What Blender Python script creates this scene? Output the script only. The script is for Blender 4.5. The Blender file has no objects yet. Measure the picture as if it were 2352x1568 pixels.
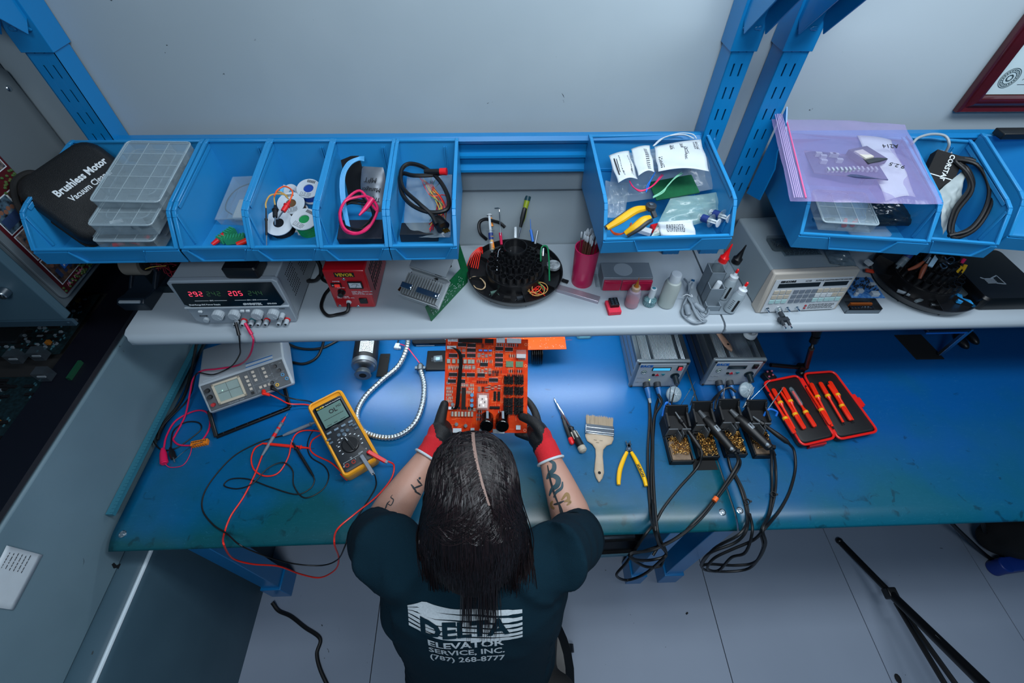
import bpy, bmesh, math, random
from mathutils import Vector, Matrix, Euler
from mathutils.bvhtree import BVHTree
random.seed(7)
S = bpy.context.scene
COL = S.collection
PI = math.pi
# ------------------------------------------------------------------ camera
PITCH, ROLL, YAW, FPX, CH = 50.9, .93, -2.7, 1053., 1.9
def _cam():
    p, r, y = [math.radians(a) for a in (PITCH, ROLL, YAW)]
    fw = Vector((0, math.cos(p), -math.sin(p))); rt = Vector((1, 0, 0)); up = rt.cross(fw)
    r2 = rt*math.cos(r)+up*math.sin(r); u2 = -rt*math.sin(r)+up*math.cos(r)
    Z = Matrix.Rotation(y, 3, 'Z')
    return Z@r2, Z@u2, Z@fw
RT, UP, FW = _cam()
CO = Vector((0, 0, CH))
cd = bpy.data.cameras.new('camera'); cam = bpy.data.objects.new('camera', cd); COL.objects.link(cam)
cam.matrix_world = Matrix(((RT.x, UP.x, -FW.x, 0), (RT.y, UP.y, -FW.y, 0), (RT.z, UP.z, -FW.z, CH), (0, 0, 0, 1)))
cd.sensor_width = 36; cd.lens = 36*FPX/2352; cd.clip_start = .02; cd.clip_end = 60
S.camera = cam
# ------------------------------------------------------------------ light
S.view_settings.view_transform = 'Standard'; S.view_settings.look = 'None'
S.view_settings.gamma = 1; S.view_settings.use_curve_mapping = False
S.view_settings.exposure = 0
w = bpy.data.worlds.new('room_air'); S.world = w; w.use_nodes = True
w.node_tree.nodes['Background'].inputs[0].default_value = (.14, .36, .60, 1)
w.node_tree.nodes['Background'].inputs[1].default_value = .17
def area(name, loc, target, sx, sy, power, col):
    l = bpy.data.lights.new(name, 'AREA'); l.shape = 'RECTANGLE'; l.size = sx; l.size_y = sy; l.energy = power; l.color = col
    o = bpy.data.objects.new(name, l); COL.objects.link(o); o.location = loc
    o.rotation_euler = (Vector(target)-Vector(loc)).to_track_quat('-Z', 'Y').to_euler()
    return o
area('canopy_lamp', (.35, .50, 2.35), (.35, .85, .8), 1.1, .25, 14, (.86, .94, 1))
area('ceiling_lamp', (1.35, .30, 2.6), (1.2, 1.05, 1.5), .9, .4, 14, (.84, .92, 1))
area('floor_fill', (.0, -.60, 2.5), (.05, -.1, 0), .5, .4, 17, (.80, .90, 1))  # unseen lamp added overhead to brighten the middle of the floor
# ------------------------------------------------------------------ picture point -> point in the room
def ray(x, y):
    return RT*((x-1176)/FPX) - UP*((y-784)/FPX) + FW
def AZ(x, y, z):
    d = ray(x, y); return CO + d*((z-CH)/d.z)
def AY(x, y, Y):
    d = ray(x, y); return CO + d*(Y/d.y)
def AX(x, y, X):
    d = ray(x, y); return CO + d*(X/d.x)
def AD(x, y, D):
    return CO + ray(x, y)*D
# ------------------------------------------------------------------ materials
def lin(h):
    if not isinstance(h, str): return (h[0], h[1], h[2], 1)
    r = [int(h[i:i+2], 16)/255 for i in (0, 2, 4)]
    return tuple([(c/12.92 if c <= .04045 else ((c+.055)/1.055)**2.4) for c in r]+[1])
_M = {}
def mat(name, col, rough=.5, metal=0, noise=0, nscale=40, bump=0, bscale=200, emit=0, alpha=1, trans=0, spec=.5, coat=0, col2=None, aniso=0, rvar=0):
    if name in _M: return _M[name]
    m = bpy.data.materials.new(name); m.use_nodes = True; nt = m.node_tree; N = nt.nodes; L = nt.links
    b = N['Principled BSDF']
    b.inputs['Base Color'].default_value = lin(col); b.inputs['Roughness'].default_value = rough
    b.inputs['Metallic'].default_value = metal; b.inputs['Specular IOR Level'].default_value = spec
    b.inputs['Alpha'].default_value = alpha; b.inputs['Transmission Weight'].default_value = trans
    b.inputs['Coat Weight'].default_value = coat; b.inputs['Anisotropic'].default_value = aniso
    if emit: b.inputs['Emission Color'].default_value = lin(col); b.inputs['Emission Strength'].default_value = emit
    if noise or bump or rvar:
        tc = N.new('ShaderNodeTexCoord')
    if noise:
        n = N.new('ShaderNodeTexNoise'); n.inputs['Scale'].default_value = nscale; n.inputs['Detail'].default_value = 5
        L.new(tc.outputs['Object'], n.inputs['Vector'])
        r = N.new('ShaderNodeValToRGB'); c = lin(col); c2 = lin(col2) if col2 else tuple(x*.45 for x in c[:3])+(1,)
        r.color_ramp.elements[0].position = .5-.2; r.color_ramp.elements[1].position = .5+.15
        r.color_ramp.elements[0].color = tuple(c[i]*(1-noise)+c2[i]*noise for i in range(3))+(1,); r.color_ramp.elements[1].color = c
        L.new(n.outputs['Fac'], r.inputs[0]); L.new(r.outputs[0], b.inputs['Base Color'])
    if bump:
        n = N.new('ShaderNodeTexNoise'); n.inputs['Scale'].default_value = bscale; n.inputs['Detail'].default_value = 3
        L.new(tc.outputs['Object'], n.inputs['Vector'])
        bp = N.new('ShaderNodeBump'); bp.inputs['Strength'].default_value = bump; bp.inputs['Distance'].default_value = .002
        L.new(n.outputs['Fac'], bp.inputs['Height']); L.new(bp.outputs[0], b.inputs['Normal'])
    _M[name] = m
    return m
BLACK = mat('black_plastic', '0a0c10', .42)
RUB = mat('black_rubber', '090a0d', .5)
MATTE = mat('matte_black', '0b0c0e', .85)
WHITE = mat('white_plastic', 'c9d2d8', .4)
STEEL = mat('bright_steel', 'b9c2c9', .25, 1)
DSTEEL = mat('dull_steel', '7d868d', .4, 1)
CHROME = mat('chrome', 'd6dde2', .1, 1)
RED = mat('red_plastic', 'd3151c', .4)
REDW = mat('red_wire', 'ee2a18', .4)
PINKW = mat('pink_wire', 'd8205e', .4)
YEL = mat('yellow_plastic', 'e3ae12', .4)
ORG = mat('orange_plastic', 'e8861a', .42)
ORW = mat('orange_wire', 'ef5a20', .45)
GREENW = mat('green_wire', '17904f', .45)
BLUEP = mat('bin_blue_plastic', '2488c4', .38, noise=.12, nscale=9)
BLUED = mat('blue_enamel_steel', '0c78b6', .3, noise=.1, nscale=6, coat=.2)
BLUES = mat('bright_blue_plastic', '1f6fd0', .4)
GREYP = mat('grey_plastic', '8e9ba5', .5)
LGREY = mat('light_grey_plastic', 'a9b4bc', .45)
DGREY = mat('dark_grey_plastic', '2b3138', .5)
INK = mat('black_ink', '0c0e12', .6)
WINK = mat('white_ink', 'd5dde2', .6)
PAPER = mat('white_paper', 'cdd6dc', .8, noise=.12, nscale=30)
BRASS = mat('brass', 'b8862e', .35, 1)
GOLD = mat('gold_solder', 'c79a55', .35, 1)
CLEAR = mat('clear_plastic', 'b9d0dc', .12, alpha=.2, spec=.8)
CLEARM = mat('milky_clear_plastic', 'a8bcc6', .3, alpha=.2, spec=.6)
FROST = mat('frosted_edge', 'b4c6ce', .3, alpha=.6, spec=.6)
COPPER = mat('copper_track', 'b5622c', .4, .6)
PCBG = mat('green_circuit_board', '0d5a35', .4, noise=.4, nscale=120)
PCBK = mat('dark_circuit_board', '0a1416', .4, noise=.5, nscale=120, col2='163038')
TAN = mat('tan_plastic', 'b5ac99', .5)
# ------------------------------------------------------------------ mesh builder
def cat_pts(P, n=8, closed=False):
    P = [Vector(p) for p in P]
    if len(P) < 3 and not closed: return P
    out = []; m = len(P)
    seg = m if closed else m-1
    for i in range(seg):
        if closed: a, b, c, d = P[(i-1) % m], P[i], P[(i+1) % m], P[(i+2) % m]
        else:
            b, c = P[i], P[i+1]; a = P[i-1] if i else b*2-c; d = P[i+2] if i+2 < m else c*2-b
        for k in range(n):
            t = k/n
            out.append(.5*((2*b)+(c-a)*t+(2*a-5*b+4*c-d)*t*t+(3*b-a-3*c+d)*t*t*t))
    if not closed: out.append(P[-1])
    return out
class MB:
    def __init__(s, M=None): s.v = []; s.f = []; s.mi = []; s.M = M or Matrix.Identity(4); s.m = 0
    def add(s, vs, fs):
        o = len(s.v); s.v += [s.M@Vector(v) for v in vs]
        for f in fs: s.f.append([i+o for i in f]); s.mi.append(s.m)
        return s
    def box(s, cx, cy, cz, sx, sy, sz, R=None):
        vs = []
        for dz in (-.5, .5):
            for dx, dy in ((-.5, -.5), (.5, -.5), (.5, .5), (-.5, .5)):
                v = Vector((dx*sx, dy*sy, dz*sz))
                if R is not None: v = R@v
                vs.append(v+Vector((cx, cy, cz)))
        return s.add(vs, [(3, 2, 1, 0), (4, 5, 6, 7), (0, 1, 5, 4), (1, 2, 6, 5), (2, 3, 7, 6), (3, 0, 4, 7)])
    def b2(s, x0, y0, z0, x1, y1, z1): return s.box((x0+x1)/2, (y0+y1)/2, (z0+z1)/2, abs(x1-x0), abs(y1-y0), abs(z1-z0))
    def bar(s, p, q, w, h, up=(0, 0, 1)):
        p, q = Vector(p), Vector(q); d = (q-p); L = d.length; d.normalize(); u = Vector(up); x = d.cross(u)
        if x.length < 1e-4: x = d.cross(Vector((1, 0, 0)))
        x.normalize(); u = x.cross(d)
        R = Matrix((x, d, u)).transposed(); c = (p+q)/2
        return s.box(c.x, c.y, c.z, w, L, h, R)
    def loft(s, rings, cap=True, closed=True):
        n = len(rings[0]); vs = [p for r in rings for p in r]; fs = []
        for i in range(len(rings)-1):
            for j in range(n if closed else n-1):
                a, b = i*n+j, i*n+(j+1) % n; fs.append((a, b, b+n, a+n))
        if cap and closed: fs.append(tuple(range(n))[::-1]); fs.append(tuple(range((len(rings)-1)*n, len(rings)*n)))
        return s.add(vs, fs)
    def cyl(s, p, q, r0, r1=None, n=16, cap=True):
        p, q = Vector(p), Vector(q); r1 = r0 if r1 is None else r1
        return s.tube([p, q], [r0, r1], n, cap)
    def tube(s, P, r, n=8, cap=True, closed=False):
        P = [Vector(p) for p in P]; m = len(P)
        R = r if isinstance(r, (list, tuple)) else [r]*m
        d = (P[1]-P[0]).normalized(); x = d.orthogonal().normalized(); rings = []
        for i in range(m):
            if closed: t = (P[(i+1) % m]-P[i-1])
            else: t = (P[min(i+1, m-1)]-P[max(i-1, 0)])
            if t.length < 1e-9: t = d
            t.normalize(); x = (x-t*x.dot(t))
            if x.length < 1e-6: x = t.orthogonal()
            x.normalize(); y = t.cross(x)
            rings.append([P[i]+(x*math.cos(2*PI*k/n)+y*math.sin(2*PI*k/n))*R[i] for k in range(n)])
        if closed: rings.append(rings[0]); cap = False
        return s.loft(rings, cap)
    def path(s, P, r, n=8, k=8, closed=False): return s.tube(cat_pts(P, k, closed), r, n, closed=closed)
    def lathe(s, prof, n=24, c=(0, 0, 0), cap=True):
        c = Vector(c)
        return s.loft([[c+Vector((max(r, 1e-5)*math.cos(2*PI*k/n), max(r, 1e-5)*math.sin(2*PI*k/n), z)) for k in range(n)] for r, z in prof], cap)
    def sph(s, c, r, n=14, m=8):
        c = Vector(c); r = (r, r, r) if not isinstance(r, (tuple, list)) else r
        return s.loft([[c+Vector((r[0]*math.sin(PI*max(.004, min(.996, i/m)))*math.cos(2*PI*k/n), r[1]*math.sin(PI*max(.004, min(.996, i/m)))*math.sin(2*PI*k/n), -r[2]*math.cos(PI*i/m))) for k in range(n)] for i in range(m+1)])
    def prism(s, poly, z0, z1):
        return s.loft([[Vector((x, y, z0)) for x, y in poly], [Vector((x, y, z1)) for x, y in poly]])
    def prismx(s, poly, x0, x1):   # poly in (y,z)
        return s.loft([[Vector((x0, y, z)) for y, z in poly], [Vector((x1, y, z)) for y, z in poly]])
    def prismy(s, poly, y0, y1):   # poly in (x,z)
        return s.loft([[Vector((x, y1, z)) for x, z in poly], [Vector((x, y0, z)) for x, z in poly]])
    def grid(s, f, nu, nv):
        vs = [f(i/nu, j/nv) for j in range(nv+1) for i in range(nu+1)]
        return s.add(vs, [(j*(nu+1)+i, j*(nu+1)+i+1, (j+1)*(nu+1)+i+1, (j+1)*(nu+1)+i) for j in range(nv) for i in range(nu)])
def mkmesh(name, mb, mats, smooth=35):
    me = bpy.data.meshes.new(name); me.from_pydata([tuple(v) for v in mb.v], [], mb.f)
    ms = mats if isinstance(mats, (list, tuple)) else [mats]
    for m in ms: me.materials.append(m)
    if len(ms) > 1: me.polygons.foreach_set('material_index', mb.mi)
    bm = bmesh.new(); bm.from_mesh(me); bmesh.ops.recalc_face_normals(bm, faces=bm.faces)
    if smooth:
        for f in bm.faces: f.smooth = True
        a = math.radians(smooth)
        for e in bm.edges:
            if len(e.link_faces) == 2 and e.calc_face_angle(0) > a: e.smooth = False
    bm.to_mesh(me); bm.free()
    return me
def part(name, mb, mats, parent=None, bev=0, smooth=35, label=None, kind=None, solid=0, seg=2):
    o = bpy.data.objects.new(name, mkmesh(name, mb, mats, smooth)); COL.objects.link(o)
    if parent is not None: o.parent = parent
    if solid:
        m = o.modifiers.new('thickness', 'SOLIDIFY'); m.thickness = solid; m.offset = 0
    if bev:
        m = o.modifiers.new('bevel', 'BEVEL'); m.width = bev; m.segments = seg; m.limit_method = 'ANGLE'; m.angle_limit = math.radians(35)
    if label: o['label'] = label
    if kind: o['kind'] = kind
    return o
def tag(o, label, cat, group=None, kind=None):
    o['label'] = label; o['category'] = cat
    if group: o['group'] = group
    if kind: o['kind'] = kind
    return o
def thing(name, label, cat, loc=(0, 0, 0), rz=0, group=None, rot=None):
    o = bpy.data.objects.new(name, None); COL.objects.link(o); o.empty_display_size = .03
    o.location = loc; o.rotation_euler = rot if rot is not None else (0, 0, rz)
    return tag(o, label, cat, group)
def solo(name, mb, mats, label, cat, group=None, **k):
    lo = [min(v[i] for v in mb.v) for i in range(3)]; hi = [max(v[i] for v in mb.v) for i in range(3)]
    c = Vector(((lo[0]+hi[0])/2, (lo[1]+hi[1])/2, lo[2])); mb.v = [v-c for v in mb.v]
    o = part(name, mb, mats, None, **k); o.location = c
    return tag(o, label, cat, group)
def struct(name, mb, mats, **k):
    o = part(name, mb, mats, None, **k); o['kind'] = 'structure'; return o
def dup(root, loc=None, rot=None, label=None, group=None):
    def cp(o, p):
        c = o.copy(); COL.objects.link(c)
        if p is not None: c.parent = p
        for ch in [x for x in list(COL.objects) if x.parent is o]: cp(ch, c)
        return c
    r = cp(root, None)
    if loc is not None: r.location = loc
    if rot is not None: r.rotation_euler = rot if not isinstance(rot, (int, float)) else (0, 0, rot)
    if label: r['label'] = label
    if group: r['group'] = group
    return r
def text_mb(txt, size, M=None, thick=.0003, align='CENTER', bold=0, sx=1, shear=0, space=1.0, line=1.0):
    c = bpy.data.curves.new('lettering', 'FONT'); c.body = txt; c.size = size; c.align_x = align; c.align_y = 'CENTER'
    c.extrude = thick; c.offset = bold; c.shear = shear; c.space_character = space; c.space_line = line; c.resolution_u = 2
    o = bpy.data.objects.new('lettering', c); COL.objects.link(o); bpy.context.view_layer.update()
    me = bpy.data.meshes.new_from_object(o.evaluated_get(bpy.context.evaluated_depsgraph_get()))
    b = MB(M); b.add([(v.co.x*sx, v.co.y, v.co.z) for v in me.vertices], [tuple(p.vertices) for p in me.polygons])
    bpy.data.objects.remove(o); bpy.data.curves.remove(c); bpy.data.meshes.remove(me)
    return b
def merge(a, b, m=None):
    o = len(a.v); a.v += b.v; a.f += [[i+o for i in f] for f in b.f]; a.mi += [(m if m is not None else x) for x in b.mi]; return a
def FRONT(x, y, z, sc=1):   # text frame on a face looking towards -Y
    return Matrix.Translation((x, y, z))@Matrix.Rotation(PI/2, 4, 'X')
def FLAT(x, y, z, rz=0): return Matrix.Translation((x, y, z))@Matrix.Rotation(rz, 4, 'Z')
def letters(txts, mats, parent, name='lettering'):
    """txts: list of (text, size, Matrix, kwargs)"""
    a = MB()
    for t in txts: merge(a, text_mb(t[0], t[1], t[2], **(t[3] if len(t) > 3 else {})))
    return part(name, a, mats, parent, smooth=0)
def cable(name, pts, r, m, label, cat='cable', group=None, n=8, k=8, **kw):
    b = MB(); b.path(pts, r, n, k)
    return solo(name, b, m, label, cat, group, **kw)
def pz(lst, z):   # list of (px,py[,z]) -> points
    return [AZ(p[0], p[1], p[2] if len(p) > 2 else z) for p in lst]
BZ, SZ = .752, 1.052      # mat top and shelf top
# ------------------------------------------------------------------ the room
def wallmat(name, c1, c2, sc=2.2):
    m = bpy.data.materials.new(name); m.use_nodes = True; N = m.node_tree.nodes; L = m.node_tree.links; b = N['Principled BSDF']
    tc = N.new('ShaderNodeTexCoord'); n1 = N.new('ShaderNodeTexNoise'); n1.inputs['Scale'].default_value = sc; n1.inputs['Detail'].default_value = 4
    L.new(tc.outputs['Object'], n1.inputs['Vector'])
    r = N.new('ShaderNodeValToRGB'); r.color_ramp.elements[0].color = lin(c1); r.color_ramp.elements[1].color = lin(c2)
    r.color_ramp.elements[0].position = .35; r.color_ramp.elements[1].position = .65
    L.new(n1.outputs['Fac'], r.inputs[0])
    # small dark scuffs
    n2 = N.new('ShaderNodeTexNoise'); n2.inputs['Scale'].default_value = 26; n2.inputs['Detail'].default_value = 6; n2.inputs['Distortion'].default_value = 1.5
    L.new(tc.outputs['Object'], n2.inputs['Vector'])
    r2 = N.new('ShaderNodeValToRGB'); r2.color_ramp.elements[0].position = .735; r2.color_ramp.elements[1].position = .76
    r2.color_ramp.elements[0].color = (0, 0, 0, 1); r2.color_ramp.elements[1].color = (1, 1, 1, 1)
    L.new(n2.outputs['Fac'], r2.inputs[0])
    mx = N.new('ShaderNodeMix'); mx.data_type = 'RGBA'; mx.inputs[7].default_value = lin('2a3338')
    L.new(r2.outputs[0], mx.inputs[0]); L.new(r.outputs[0], mx.inputs[6]); L.new(mx.outputs[2], b.inputs['Base Color'])
    b.inputs['Roughness'].default_value = .55
    return m
WALLM = wallmat('painted_panel_wall', '9aa8b0', 'a6b3ba')
FLOORM = wallmat('grey_floor_tile', '8490a2', '909cae', 1.2)
b = MB(); b.b2(-3, 1.05, 0, 3.4, 1.13, 3.0); struct('wall_back', b, WALLM)
b = MB()
for x0, x1 in ((-1.5, 1.3),): pass
b.b2(-3, 1.046, 1.2265, 3.4, 1.0505, 1.2285); struct('trim_1', b, mat('seam_grey', '5c666d', .8))  # darker grey line along the joint of the wall panels
xs = [-3, -1.53, -.99, -.45, .09+.06, .76, 1.295, 1.83, 3.4]
b = MB(); b.b2(-3, -1.6, -.04, 3.4, 1.05, -.004)
struct('floor', b, mat('floor_joint', '242a31', .8))
b = MB()
ys = [-1.6, -.9, 1.6-.9+.35, 1.05]
for i in range(len(xs)-1):
    b.b2(xs[i]+.0015, -1.6, -.004, xs[i+1]-.0015, 1.049, 0)
struct('floor.001', b, FLOORM)
# ------------------------------------------------------------------ workbenches
SHELFM = mat('grey_laminate', 'a3afb8', .38, noise=.12, nscale=5)
UNDER = mat('laminate_edge', '8c979f', .5)
def leg_mb(x0, x1, y0, y1):
    b = MB(); b.b2(x0, y0, .03, x1, y1, .715); b.b2(x0-.006, y0-.008, 0, x1+.006, y1+.006, .11); return b
def upright(x0, x1, parent):
    b = MB(); yF, yB = .995, 1.045
    # hollow folded post: front face with two rows of slots, two sides
    t = .0025; w = x1-x0
    z = .75; rows = []
    b.b2(x0, yF, .75, x0+t, yB, 1.9); b.b2(x1-t, yF, .75, x1, yB, 1.9)
    c1, c2, sw, sh, pit = x0+w*.33, x0+w*.67, .0034, .024, .0445
    z0 = 1.575-int((1.575-.78)/pit)*pit
    cols = [(x0, c1-sw/2), (c1+sw/2, c2-sw/2), (c2+sw/2, x1)]
    for a, c in cols: b.b2(a, yF, .75, c, yF+t, 1.9)
    zz = .75
    zs = [z0+i*pit for i in range(int((1.60-z0)/pit)+1)]
    for cx in (c1, c2):
        last = .75
        for q in zs:
            b.b2(cx-sw/2, yF+.0001, last, cx+sw/2, yF+t, q-sh/2); last = q+sh/2
        b.b2(cx-sw/2, yF+.0001, last, cx+sw/2, yF+t, 1.9)
    b.b2(x0+t, yF+.012, .75, x1-t, yF+.014, 1.9)
    up = part('upright', b, BLUED, parent)
    # sleeve and forward brace of the canopy arm
    b = MB(); b.b2(x0-.004, yF-.004, 1.565, x1+.004, yB+.003, 1.93)
    part('sleeve', b, BLUED, up, bev=.001)
    b = MB(); cx = (x0+x1)/2
    a = Vector((cx, yF-.004, 1.62)); e = Vector((cx, yF-.36, 1.98))
    for sx in (-1, 1):
        o = Vector((sx*(w/2-.003), 0, 0)); b.bar(a+o, e+o, .003, .055, up=(0, 1, 1))
    b.bar(a+Vector((0, .02, .02)), e+Vector((0, .02, .02)), w-.006, .003, up=(0, 1, 1))
    part('brace', b, BLUED, up, bev=.0008)
    b = MB()
    for sx in (-1, 1):
        for k in range(9): b.sph((cx+sx*.012+random.uniform(-.004, .004), yF-.005, 1.605+random.uniform(-.002, .002)), (.005, .002, .003), 8, 5)
    part('weld', b, BLUED, up)
    return up
def bench(name, X0, X1, posts, legs, label):
    t = thing(name, label, 'workbench', ((X0+X1)/2, .7, 0)); ox, oy = (X0+X1)/2, .7
    M = Matrix.Translation((-ox, -oy, 0))
    def pt(n, b, m, **k):
        b.v = [v+Vector((-ox, -oy, 0)) for v in b.v]; return part(n, b, m, t, **k)
    b = MB(); b.b2(X0+.002, .365, .715, X1-.002, 1.044, .745); pt('worktop', b, UNDER, bev=.004)
    for (x0, x1) in legs:
        pt('leg', leg_mb(x0, x1, .37, .43), BLUED, bev=.002); pt('leg', leg_mb(x0, x1, .97, 1.03), BLUED, bev=.002)
        b = MB(); b.b2(x0+.01, .43, .62, x1-.01, .97, .70); pt('side_rail', b, BLUED)
    b = MB(); b.b2(X0+.06, .985, .2, X1-.06, 1.01, .28); pt('stretcher', b, BLUED)
    for x0, x1 in posts:
        n0 = len(COL.objects)
        u = upright(x0, x1, t); u.location = (-ox, -oy, 0)
    # riser shelf with rounded front edge
    prof = [(1.046, SZ), (.735, SZ), (.727, SZ-.003), (.721, SZ-.010), (.719, SZ-.018), (.722, SZ-.027), (.729, SZ-.032), (.738, SZ-.033), (1.046, SZ-.033)]
    xa, xb = (X0+.03 if X0 < 0 else X0-.018), X1-.019
    b = MB(); rings = []
    def ring(x, ins):
        return [Vector((x, max(y, .719+ins) if y < 1 else y, z)) for y, z in prof]
    rings = ([ring(xa, .03), ring(xa+.004, .014), ring(xa+.012, .004), ring(xa+.03, 0)] if X0 < 0 else [ring(xa, .003), ring(xa+.002, 0)])+[ring(xb-.002, 0), ring(xb, .003)]
    b.loft(rings); pt('shelf', b, SHELFM, smooth=40)
    # louvre rail carrying the bins
    b = MB(); x0, x1 = posts[0][0], posts[-1][1]
    if X1 > 1: x0, x1 = .66, X1
    pr = [(1.018, 1.394), (1.001, 1.394), (.995, 1.386), (.999, 1.378), (1.011, 1.372), (1.011, 1.352), (1.001, 1.348), (1.001, 1.342), (1.013, 1.337), (1.013, 1.322), (.999, 1.314), (.999, 1.308), (1.018, 1.304)]
    b.prismx(pr, x0, x1); pt('bin_rail', b, BLUED, smooth=20)
    return t
wb1 = bench('workbench', -.926, .578, [(-.878, -.826), (.469, .515)], [(-.84, -.782), (.462, .508)], 'blue steel workbench with the seated person, grey riser shelf and slotted uprights')
wb2 = bench('workbench', .582, 2.2, [(.573, .626), (2.1, 2.15)], [(.553+.03, .611+.03), (2.1, 2.16)], 'second blue steel workbench on the right, beside the open tool case')
# bracket plates on the posts beside the pink bag
b = MB(); b.prismx([(.99, 1.25), (.93, 1.27), (.93, 1.35), (.95, 1.38), (.95, 1.42), (.99, 1.46)], .628, .631)
b.v = [v-wb2.location for v in b.v]; part('bracket', b, BLUED, wb2)
# ------------------------------------------------------------------ mats
def matmat(name, base, stain, dark):
    m = bpy.data.materials.new(name); m.use_nodes = True; N = m.node_tree.nodes; L = m.node_tree.links; b = N['Principled BSDF']
    tc = N.new('ShaderNodeTexCoord'); sp = N.new('ShaderNodeSeparateXYZ'); L.new(tc.outputs['Object'], sp.inputs[0])
    n1 = N.new('ShaderNodeTexNoise'); n1.inputs['Scale'].default_value = 3.5; n1.inputs['Detail'].default_value = 6
    L.new(tc.outputs['Object'], n1.inputs['Vector'])
    # worn, dirty zone along the front where arms rest: patchy noise shifted by the distance from the edge
    mm = N.new('ShaderNodeMath'); mm.operation = 'MULTIPLY'; mm.inputs[1].default_value = -1.15; L.new(sp.outputs['Y'], mm.inputs[0])
    ad = N.new('ShaderNodeMath'); ad.operation = 'ADD'; L.new(mm.outputs[0], ad.inputs[0]); L.new(n1.outputs['Fac'], ad.inputs[1])
    r = N.new('ShaderNodeValToRGB'); r.color_ramp.elements[0].position = .12; r.color_ramp.elements[1].position = .5
    r.color_ramp.elements[0].color = lin(base); r.color_ramp.elements[1].color = lin(stain)
    L.new(ad.outputs[0], r.inputs[0])
    n2 = N.new('ShaderNodeTexNoise'); n2.inputs['Scale'].default_value = 30; n2.inputs['Detail'].default_value = 7; n2.inputs['Distortion'].default_value = .8
    L.new(tc.outputs['Object'], n2.inputs['Vector'])
    mb_ = N.new('ShaderNodeMath'); mb_.operation = 'MULTIPLY'; mb_.inputs[1].default_value = -.22; L.new(sp.outputs['Y'], mb_.inputs[0])
    a2 = N.new('ShaderNodeMath'); a2.operation = 'ADD'; L.new(mb_.outputs[0], a2.inputs[0]); L.new(n2.outputs['Fac'], a2.inputs[1])
    r2 = N.new('ShaderNodeValToRGB'); r2.color_ramp.elements[0].position = .61; r2.color_ramp.elements[1].position = .68
    r2.color_ramp.elements[0].color = (0, 0, 0, 1); r2.color_ramp.elements[1].color = (.5, .5, .5, 1); L.new(a2.outputs[0], r2.inputs[0])
    mx = N.new('ShaderNodeMix'); mx.data_type = 'RGBA'; mx.inputs[7].default_value = lin(dark)
    L.new(r2.outputs[0], mx.inputs[0]); L.new(r.outputs[0], mx.inputs[6])
    # thin pale scratches
    wv = N.new('ShaderNodeTexNoise'); wv.inputs['Scale'].default_value = 9; wv.inputs['Detail'].default_value = 2; wv.inputs['Distortion'].default_value = 4
    mp = N.new('ShaderNodeMapping'); mp.inputs['Scale'].default_value = (1, 6, 1); mp.inputs['Rotation'].default_value = (0, 0, .5)
    L.new(tc.outputs['Object'], mp.inputs[0]); L.new(mp.outputs[0], wv.inputs['Vector'])
    r3 = N.new('ShaderNodeValToRGB'); e = r3.color_ramp.elements; e[0].position = .497; e[0].color = (0, 0, 0, 1); e[1].position = .5; e[1].color = (.3, .3, .3, 1)
    x = e.new(.503); x.color = (0, 0, 0, 1); L.new(wv.outputs['Fac'], r3.inputs[0])
    m2 = N.new('ShaderNodeMix'); m2.data_type = 'RGBA'; m2.inputs[7].default_value = lin('4f9ec0')
    L.new(r3.outputs[0], m2.inputs[0]); L.new(mx.outputs[2], m2.inputs[6]); L.new(m2.outputs[2], b.inputs['Base Color'])
    b.inputs['Roughness'].default_value = .36
    rr = N.new('ShaderNodeMapRange'); rr.inputs[3].default_value = .26; rr.inputs[4].default_value = .38; L.new(n1.outputs['Fac'], rr.inputs[0]); L.new(rr.outputs[0], b.inputs['Roughness'])
    b.inputs['Specular IOR Level'].default_value = .6
    return m
MAT1 = matmat('blue_rubber_mat', '005c9a', '004a54', '002228')
MAT2 = matmat('blue_rubber_mat_scuffed', '004f8e', '00546a', '001824')
def esd_mat(x0, x1, m, label, snaps, slant=0):
    t = thing('bench_mat', label, 'mat', (x0, .35, .745))
    b = MB(); h = .007
    def f(u, v):
        s = v*1.0
        L = .72; y = .0
        # arc-length profile: front lip curls down then flat to the wall
        if s < .12:
            a = s/.12; ang = (1-a)*1.15
            return Vector((u*(x1-x0)*1.0, .02-.03*math.sin((1-a)*1.2)+a*.02-.012, h-.022*(1-math.cos((1-a)*1.25))))
        a = (s-.12)/.88
        return Vector((u*(x1-x0), .028+a*(.666), h+.0012*math.sin(u*22)*math.exp(-a*9)))
    b.grid(f, 60, 60); part('mat_sheet', b, m, t, smooth=60, solid=.002)
    for sx, sy in snaps:
        p = AZ(sx, sy, BZ); c = MB()
        c.lathe([(.0085, 0), (.0085, .0012), (.0065, .0022), (.006, .0012), (.0035, .0012), (.0032, .003), (0, .0034)], 20, (p.x-x0, p.y-.35, h)); part('snap_stud', c, STEEL, t)
    return t
esd_mat(-.930, .577, MAT1, 'blue rubber mat on the bench in front of the person', [(282, 1226), (1659, 1176)])
esd_mat(.582, 2.2, MAT2, 'scuffed deep blue rubber mat under the red tool case', [(1699, 1172)])
# ribbed strip at the left end of the bench
b = MB(); p, q = AX(262, 1187, -.938), AX(415, 890, -.938); b.bar((-.938, p.y, .775), (-.938, 1.03, .775), .016, .012)
for i in range(70): b.box(-.932, p.y+.005+i*.009, .782, .008, .003, .002)
solo('edge_strip', b, mat('teal_vinyl', '2f6f82', .35), 'teal ribbed plastic strip along the left end of the bench', 'strip')
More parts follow.
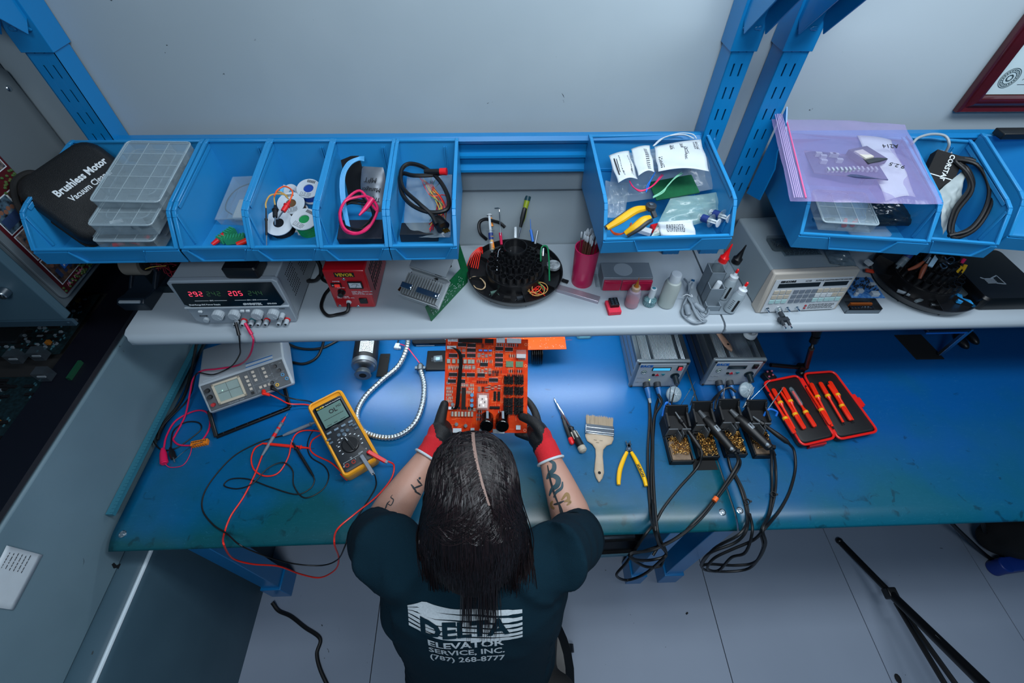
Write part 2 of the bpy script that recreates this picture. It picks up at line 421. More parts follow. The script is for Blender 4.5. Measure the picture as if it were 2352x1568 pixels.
# ------------------------------------------------------------------ led light bar under the shelf (gives the glare on the mat)
t = thing('light_bar', 'slim lit lamp mounted under the grey shelf above the circuit boards', 'lamp', (-.03, .885, 1.0))
b = MB(); b.b2(-.47, -.03, .005, .45, .03, .0185); part('housing', b, LGREY, t, bev=.002)
b = MB(); b.b2(-.46, -.025, .001, .44, .025, .005); part('diffuser', b, mat('lit_diffuser', (.85, .95, 1), .5, emit=16), t)
# ------------------------------------------------------------------ steel cabinet on the left
CABM = wallmat('grey_cabinet_paint', '5f7884', '6b8490', 3)
CABD = wallmat('dark_cabinet_paint', '36505e', '3f5a68', 3)
t = thing('steel_cabinet', 'tall grey steel cabinet left of the bench with dark top rim', 'cabinet', (-1.3, .2, 0))
O = Vector((-1.3, .2, 0))
def ct(n, b, m, **k):
    b.v = [v-O for v in b.v]; return part(n, b, m, t, **k)
b = MB(); b.b2(-1.75, -.6, .66, -.948, 1.045, .995); ct('body', b, CABM, bev=.006)
b = MB(); b.prismy([(-.955, 0), (-.884, 0), (-.884, .635), (-.892, .652), (-.905, .66), (-.955, .66)], -.6, 1.045); ct('lower_panel', b, CABD)
b = MB(); b.tube([(-.892, -.6, .652), (-.892, 1.045, .652)], .005, 8); ct('edge_bead', b, mat('pale_edge', 'd0dee6', .35))  # pale bead along the bend in the cabinet side
b = MB(); b.prismy([(-1.04, .997), (-.952, .997), (-.946, 1.004), (-.950, 1.012), (-1.04, 1.02)], -.6, 1.045); b.b2(-1.75, .93, .997, -1.04, 1.045, 1.004)
ct('top_rim', b, mat('dark_rim_paint', '0c0d16', .35))
b = MB(); b.b2(-1.75, -.6, .985, -1.04, 1.045, .998); ct('top_panel', b, MATTE)
b = MB(); p = AX(275, 1310, -.947); pts = [(0, 0), (.004, .012), (.0, .022), (.006, .034), (.011, .030), (.008, .018), (.014, .008), (.009, -.004)]
b.loft([[Vector((x, p.y+u, p.z+v)) for u, v in pts] for x in (-.9475, -.9468)]); ct('torn_hole', b, INK)
b = MB()
M = Matrix.Translation(AX(20, 1325, -.9465))@Matrix.Rotation(PI/2, 4, 'Z')@Matrix.Rotation(PI/2, 4, 'X')@Matrix.Rotation(.05, 4, 'Z')
t = thing('paper_note', 'creased white paper note taped to the grey cabinet side', 'paper', M.to_translation()); t.rotation_euler = M.to_euler()
b = MB(); b.grid(lambda u, v: Vector((-.05+.098*u, -.045+.085*v, .001+.003*math.sin(u*3)*v)), 8, 8); part('sheet', b, PAPER, t, solid=.0004)
b = MB(); rs = random.Random(3)
for i in range(6):
    x = .012; 
    while x < .04: 
        l = rs.uniform(.002, .005); b.box(x-.0, .028-i*.009, .0035, l, .0009, .0006); x += l+.0015
part('handwriting', b, INK, t)
# ------------------------------------------------------------------ hanging bins
BPROF = [(0, 0), (.249, 0), (.249, .130), (.232, .130), (.055, .104), (.034, .098), (.026, .088), (-.006, .038), (-.006, .030)]
def make_bin(w, label, loc, rz=0, group=None):
    t = thing('storage_bin', label, 'bin', loc, rz, group); T = .0028; h = w/2
    b = MB()
    for s in (-1, 1):
        x = s*h; b.prismx(BPROF, x-s*T, x)
        # thick rolled rim following the edge
        rim = [(.249, .130), (.232, .130), (.055, .104), (.034, .098), (.026, .088), (-.006, .038)]
        for i in range(len(rim)-1):
            p, q = rim[i], rim[i+1]; b.bar((x-s*.003, p[0], p[1]), (x-s*.003, q[0], q[1]), .0075, .004, up=(0, 0, 1) if i < 3 else (0, -1, .6))
        b.bar((x-s*.0045, .24, .12), (x-s*.0045, .05, .095), .002, .008)
        b.b2(x-s*T, .03, .02, x-s*.006, .036, .09)
    b.b2(-h, 0, 0, h, .249, T); b.b2(-h, .246, 0, h, .249, .130); b.b2(-h, .243, .1265, h, .250, .1305)
    part('body', b, BLUEP, t, bev=.0007, seg=1)
    b = MB()
    fr = [(0, 0), (-.006, .032), (-.006, .038), (-.001, .040), (.003, .038), (.003, 0)]
    b.prismx([(.0, 0), (-.004, .036), (.0, .036), (.003, 0)], -h+T, h-T)
    b.b2(-h+T, -.007, .036, h-T, .0, .040)
    k = .62*h if w < .2 else .42*h; g = .014 if w < .2 else .06
    for s in (-1, 1):     # raised wings beside the label holder
        b.loft([[Vector((s*h, y, z)), Vector((s*(k+.016), y, z)), Vector((s*(k-.002), y2, z2)), Vector((s*h, y2, z2))] for y, z, y2, z2 in ((-.0085, .034, -.004, .002), (-.002, .034, .001, .002))])
        b.bar((s*(k+.014), -.0085, .035), (s*(k-.001), -.0045, .004), .002, .002)
    b.bar((-k, -.0045, .0045), (k, -.0045, .0045), .0016, .003)
    part('front_panel', b, BLUEP, t)
    b = MB()
    for s in (-1, 1): b.bar((h-.03+s*.0022, .243, .115), (h-.03+s*.0022, .243, .012), .0016, .005, up=(0, 1, 0))
    part('divider_slot', b, BLUEP, t)
    return t
BG = 'narrow blue bins in the hanging row'
BZ0 = 1.265
bin1 = make_bin(.281, 'wide blue bin holding the black vacuum case and clear organizers', (-.772, .745, BZ0))
bin2 = make_bin(.138, 'narrow blue bin with a clear box and a sponge, almost empty', (-.5575, .745, BZ0))
bin3 = make_bin(.136, 'narrow blue bin full of wire spools', (-.4195, .743, BZ0), group=None)
bin4 = make_bin(.135, 'narrow blue bin with a pink coiled cord and a grey pouch', (-.284, .741, BZ0))
bin5 = make_bin(.135, 'narrow blue bin with a thick black cable and bagged wires', (-.147, .741, BZ0))
bin6 = make_bin(.272, 'wide blue bin with labelled bags and yellow handled pliers', (.355, .757, BZ0), math.radians(1.6))
bin7 = make_bin(.262, 'wide blue bin under the pink translucent bag', (.765, .748, BZ0), math.radians(-7))
bin8 = make_bin(.138, 'blue bin with coiled grey and black cables right of the pink bag', (.965, .731, BZ0), math.radians(-9))
bin9 = make_bin(.28, 'blue bin cut off by the right edge of the picture', (1.215, .728, BZ0), math.radians(-9))
F = BZ0+.003
def BP(px, py, dz): return AZ(px, py, F+dz)      # point above the bin floors
# --- black case: leaning clamshell
def rrect(w, h, r, n=6, cx=0, cy=0):
    out = []
    for qx, qy, a0 in ((1, 1, 0), (-1, 1, 90), (-1, -1, 180), (1, -1, 270)):
        for i in range(n+1):
            a = math.radians(a0+90*i/n); out.append((cx+qx*(w/2-r)+r*math.cos(a), cy+qy*(h/2-r)+r*math.sin(a)))
    return out
t = thing('vacuum_case', 'black zip case lettered Brushless Motor Vacuum Cleaner leaning in the first bin', 'case')
# local frame: x across the lettered face, y up the face (away), z out of the face
pA = Vector((-.835, .80, 1.375)); ex = Vector((.86, .30, -.18)).normalized()
C0 = AD(196, 432, .935)
# face turned towards the upper right
zx = (-FW+RT*.50+UP*.14).normalized()
xx = RT*.66+UP*.75; xx = (xx-zx*xx.dot(zx)).normalized(); yx = zx.cross(xx)
t.matrix_world = Matrix((tuple(xx)+(0,), tuple(yx)+(0,), tuple(zx)+(0,), (0, 0, 0, 1))).transposed()
t.location = C0
CASEM = mat('black_case_leather', '0c0f12', .5, bump=.5, bscale=900)
b = MB(); W, H = .176, .166
def crings(zs):
    return [[Vector((x, y, z)) for x, y in rrect(W-2*i, H-2*i, .034-i*.6, 6)] for z, i in zs]
b.loft(crings([(-.095, .016), (-.088, .006), (-.075, .0), (-.052, 0), (-.050, .003)])); b.loft(crings([(-.048, .003), (-.046, 0), (-.016, 0), (-.006, .005), (0, .014)]))
part('shell', b, CASEM, t, smooth=50)
b = MB()
for z in (-.0525, -.0445): b.tube([Vector((x, y, z)) for x, y in rrect(W+.002, H+.002, .034, 6)], .0018, 6, closed=True)
part('zipper', b, MATTE, t)
b = MB(); b.path([(-.02, H/2-.0, -.05), (-.04, H/2+.02, -.045), (-.075, H/2+.012, -.04), (-W/2-.02, .045, -.04), (-W/2+.002, .02, -.045)], .006, 8)
b.box(-.012, H/2, -.05, .02, .006, .022)
part('handle', b, MATTE, t)
letters([('Brushless Motor', .0200, Matrix.Translation((.012, .020, .0006)), dict(bold=.0006, sx=.86)), ('Vacuum Cleaner', .0165, Matrix.Translation((.012, -.002, .0006)), dict(bold=.0003, sx=.86))], WINK, t)
lt = [o for o in COL.objects if o.parent is t and o.name.startswith('lettering')][0]
# --- organizers
def organizer(w, d, h, loc, rot, label, nx=4, ny=5, bits=()):
    t = thing('organizer_box', label, 'organizer', loc, rot=rot, group=None)
    b = MB()
    b.b2(-w/2, -d/2, 0, w/2, d/2, .0015)
    for x in (-w/2, w/2): b.b2(x-.0008, -d/2, 0, x+.0008, d/2, h*.8)
    for y in (-d/2, d/2): b.b2(-w/2, y-.0008, 0, w/2, y+.0008, h*.8)
    part('tray', b, CLEARM, t)
    b = MB()
    for i in range(1, nx): b.b2(-w/2+w*i/nx-.0006, -d/2, .002, -w/2+w*i/nx+.0006, d/2, h*.78)
    for j in range(1, ny): b.b2(-w/2, -d/2+d*j/ny-.0006, .002, w/2, -d/2+d*j/ny+.0006, h*.78)
    part('divider', b, CLEARM, t)
    b = MB(); b.prism(rrect(w+.006, d+.006, .008, 3), h*.8, h*.8+.0015)
    for x in (-w/2-.002, w/2+.002): b.b2(x-.001, -d/2+.006, h*.78, x+.001, d/2-.006, h)
    for y in (-d/2-.002, d/2+.002): b.b2(-w/2+.006, y-.001, h*.78, w/2-.006, y+.001, h)
    b.tube([Vector((x, y, h*.82)) for x, y in rrect(w*.72, d*.78, .015, 4)], .001, 4, closed=True)
    lo = part('lid', b, CLEAR, t)
    b = MB(); zt = h*.8+.0018
    for i in range(nx+1): x = -w/2+w*i/nx; b.b2(x-.0007, -d/2, zt-.0004, x+.0007, d/2, zt+.0003)
    for j in range(ny+1): y = -d/2+d*j/ny; b.b2(-w/2, y-.0007, zt-.0004, w/2, y+.0007, zt+.0003)
    b.tube([Vector((x, y, zt+.001)) for x, y in rrect(w+.006, d+.006, .008, 3)], .0013, 6, closed=True); part('lid_ridges', b, FROST, lo)
    b = MB()
    for y in (-d*.25, d*.25): b.b2(w/2, y-.012, h*.4, w/2+.004, y+.012, h*.95)
    part('latch', b, CLEARM, t)
    cols = {}
    for i, (x, y, L, c, a) in enumerate(bits):
        q = MB(); q.cyl((x-L/2*math.cos(a), y-L/2*math.sin(a), .008), (x+L/2*math.cos(a), y+L/2*math.sin(a), .010), .005, .0038, 10); o = part('terminal_cover' if c is RED else 'connector', q, c, t)
    return t
a = AD(345, 500, .97)
rx = math.radians(8)
organizer(.115, .175, .036, BP(342, 500, .03)+Vector((0, 0, -.012)), (math.radians(5), 0, -.02), 'clear organizer with pink terminals, lowest of the stack in the first bin', 3, 5, [(-.03, -.075, .02, RED, .2), (0, -.07, .02, RED, -.4), (.035, -.072, .022, INK, .1), (.02, -.05, .02, RED, 1.), (-.035, -.05, .018, INK, .7)])
organizer(.116, .17, .03, BP(338, 470, .063)+Vector((0, 0, 0)), (math.radians(7), 0, -.02), 'clear organizer with dark connectors, middle of the stack in the first bin', 3, 5, [(.02, -.07, .03, INK, .1), (.035, -.045, .03, INK, .3), (-.03, -.06, .02, WHITE, .3)])
organizer(.13, .17, .026, BP(343, 408, .10)+Vector((0, 0, -.004)), (math.radians(10), 0, -.05), 'empty clear organizer with grid lid, topmost of the stack in the first bin', 3, 5)
# --- bin 2
t = thing('clear_box', 'small clear plastic box holding a white sponge in the second bin', 'box', BP(560, 470, .012), rot=(math.radians(14), math.radians(-6), -.12))
b = MB(); b.b2(-.03, -.06, 0, .045, .06, .001)
for x in (-.03, .045): b.b2(x-.0007, -.06, 0, x+.0007, .06, .024)
for y in (-.06, .06): b.b2(-.03, y-.0007, 0, .045, y+.0007, .024)
part('tray', b, CLEAR, t)
b = MB(); b.b2(-.032, -.062, .0225, .047, .062, .0245); part('lid', b, CLEAR, t)
b = MB(); b.box(.018, -.028, .012, .03, .052, .012); o = solo('sponge', b, mat('cream_foam', 'c9cdc9', .9, bump=.4), 'white foam block inside the small clear box', 'sponge', bev=.002); 
o.matrix_world = t.matrix_basis@Matrix.Translation((.018, -.028, .008))
cable('wire_loop', [t.matrix_basis@Vector(p) for p in ((.03, .05, .02), (-.01, .03, .02), (-.024, 0, .02), (-.02, -.03, .02), (.0, -.045, .02))], .0013, RUB, 'thin dark wire loop inside the small clear box', 'wire')
t = thing('terminal_block', 'green screw terminal block at the front of the second bin', 'connector', BP(525, 548, .006), 1.1)
b = MB(); b.box(0, 0, .008, .04, .014, .014); 
for i in range(7): b.box(-.017+i*.0057, 0, .016, .003, .013, .003)
part('body', b, mat('green_terminal', '2d9a6a', .4), t)
t = dup(t, BP(545, 556, .004), .2, 'second green terminal block lying under the clear box'); 
b = MB(); p = BP(508, 553, .012); b.cyl(p+Vector((-.014, -.012, 0)), p+Vector((.006, .012, .006)), .004, .007, 12); solo('clip_boot', b, RED, 'red rubber clip boot beside the green terminal block', 'clip')
b = MB(); p = BP(560, 557, .010); b.cyl(p+Vector((-.012, -.006, 0)), p+Vector((.014, .008, .004)), .005, .006, 12); solo('clip_boot', b, REDW, 'orange red clip lying under the clear box', 'clip')
# --- spools
def spool(loc, rot, wire, label, R=.030, hh=.028, text=True):
    t = thing('wire_spool', label, 'spool', loc, rot=rot, group='wire spools in the third bin')
    for z in (0, hh):
        b = MB(); b.lathe([(.011, z), (R, z), (R, z+.002), (.011, z+.002), (.011, z)], 32, cap=False); part('flange', b, WHITE, t)
    b = MB(); b.lathe([(.0115, .001), (.0115, hh+.001)], 20, cap=False); part('core', b, WHITE, t)
    b = MB(); n = 9
    for i in range(n): b.tube([(R*.82*math.cos(a*PI/12), R*.82*math.sin(a*PI/12), .004+(hh-.006)*i/(n-1)+.001*math.sin(a)) for a in range(24)], .0016, 6, closed=True)
    b.lathe([(.012, .003), (R*.8, .003), (R*.8, hh-.001), (.012, hh-.001)], 24)
    part('wound_wire', b, wire, t)
    if text:
        b = MB()
        for k in range(9): b.box(-.008+k*.002, R*.72, hh+.0022, .0009 if k % 2 else .0013, .007, .0003)
        rs = random.Random(5)
        for r_ in (-.013, -.016, -.019, -.022):
            x = -.012
            while x < .012: b.box(x, r_, hh+.0022, .0016, .0011, .0003); x += rs.choice((.0025, .004))
        part('label_print', b, INK, t)
    return t
spool(BP(652, 528, .002), (math.radians(22), math.radians(-8), .5), RUB, 'spool of black wire standing at the front of the third bin', text=False)
spool(BP(716, 528, .002)+Vector((-.002, 0, 0)), (math.radians(14), math.radians(8), -.5), GREENW, 'spool of green wire with printed white label in the third bin', R=.028, hh=.036)
spool(BP(678, 485, .004), (math.radians(20), 0, .3), mat('brown_wire', '6b4a2a', .5), 'white labelled spool in the middle behind the black one in the third bin', R=.029, hh=.028)
spool(BP(717, 448, .022), (math.radians(18), math.radians(6), -.2), mat('deep_blue_wire', '1747a8', .45), 'spool of dark blue wire, rearmost on the right in the third bin', R=.026, hh=.022)
spool(BP(652, 448, .02), (math.radians(75), 0, 1.2), mat('pale_blue_wire', '5fb4dd', .45), 'spool of pale blue wire on its side at the rear left of the third bin', R=.023, hh=.026, text=False)
def clip_lead(a, bnd, hook, col, label, boot=.006):
    t = thing('test_hook', label, 'test lead', a); V = lambda p: Vector(p)-Vector(a)
    b = MB(); d = (Vector(bnd)-Vector(a)); b.cyl((0, 0, 0), d*.55, boot*.9, boot, 12); b.cyl(d*.55, d*.62, boot*1.25, boot*1.25, 12); b.cyl(d*.62, d, boot*.7, boot*.5, 12); part('grip', b, col, t)
    b = MB(); b.cyl((0, 0, 0), -d.normalized()*.022, .0018, .0012, 8); part('tip', b, STEEL, t)
    b = MB(); b.path([d]+[V(p) for p in hook], .0016, 8); part('lead', b, ORW if col is RED else mat('tan_wire', 'c29a52', .5), t)
clip_lead(BP(650, 485, .066), BP(665, 463, .072), [BP(672, 440, .08), BP(655, 428, .082), BP(638, 436, .08), BP(630, 450, .078)], RED, 'red hook clip on an orange lead lying on the spools', .0055)
clip_lead(BP(632, 498, .062), BP(632, 472, .068), [BP(630, 452, .072), BP(640, 440, .075), BP(660, 450, .072)], INK, 'black hook clip lying on the spools', .005)
clip_lead(BP(612, 540, .03), BP(611, 478, .07), [BP(611, 465, .075), BP(622, 448, .078), BP(650, 446, .078), BP(662, 456, .076)], RUB, 'slim black probe lead at the left side of the third bin', .0024)
# --- bin 4
GBAG = mat('grey_foil_pouch', '6f7780', .35, .3, noise=.2, nscale=30)
t = thing('foil_pouch', 'grey pouch with handwriting standing in the fourth bin', 'pouch', BP(858, 455, .02), rot=(math.radians(55), 0, -.12))
b = MB()
for s in (1, -1): b.grid(lambda u, v: Vector(((u-.5)*.058*(1-.18*(abs(v-.5)*2)**4), (v-.5)*.135, s*.012*(math.sin(PI*u)**.7)*(math.sin(PI*v)**.6)+.001*math.sin(v*20))), 14, 20)
part('pouch_skin', b, GBAG, t, smooth=60)
M0 = Matrix.Translation((0, .018, .0135))@Matrix.Rotation(PI, 4, 'Z')
letters([('MPT', .015, M0@Matrix.Translation((0, -.021, 0)), dict(shear=.3)), ('Manager', .013, M0@Matrix.Translation((0, 0, 0)), dict(shear=.3)), ('Triple S', .0135, M0@Matrix.Translation((0, .021, 0)), dict(shear=.3))], INK, t)
b = MB(); p = BP(822, 440, .0); b.box(p.x, p.y, p.z+.045, .05, .02, .09, Matrix.Rotation(-.1, 3, 'Z')@Matrix.Rotation(-.25, 3, 'X')); solo('carton', b, MATTE, 'narrow black carton standing behind the pink cord in the fourth bin', 'box', bev=.001)
b = MB()
for k in range(4): b.path([BP(800+k*2, 535, .02), BP(785+k*3, 470, .05), BP(782+k*3, 410, .085), BP(797+k*2, 375+k*2, .10), BP(822, 362+k*2, .105), BP(836, 360+k*3, .1)], .0016, 6)
solo('network_cable', b, mat('pale_blue_cable', '4ea3d8', .45), 'pale blue cable bent over the left rim of the fourth bin', 'cable')
def coil(name, px, py, dz, rx_, ry_, n, r, m, label, base=F, tilt=.3, jit=.12, cat='cable', seed=1, tail=None, k=5):
    rs = random.Random(seed); P = []; c = AZ(px, py, base+dz)
    for i in range(n):
        for j in range(8):
            a = 2*PI*j/8+i*.15; sc = 1+rs.uniform(-jit, jit)
            P.append(c+Vector((rx_*sc*math.cos(a), ry_*sc*math.sin(a), tilt*ry_*sc*math.sin(a)+rs.uniform(-.004, .004)+i*.002)))
    if tail: P += tail
    return cable(name, P, r, m, label, cat, k=k)
coil('tangled_cord', 822, 500, .03, .036, .04, 6, .0020, RUB, 'tangle of black cord under the pink one in the fourth bin', seed=4, tilt=.3)
coil('coiled_cord', 822, 490, .058, .036, .047, 2, .0028, PINKW, 'bright pink cord coiled in the fourth bin', seed=2, jit=.15, tilt=.35)
b = MB(); p = BP(838, 480, .066); b.cyl(p, p+Vector((.014, .024, .008)), .0045, .006, 12); b.cyl(p, p-Vector((.01, .016, .004)), .0045, .002, 12); solo('clip_boot', b, PINKW, 'pink rubber boot in the middle of the pink cord', 'clip')
b = MB(); p = BP(845, 548, .0); b.box(p.x-.01, p.y+.005, p.z+.014, .095, .05, .02, Matrix.Rotation(.25, 3, 'X')); solo('carton', b, mat('dark_carton', '121a2a', .5), 'flat dark carton at the bottom front of the fourth bin', 'box', bev=.001)
# --- bin 5
WRAP = mat('clear_bag_film', 'b4c6d0', .18, alpha=.30, spec=1, bump=.8, bscale=60)
def bag(name, P, mats, label, cat='bag', th=.010, sag=.004, seed=1, nu=26, nv=22, wr=.003, parent=None):
    """closed pillow through four corner points"""
    rs = random.Random(seed); ph = [rs.uniform(0, 6) for _ in range(8)]; c = [Vector(p) for p in P]
    nrm = (c[1]-c[0]).cross(c[3]-c[0]).normalized()
    if nrm.z < 0: nrm = -nrm
    ctr = sum(c, Vector())/4
    b = MB()
    for s in (1, -1):
        def f(u, v):
            p = c[0]*(1-u)*(1-v)+c[1]*u*(1-v)+c[2]*u*v+c[3]*(1-u)*v
            e = (max(0, math.sin(PI*u))**.6)*(max(0, math.sin(PI*v))**.6)
            wv = wr*(math.sin(7*u+ph[0]+3*v)+.7*math.sin(13*v+ph[1]-5*u)+.5*math.sin(23*u+ph[2]+9*v)+.4*math.sin(31*v+ph[3]+11*u))
            return p+nrm*(s*th*e+wv*(.35+.65*e)-sag*0)-ctr
        b.grid(f, nu, nv)
    o = bpy.data.objects.new(name, mkmesh(name, b, mats, 60)); COL.objects.link(o); o.location = ctr
    if parent: o.parent = parent; o.location = ctr-parent.location
    else: tag(o, label, cat)
    return o, nrm
PK = lambda px, py, dz: BP(px, py, dz)
bag('plastic_bag', [PK(925, 545, .01), PK(1035, 545, .02), PK(1038, 400, .06), PK(935, 400, .05)], WRAP, 'clear bag of thin wires under the black cable in the fifth bin', th=.02, seed=3)
wm = [(REDW, 'red'), (mat('yellow_wire', 'c9a94a', .5), 'yellow'), (mat('dark_red_wire', '8d1c30', .5), 'dark red'), (mat('green_grey_wire', '5f7a5c', .5), 'green')]
for i, (m, nm) in enumerate(wm):
    b = MB(); rs = random.Random(i+10)
    for k in range(4):
        P = [PK(rs.uniform(955, 975)+i*12, rs.uniform(400, 425), .055), PK(rs.uniform(985, 1000), rs.uniform(425, 450), .062), PK(rs.uniform(1005, 1025), rs.uniform(450, 480), .055), PK(rs.uniform(980, 1028), rs.uniform(500, 535), .035)]
        b.path(P, .0011, 5, 6)
    solo('wire_bundle', b, m, 'thin %s wires inside the clear bag in the fifth bin' % nm, 'wires')
cable('black_cable', [PK(1022, 396, .085), PK(990, 402, .088), PK(950, 403, .088), PK(922, 400, .08), PK(922, 440, .072), PK(945, 470, .066), PK(985, 487, .062), PK(1025, 482, .066), PK(1030, 455, .072), PK(1010, 415, .085), PK(975, 385, .09), PK(940, 376, .09), PK(922, 392, .085), PK(925, 430, .078), PK(960, 465, .072), PK(990, 492, .06), PK(1003, 515, .05)], .0046, RUB, 'thick black power cord looped in the fifth bin', k=6)
t = thing('cord_connector', 'black plug with a red collar lying across the fifth bin', 'connector', PK(975, 394, .094))
q = PK(1026, 394, .098)-t.location
b = MB(); b.cyl((0, 0, 0), q*.7, .0052, .0062, 14); part('barrel', b, BLACK, t)
b = MB(); b.cyl(q*.7, q*1.0, .0072, .0078, 14); part('collar', b, RED, t)
t = thing('mains_plug', 'black three pin plug at the front of the fifth bin', 'plug', PK(1003, 508, .045)); b = MB(); b.cyl((0, .006, 0), (.014, -.014, -.006), .012, .015, 18); b.cyl((-.006, .014, .002), (0, .006, 0), .006, .012, 12); part('plug_body', b, BLACK, t)
b = MB()
for k in range(3): b.box(.020+(k-1)*.004, -.021+(k-1)*.002, -.008, .0035, .012, .0015, Matrix.Rotation(.6, 3, 'Z'))
part('prong', b, BRASS, t)
b = MB(); p = PK(965, 548, .002); b.box(p.x, p.y+.01, p.z+.01, .08, .04, .02); solo('label_box', b, mat('black_label_stock', '10141a', .5), 'black keypad strip with white digits at the front of the fifth bin', 'box', bev=.001)
# --- antistatic style bag with papers in bin 6
bag('plastic_bag', [PK(1395, 470, .04), PK(1668, 432, .055), PK(1620, 325, .10), PK(1410, 355, .09)], WRAP, 'large clear bag with white shipping labels in the sixth bin', th=.026, seed=8, wr=.004)
bag('plastic_bag', [PK(1495, 545, .02), PK(1655, 500, .03), PK(1660, 440, .06), PK(1540, 455, .06)], mat('greenish_bag_film', '9fc4c0', .2, alpha=.42, spec=1, bump=.8, bscale=60), 'greenish clear bag leaning over the syringes in the sixth bin', th=.014, seed=5)
bag('plastic_bag', [PK(1392, 500, .03), PK(1435, 500, .03), PK(1445, 420, .07), PK(1390, 415, .07)], WRAP, 'crumpled clear film at the left wall of the sixth bin', th=.012, seed=15)
def label_sheet(P, label, marks, m=PAPER, name='shipping_label', cat='label'):
    c = [Vector(p) for p in P]; n = (c[1]-c[0]).cross(c[3]-c[0]).normalized(); n = n if n.z > 0 else -n
    ex_ = (c[1]-c[0]); ey = (c[3]-c[0])
    base = sum(c, Vector())/4
    t = thing(name, label, cat, base)
    H = lambda u, v: .006*math.sin(PI*u)+.002*math.sin(9*v+u*4)
    f = lambda u, v, o=0: c[0]*(1-u)*(1-v)+c[1]*u*(1-v)+c[2]*u*v+c[3]*(1-u)*v+n*(H(u, v)+o)-base
    b = MB(); b.grid(lambda u, v: f(u, v), 14, 10); part('sheet', b, m, t, smooth=60, solid=.0003)
    if marks:
        b = MB()
        for (u0, v0, u1, v1) in marks: b.add([f(u0, v0, .0006), f(u1, v0, .0006), f(u1, v1, .0006), f(u0, v1, .0006)], [(0, 1, 2, 3)])
        part('print', b, INK, t, smooth=0)
    return t
bars = []
v = .14
rs = random.Random(2)
while v < .86:
    h_ = rs.choice((.012, .02, .03)); bars.append((.36, v, .86, v+h_)); v += h_+rs.choice((.012, .02))
bars += [(.12, .2, .17, .8), (.22, .3, .25, .75)]
label_sheet([PK(1420, 420, .112), PK(1465, 410, .115), PK(1445, 347, .128), PK(1398, 358, .125)], 'white label with a bold barcode on the left of the clear bag', bars)
def lines(rs, u0, v0, u1, v1, n, gap=.5):
    out = []
    for i in range(n):
        vv = v0+(v1-v0)*i/n; u = u0
        while u < u1:
            L_ = rs.uniform(.02, .06); out.append((u, vv, min(u1, u+L_), vv+(v1-v0)/n*gap)); u += L_+.02
    return out
label_sheet([PK(1466, 404, .122), PK(1504, 394, .124), PK(1492, 335, .136), PK(1449, 343, .134)], 'narrow white label between the barcode label and the large one', lines(rs, .6, .1, .8, .9, 12))
label_sheet([PK(1512, 394, .124), PK(1629, 392, .118), PK(1610, 321, .13), PK(1503, 338, .136)], 'largest white label on the clear bag in the sixth bin', lines(rs, .28, .72, .36, .9, 6)+lines(rs, .5, .74, .56, .93, 6)+lines(rs, .56, .5, .64, .78, 7)+lines(rs, .8, .68, .92, .95, 9)+lines(rs, .55, .35, .6, .5, 5)+lines(rs, .05, .1, .12, .6, 8))
b = MB()
b.path([PK(1500, 335, .125), PK(1520, 318, .13), PK(1560, 306, .132), PK(1590, 308, .132), PK(1600, 318, .13)], .0012, 6); b.path([PK(1502, 335, .125), PK(1530, 314, .13), PK(1570, 309, .132), PK(1594, 318, .13)], .0012, 6)
solo('wire_bundle', b, WHITE, 'thin white wires looping behind the large label', 'wires')
for nm, m, pts in (('pink', PINKW, [(1446, 415), (1455, 430), (1475, 437), (1500, 425), (1520, 400)]), ('blue', BLUES, [(1484, 440), (1487, 425), (1500, 405), (1505, 395)]), ('green and white', mat('mint_wire', '7fc4a4', .5), [(1500, 452), (1520, 440), (1535, 425), (1550, 408), (1565, 396)])):
    b = MB(); 
    for k in (0, 1): b.path([PK(x+3*k*math.sin(i*2), y+2*k, .108) for i, (x, y) in enumerate(pts)], .0012, 5, 6)
    solo('wire_bundle', b, m, 'twisted %s wires inside the clear bag in the sixth bin' % nm, 'wires')
b = MB(); p = PK(1545, 440, .06); b.box(p.x, p.y, p.z+.01, .10, .05, .003, Matrix.Rotation(.3, 3, 'X')@Matrix.Rotation(.2, 3, 'Z')); solo('circuit_board', b, PCBG, 'green circuit board inside the large clear bag', 'circuit board')
label_sheet([PK(1518, 542, .02), PK(1600, 545, .02), PK(1590, 505, .045), PK(1510, 510, .04)], 'folded instruction paper at the front of the sixth bin', lines(rs, .2, .3, .7, .8, 6), name='instruction_paper', cat='paper')
# crimping pliers with yellow handles
t = thing('crimping_pliers', 'crimping pliers with yellow and black handles in the sixth bin', 'pliers', PK(1490, 478, .075)); O = t.location
J = Vector((0, 0, 0)); 
for i, pts in enumerate((((1484, 478, .075), (1458, 484, .078), (1425, 505, .072), (1394, 524, .06)), ((1492, 500, .068), (1478, 506, .068), (1460, 520, .06), (1436, 536, .045)))):
    P = cat_pts([PK(*p)-O for p in pts], 6); n = len(P)
    b = MB(); b.tube(P, [.004+.0045*math.sin(PI*min(1, (k/(n-1))*.8+.12)) for k in range(n)], 10); part('handle', b, YEL, t)
    off = Vector((-.003, .005, -.003)) if i == 0 else Vector((.004, -.004, -.003))
    b = MB(); b.tube([p+off for p in P], [.003+.004*math.sin(PI*min(1, (k/(n-1))*.8+.12)) for k in range(n)], 10); part('handle_grip', b, DGREY, t)
b = MB(); a = PK(1486, 480, .076)-O; c = PK(1505, 500, .066)-O; h = PK(1495, 474, .082)-O
b.bar(a, h, .014, .008); b.bar(h, c, .010, .006); b.lathe([(.011, -.004), (.011, .004), (0, .004)], 20, c=h); part('jaw', b, DGREY, t, bev=.001)
b = MB(); b.lathe([(.0045, 0), (.0045, .0065), (0, .007)], 16, c=h); part('pivot', b, STEEL, t)
b = MB(); 
for k in range(2): b.path([PK(1400, 525, .02), PK(1412, 535+k*3, .025), PK(1430, 536, .03), PK(1445, 525-k*2, .04), PK(1450, 512, .045)], .0016, 6)
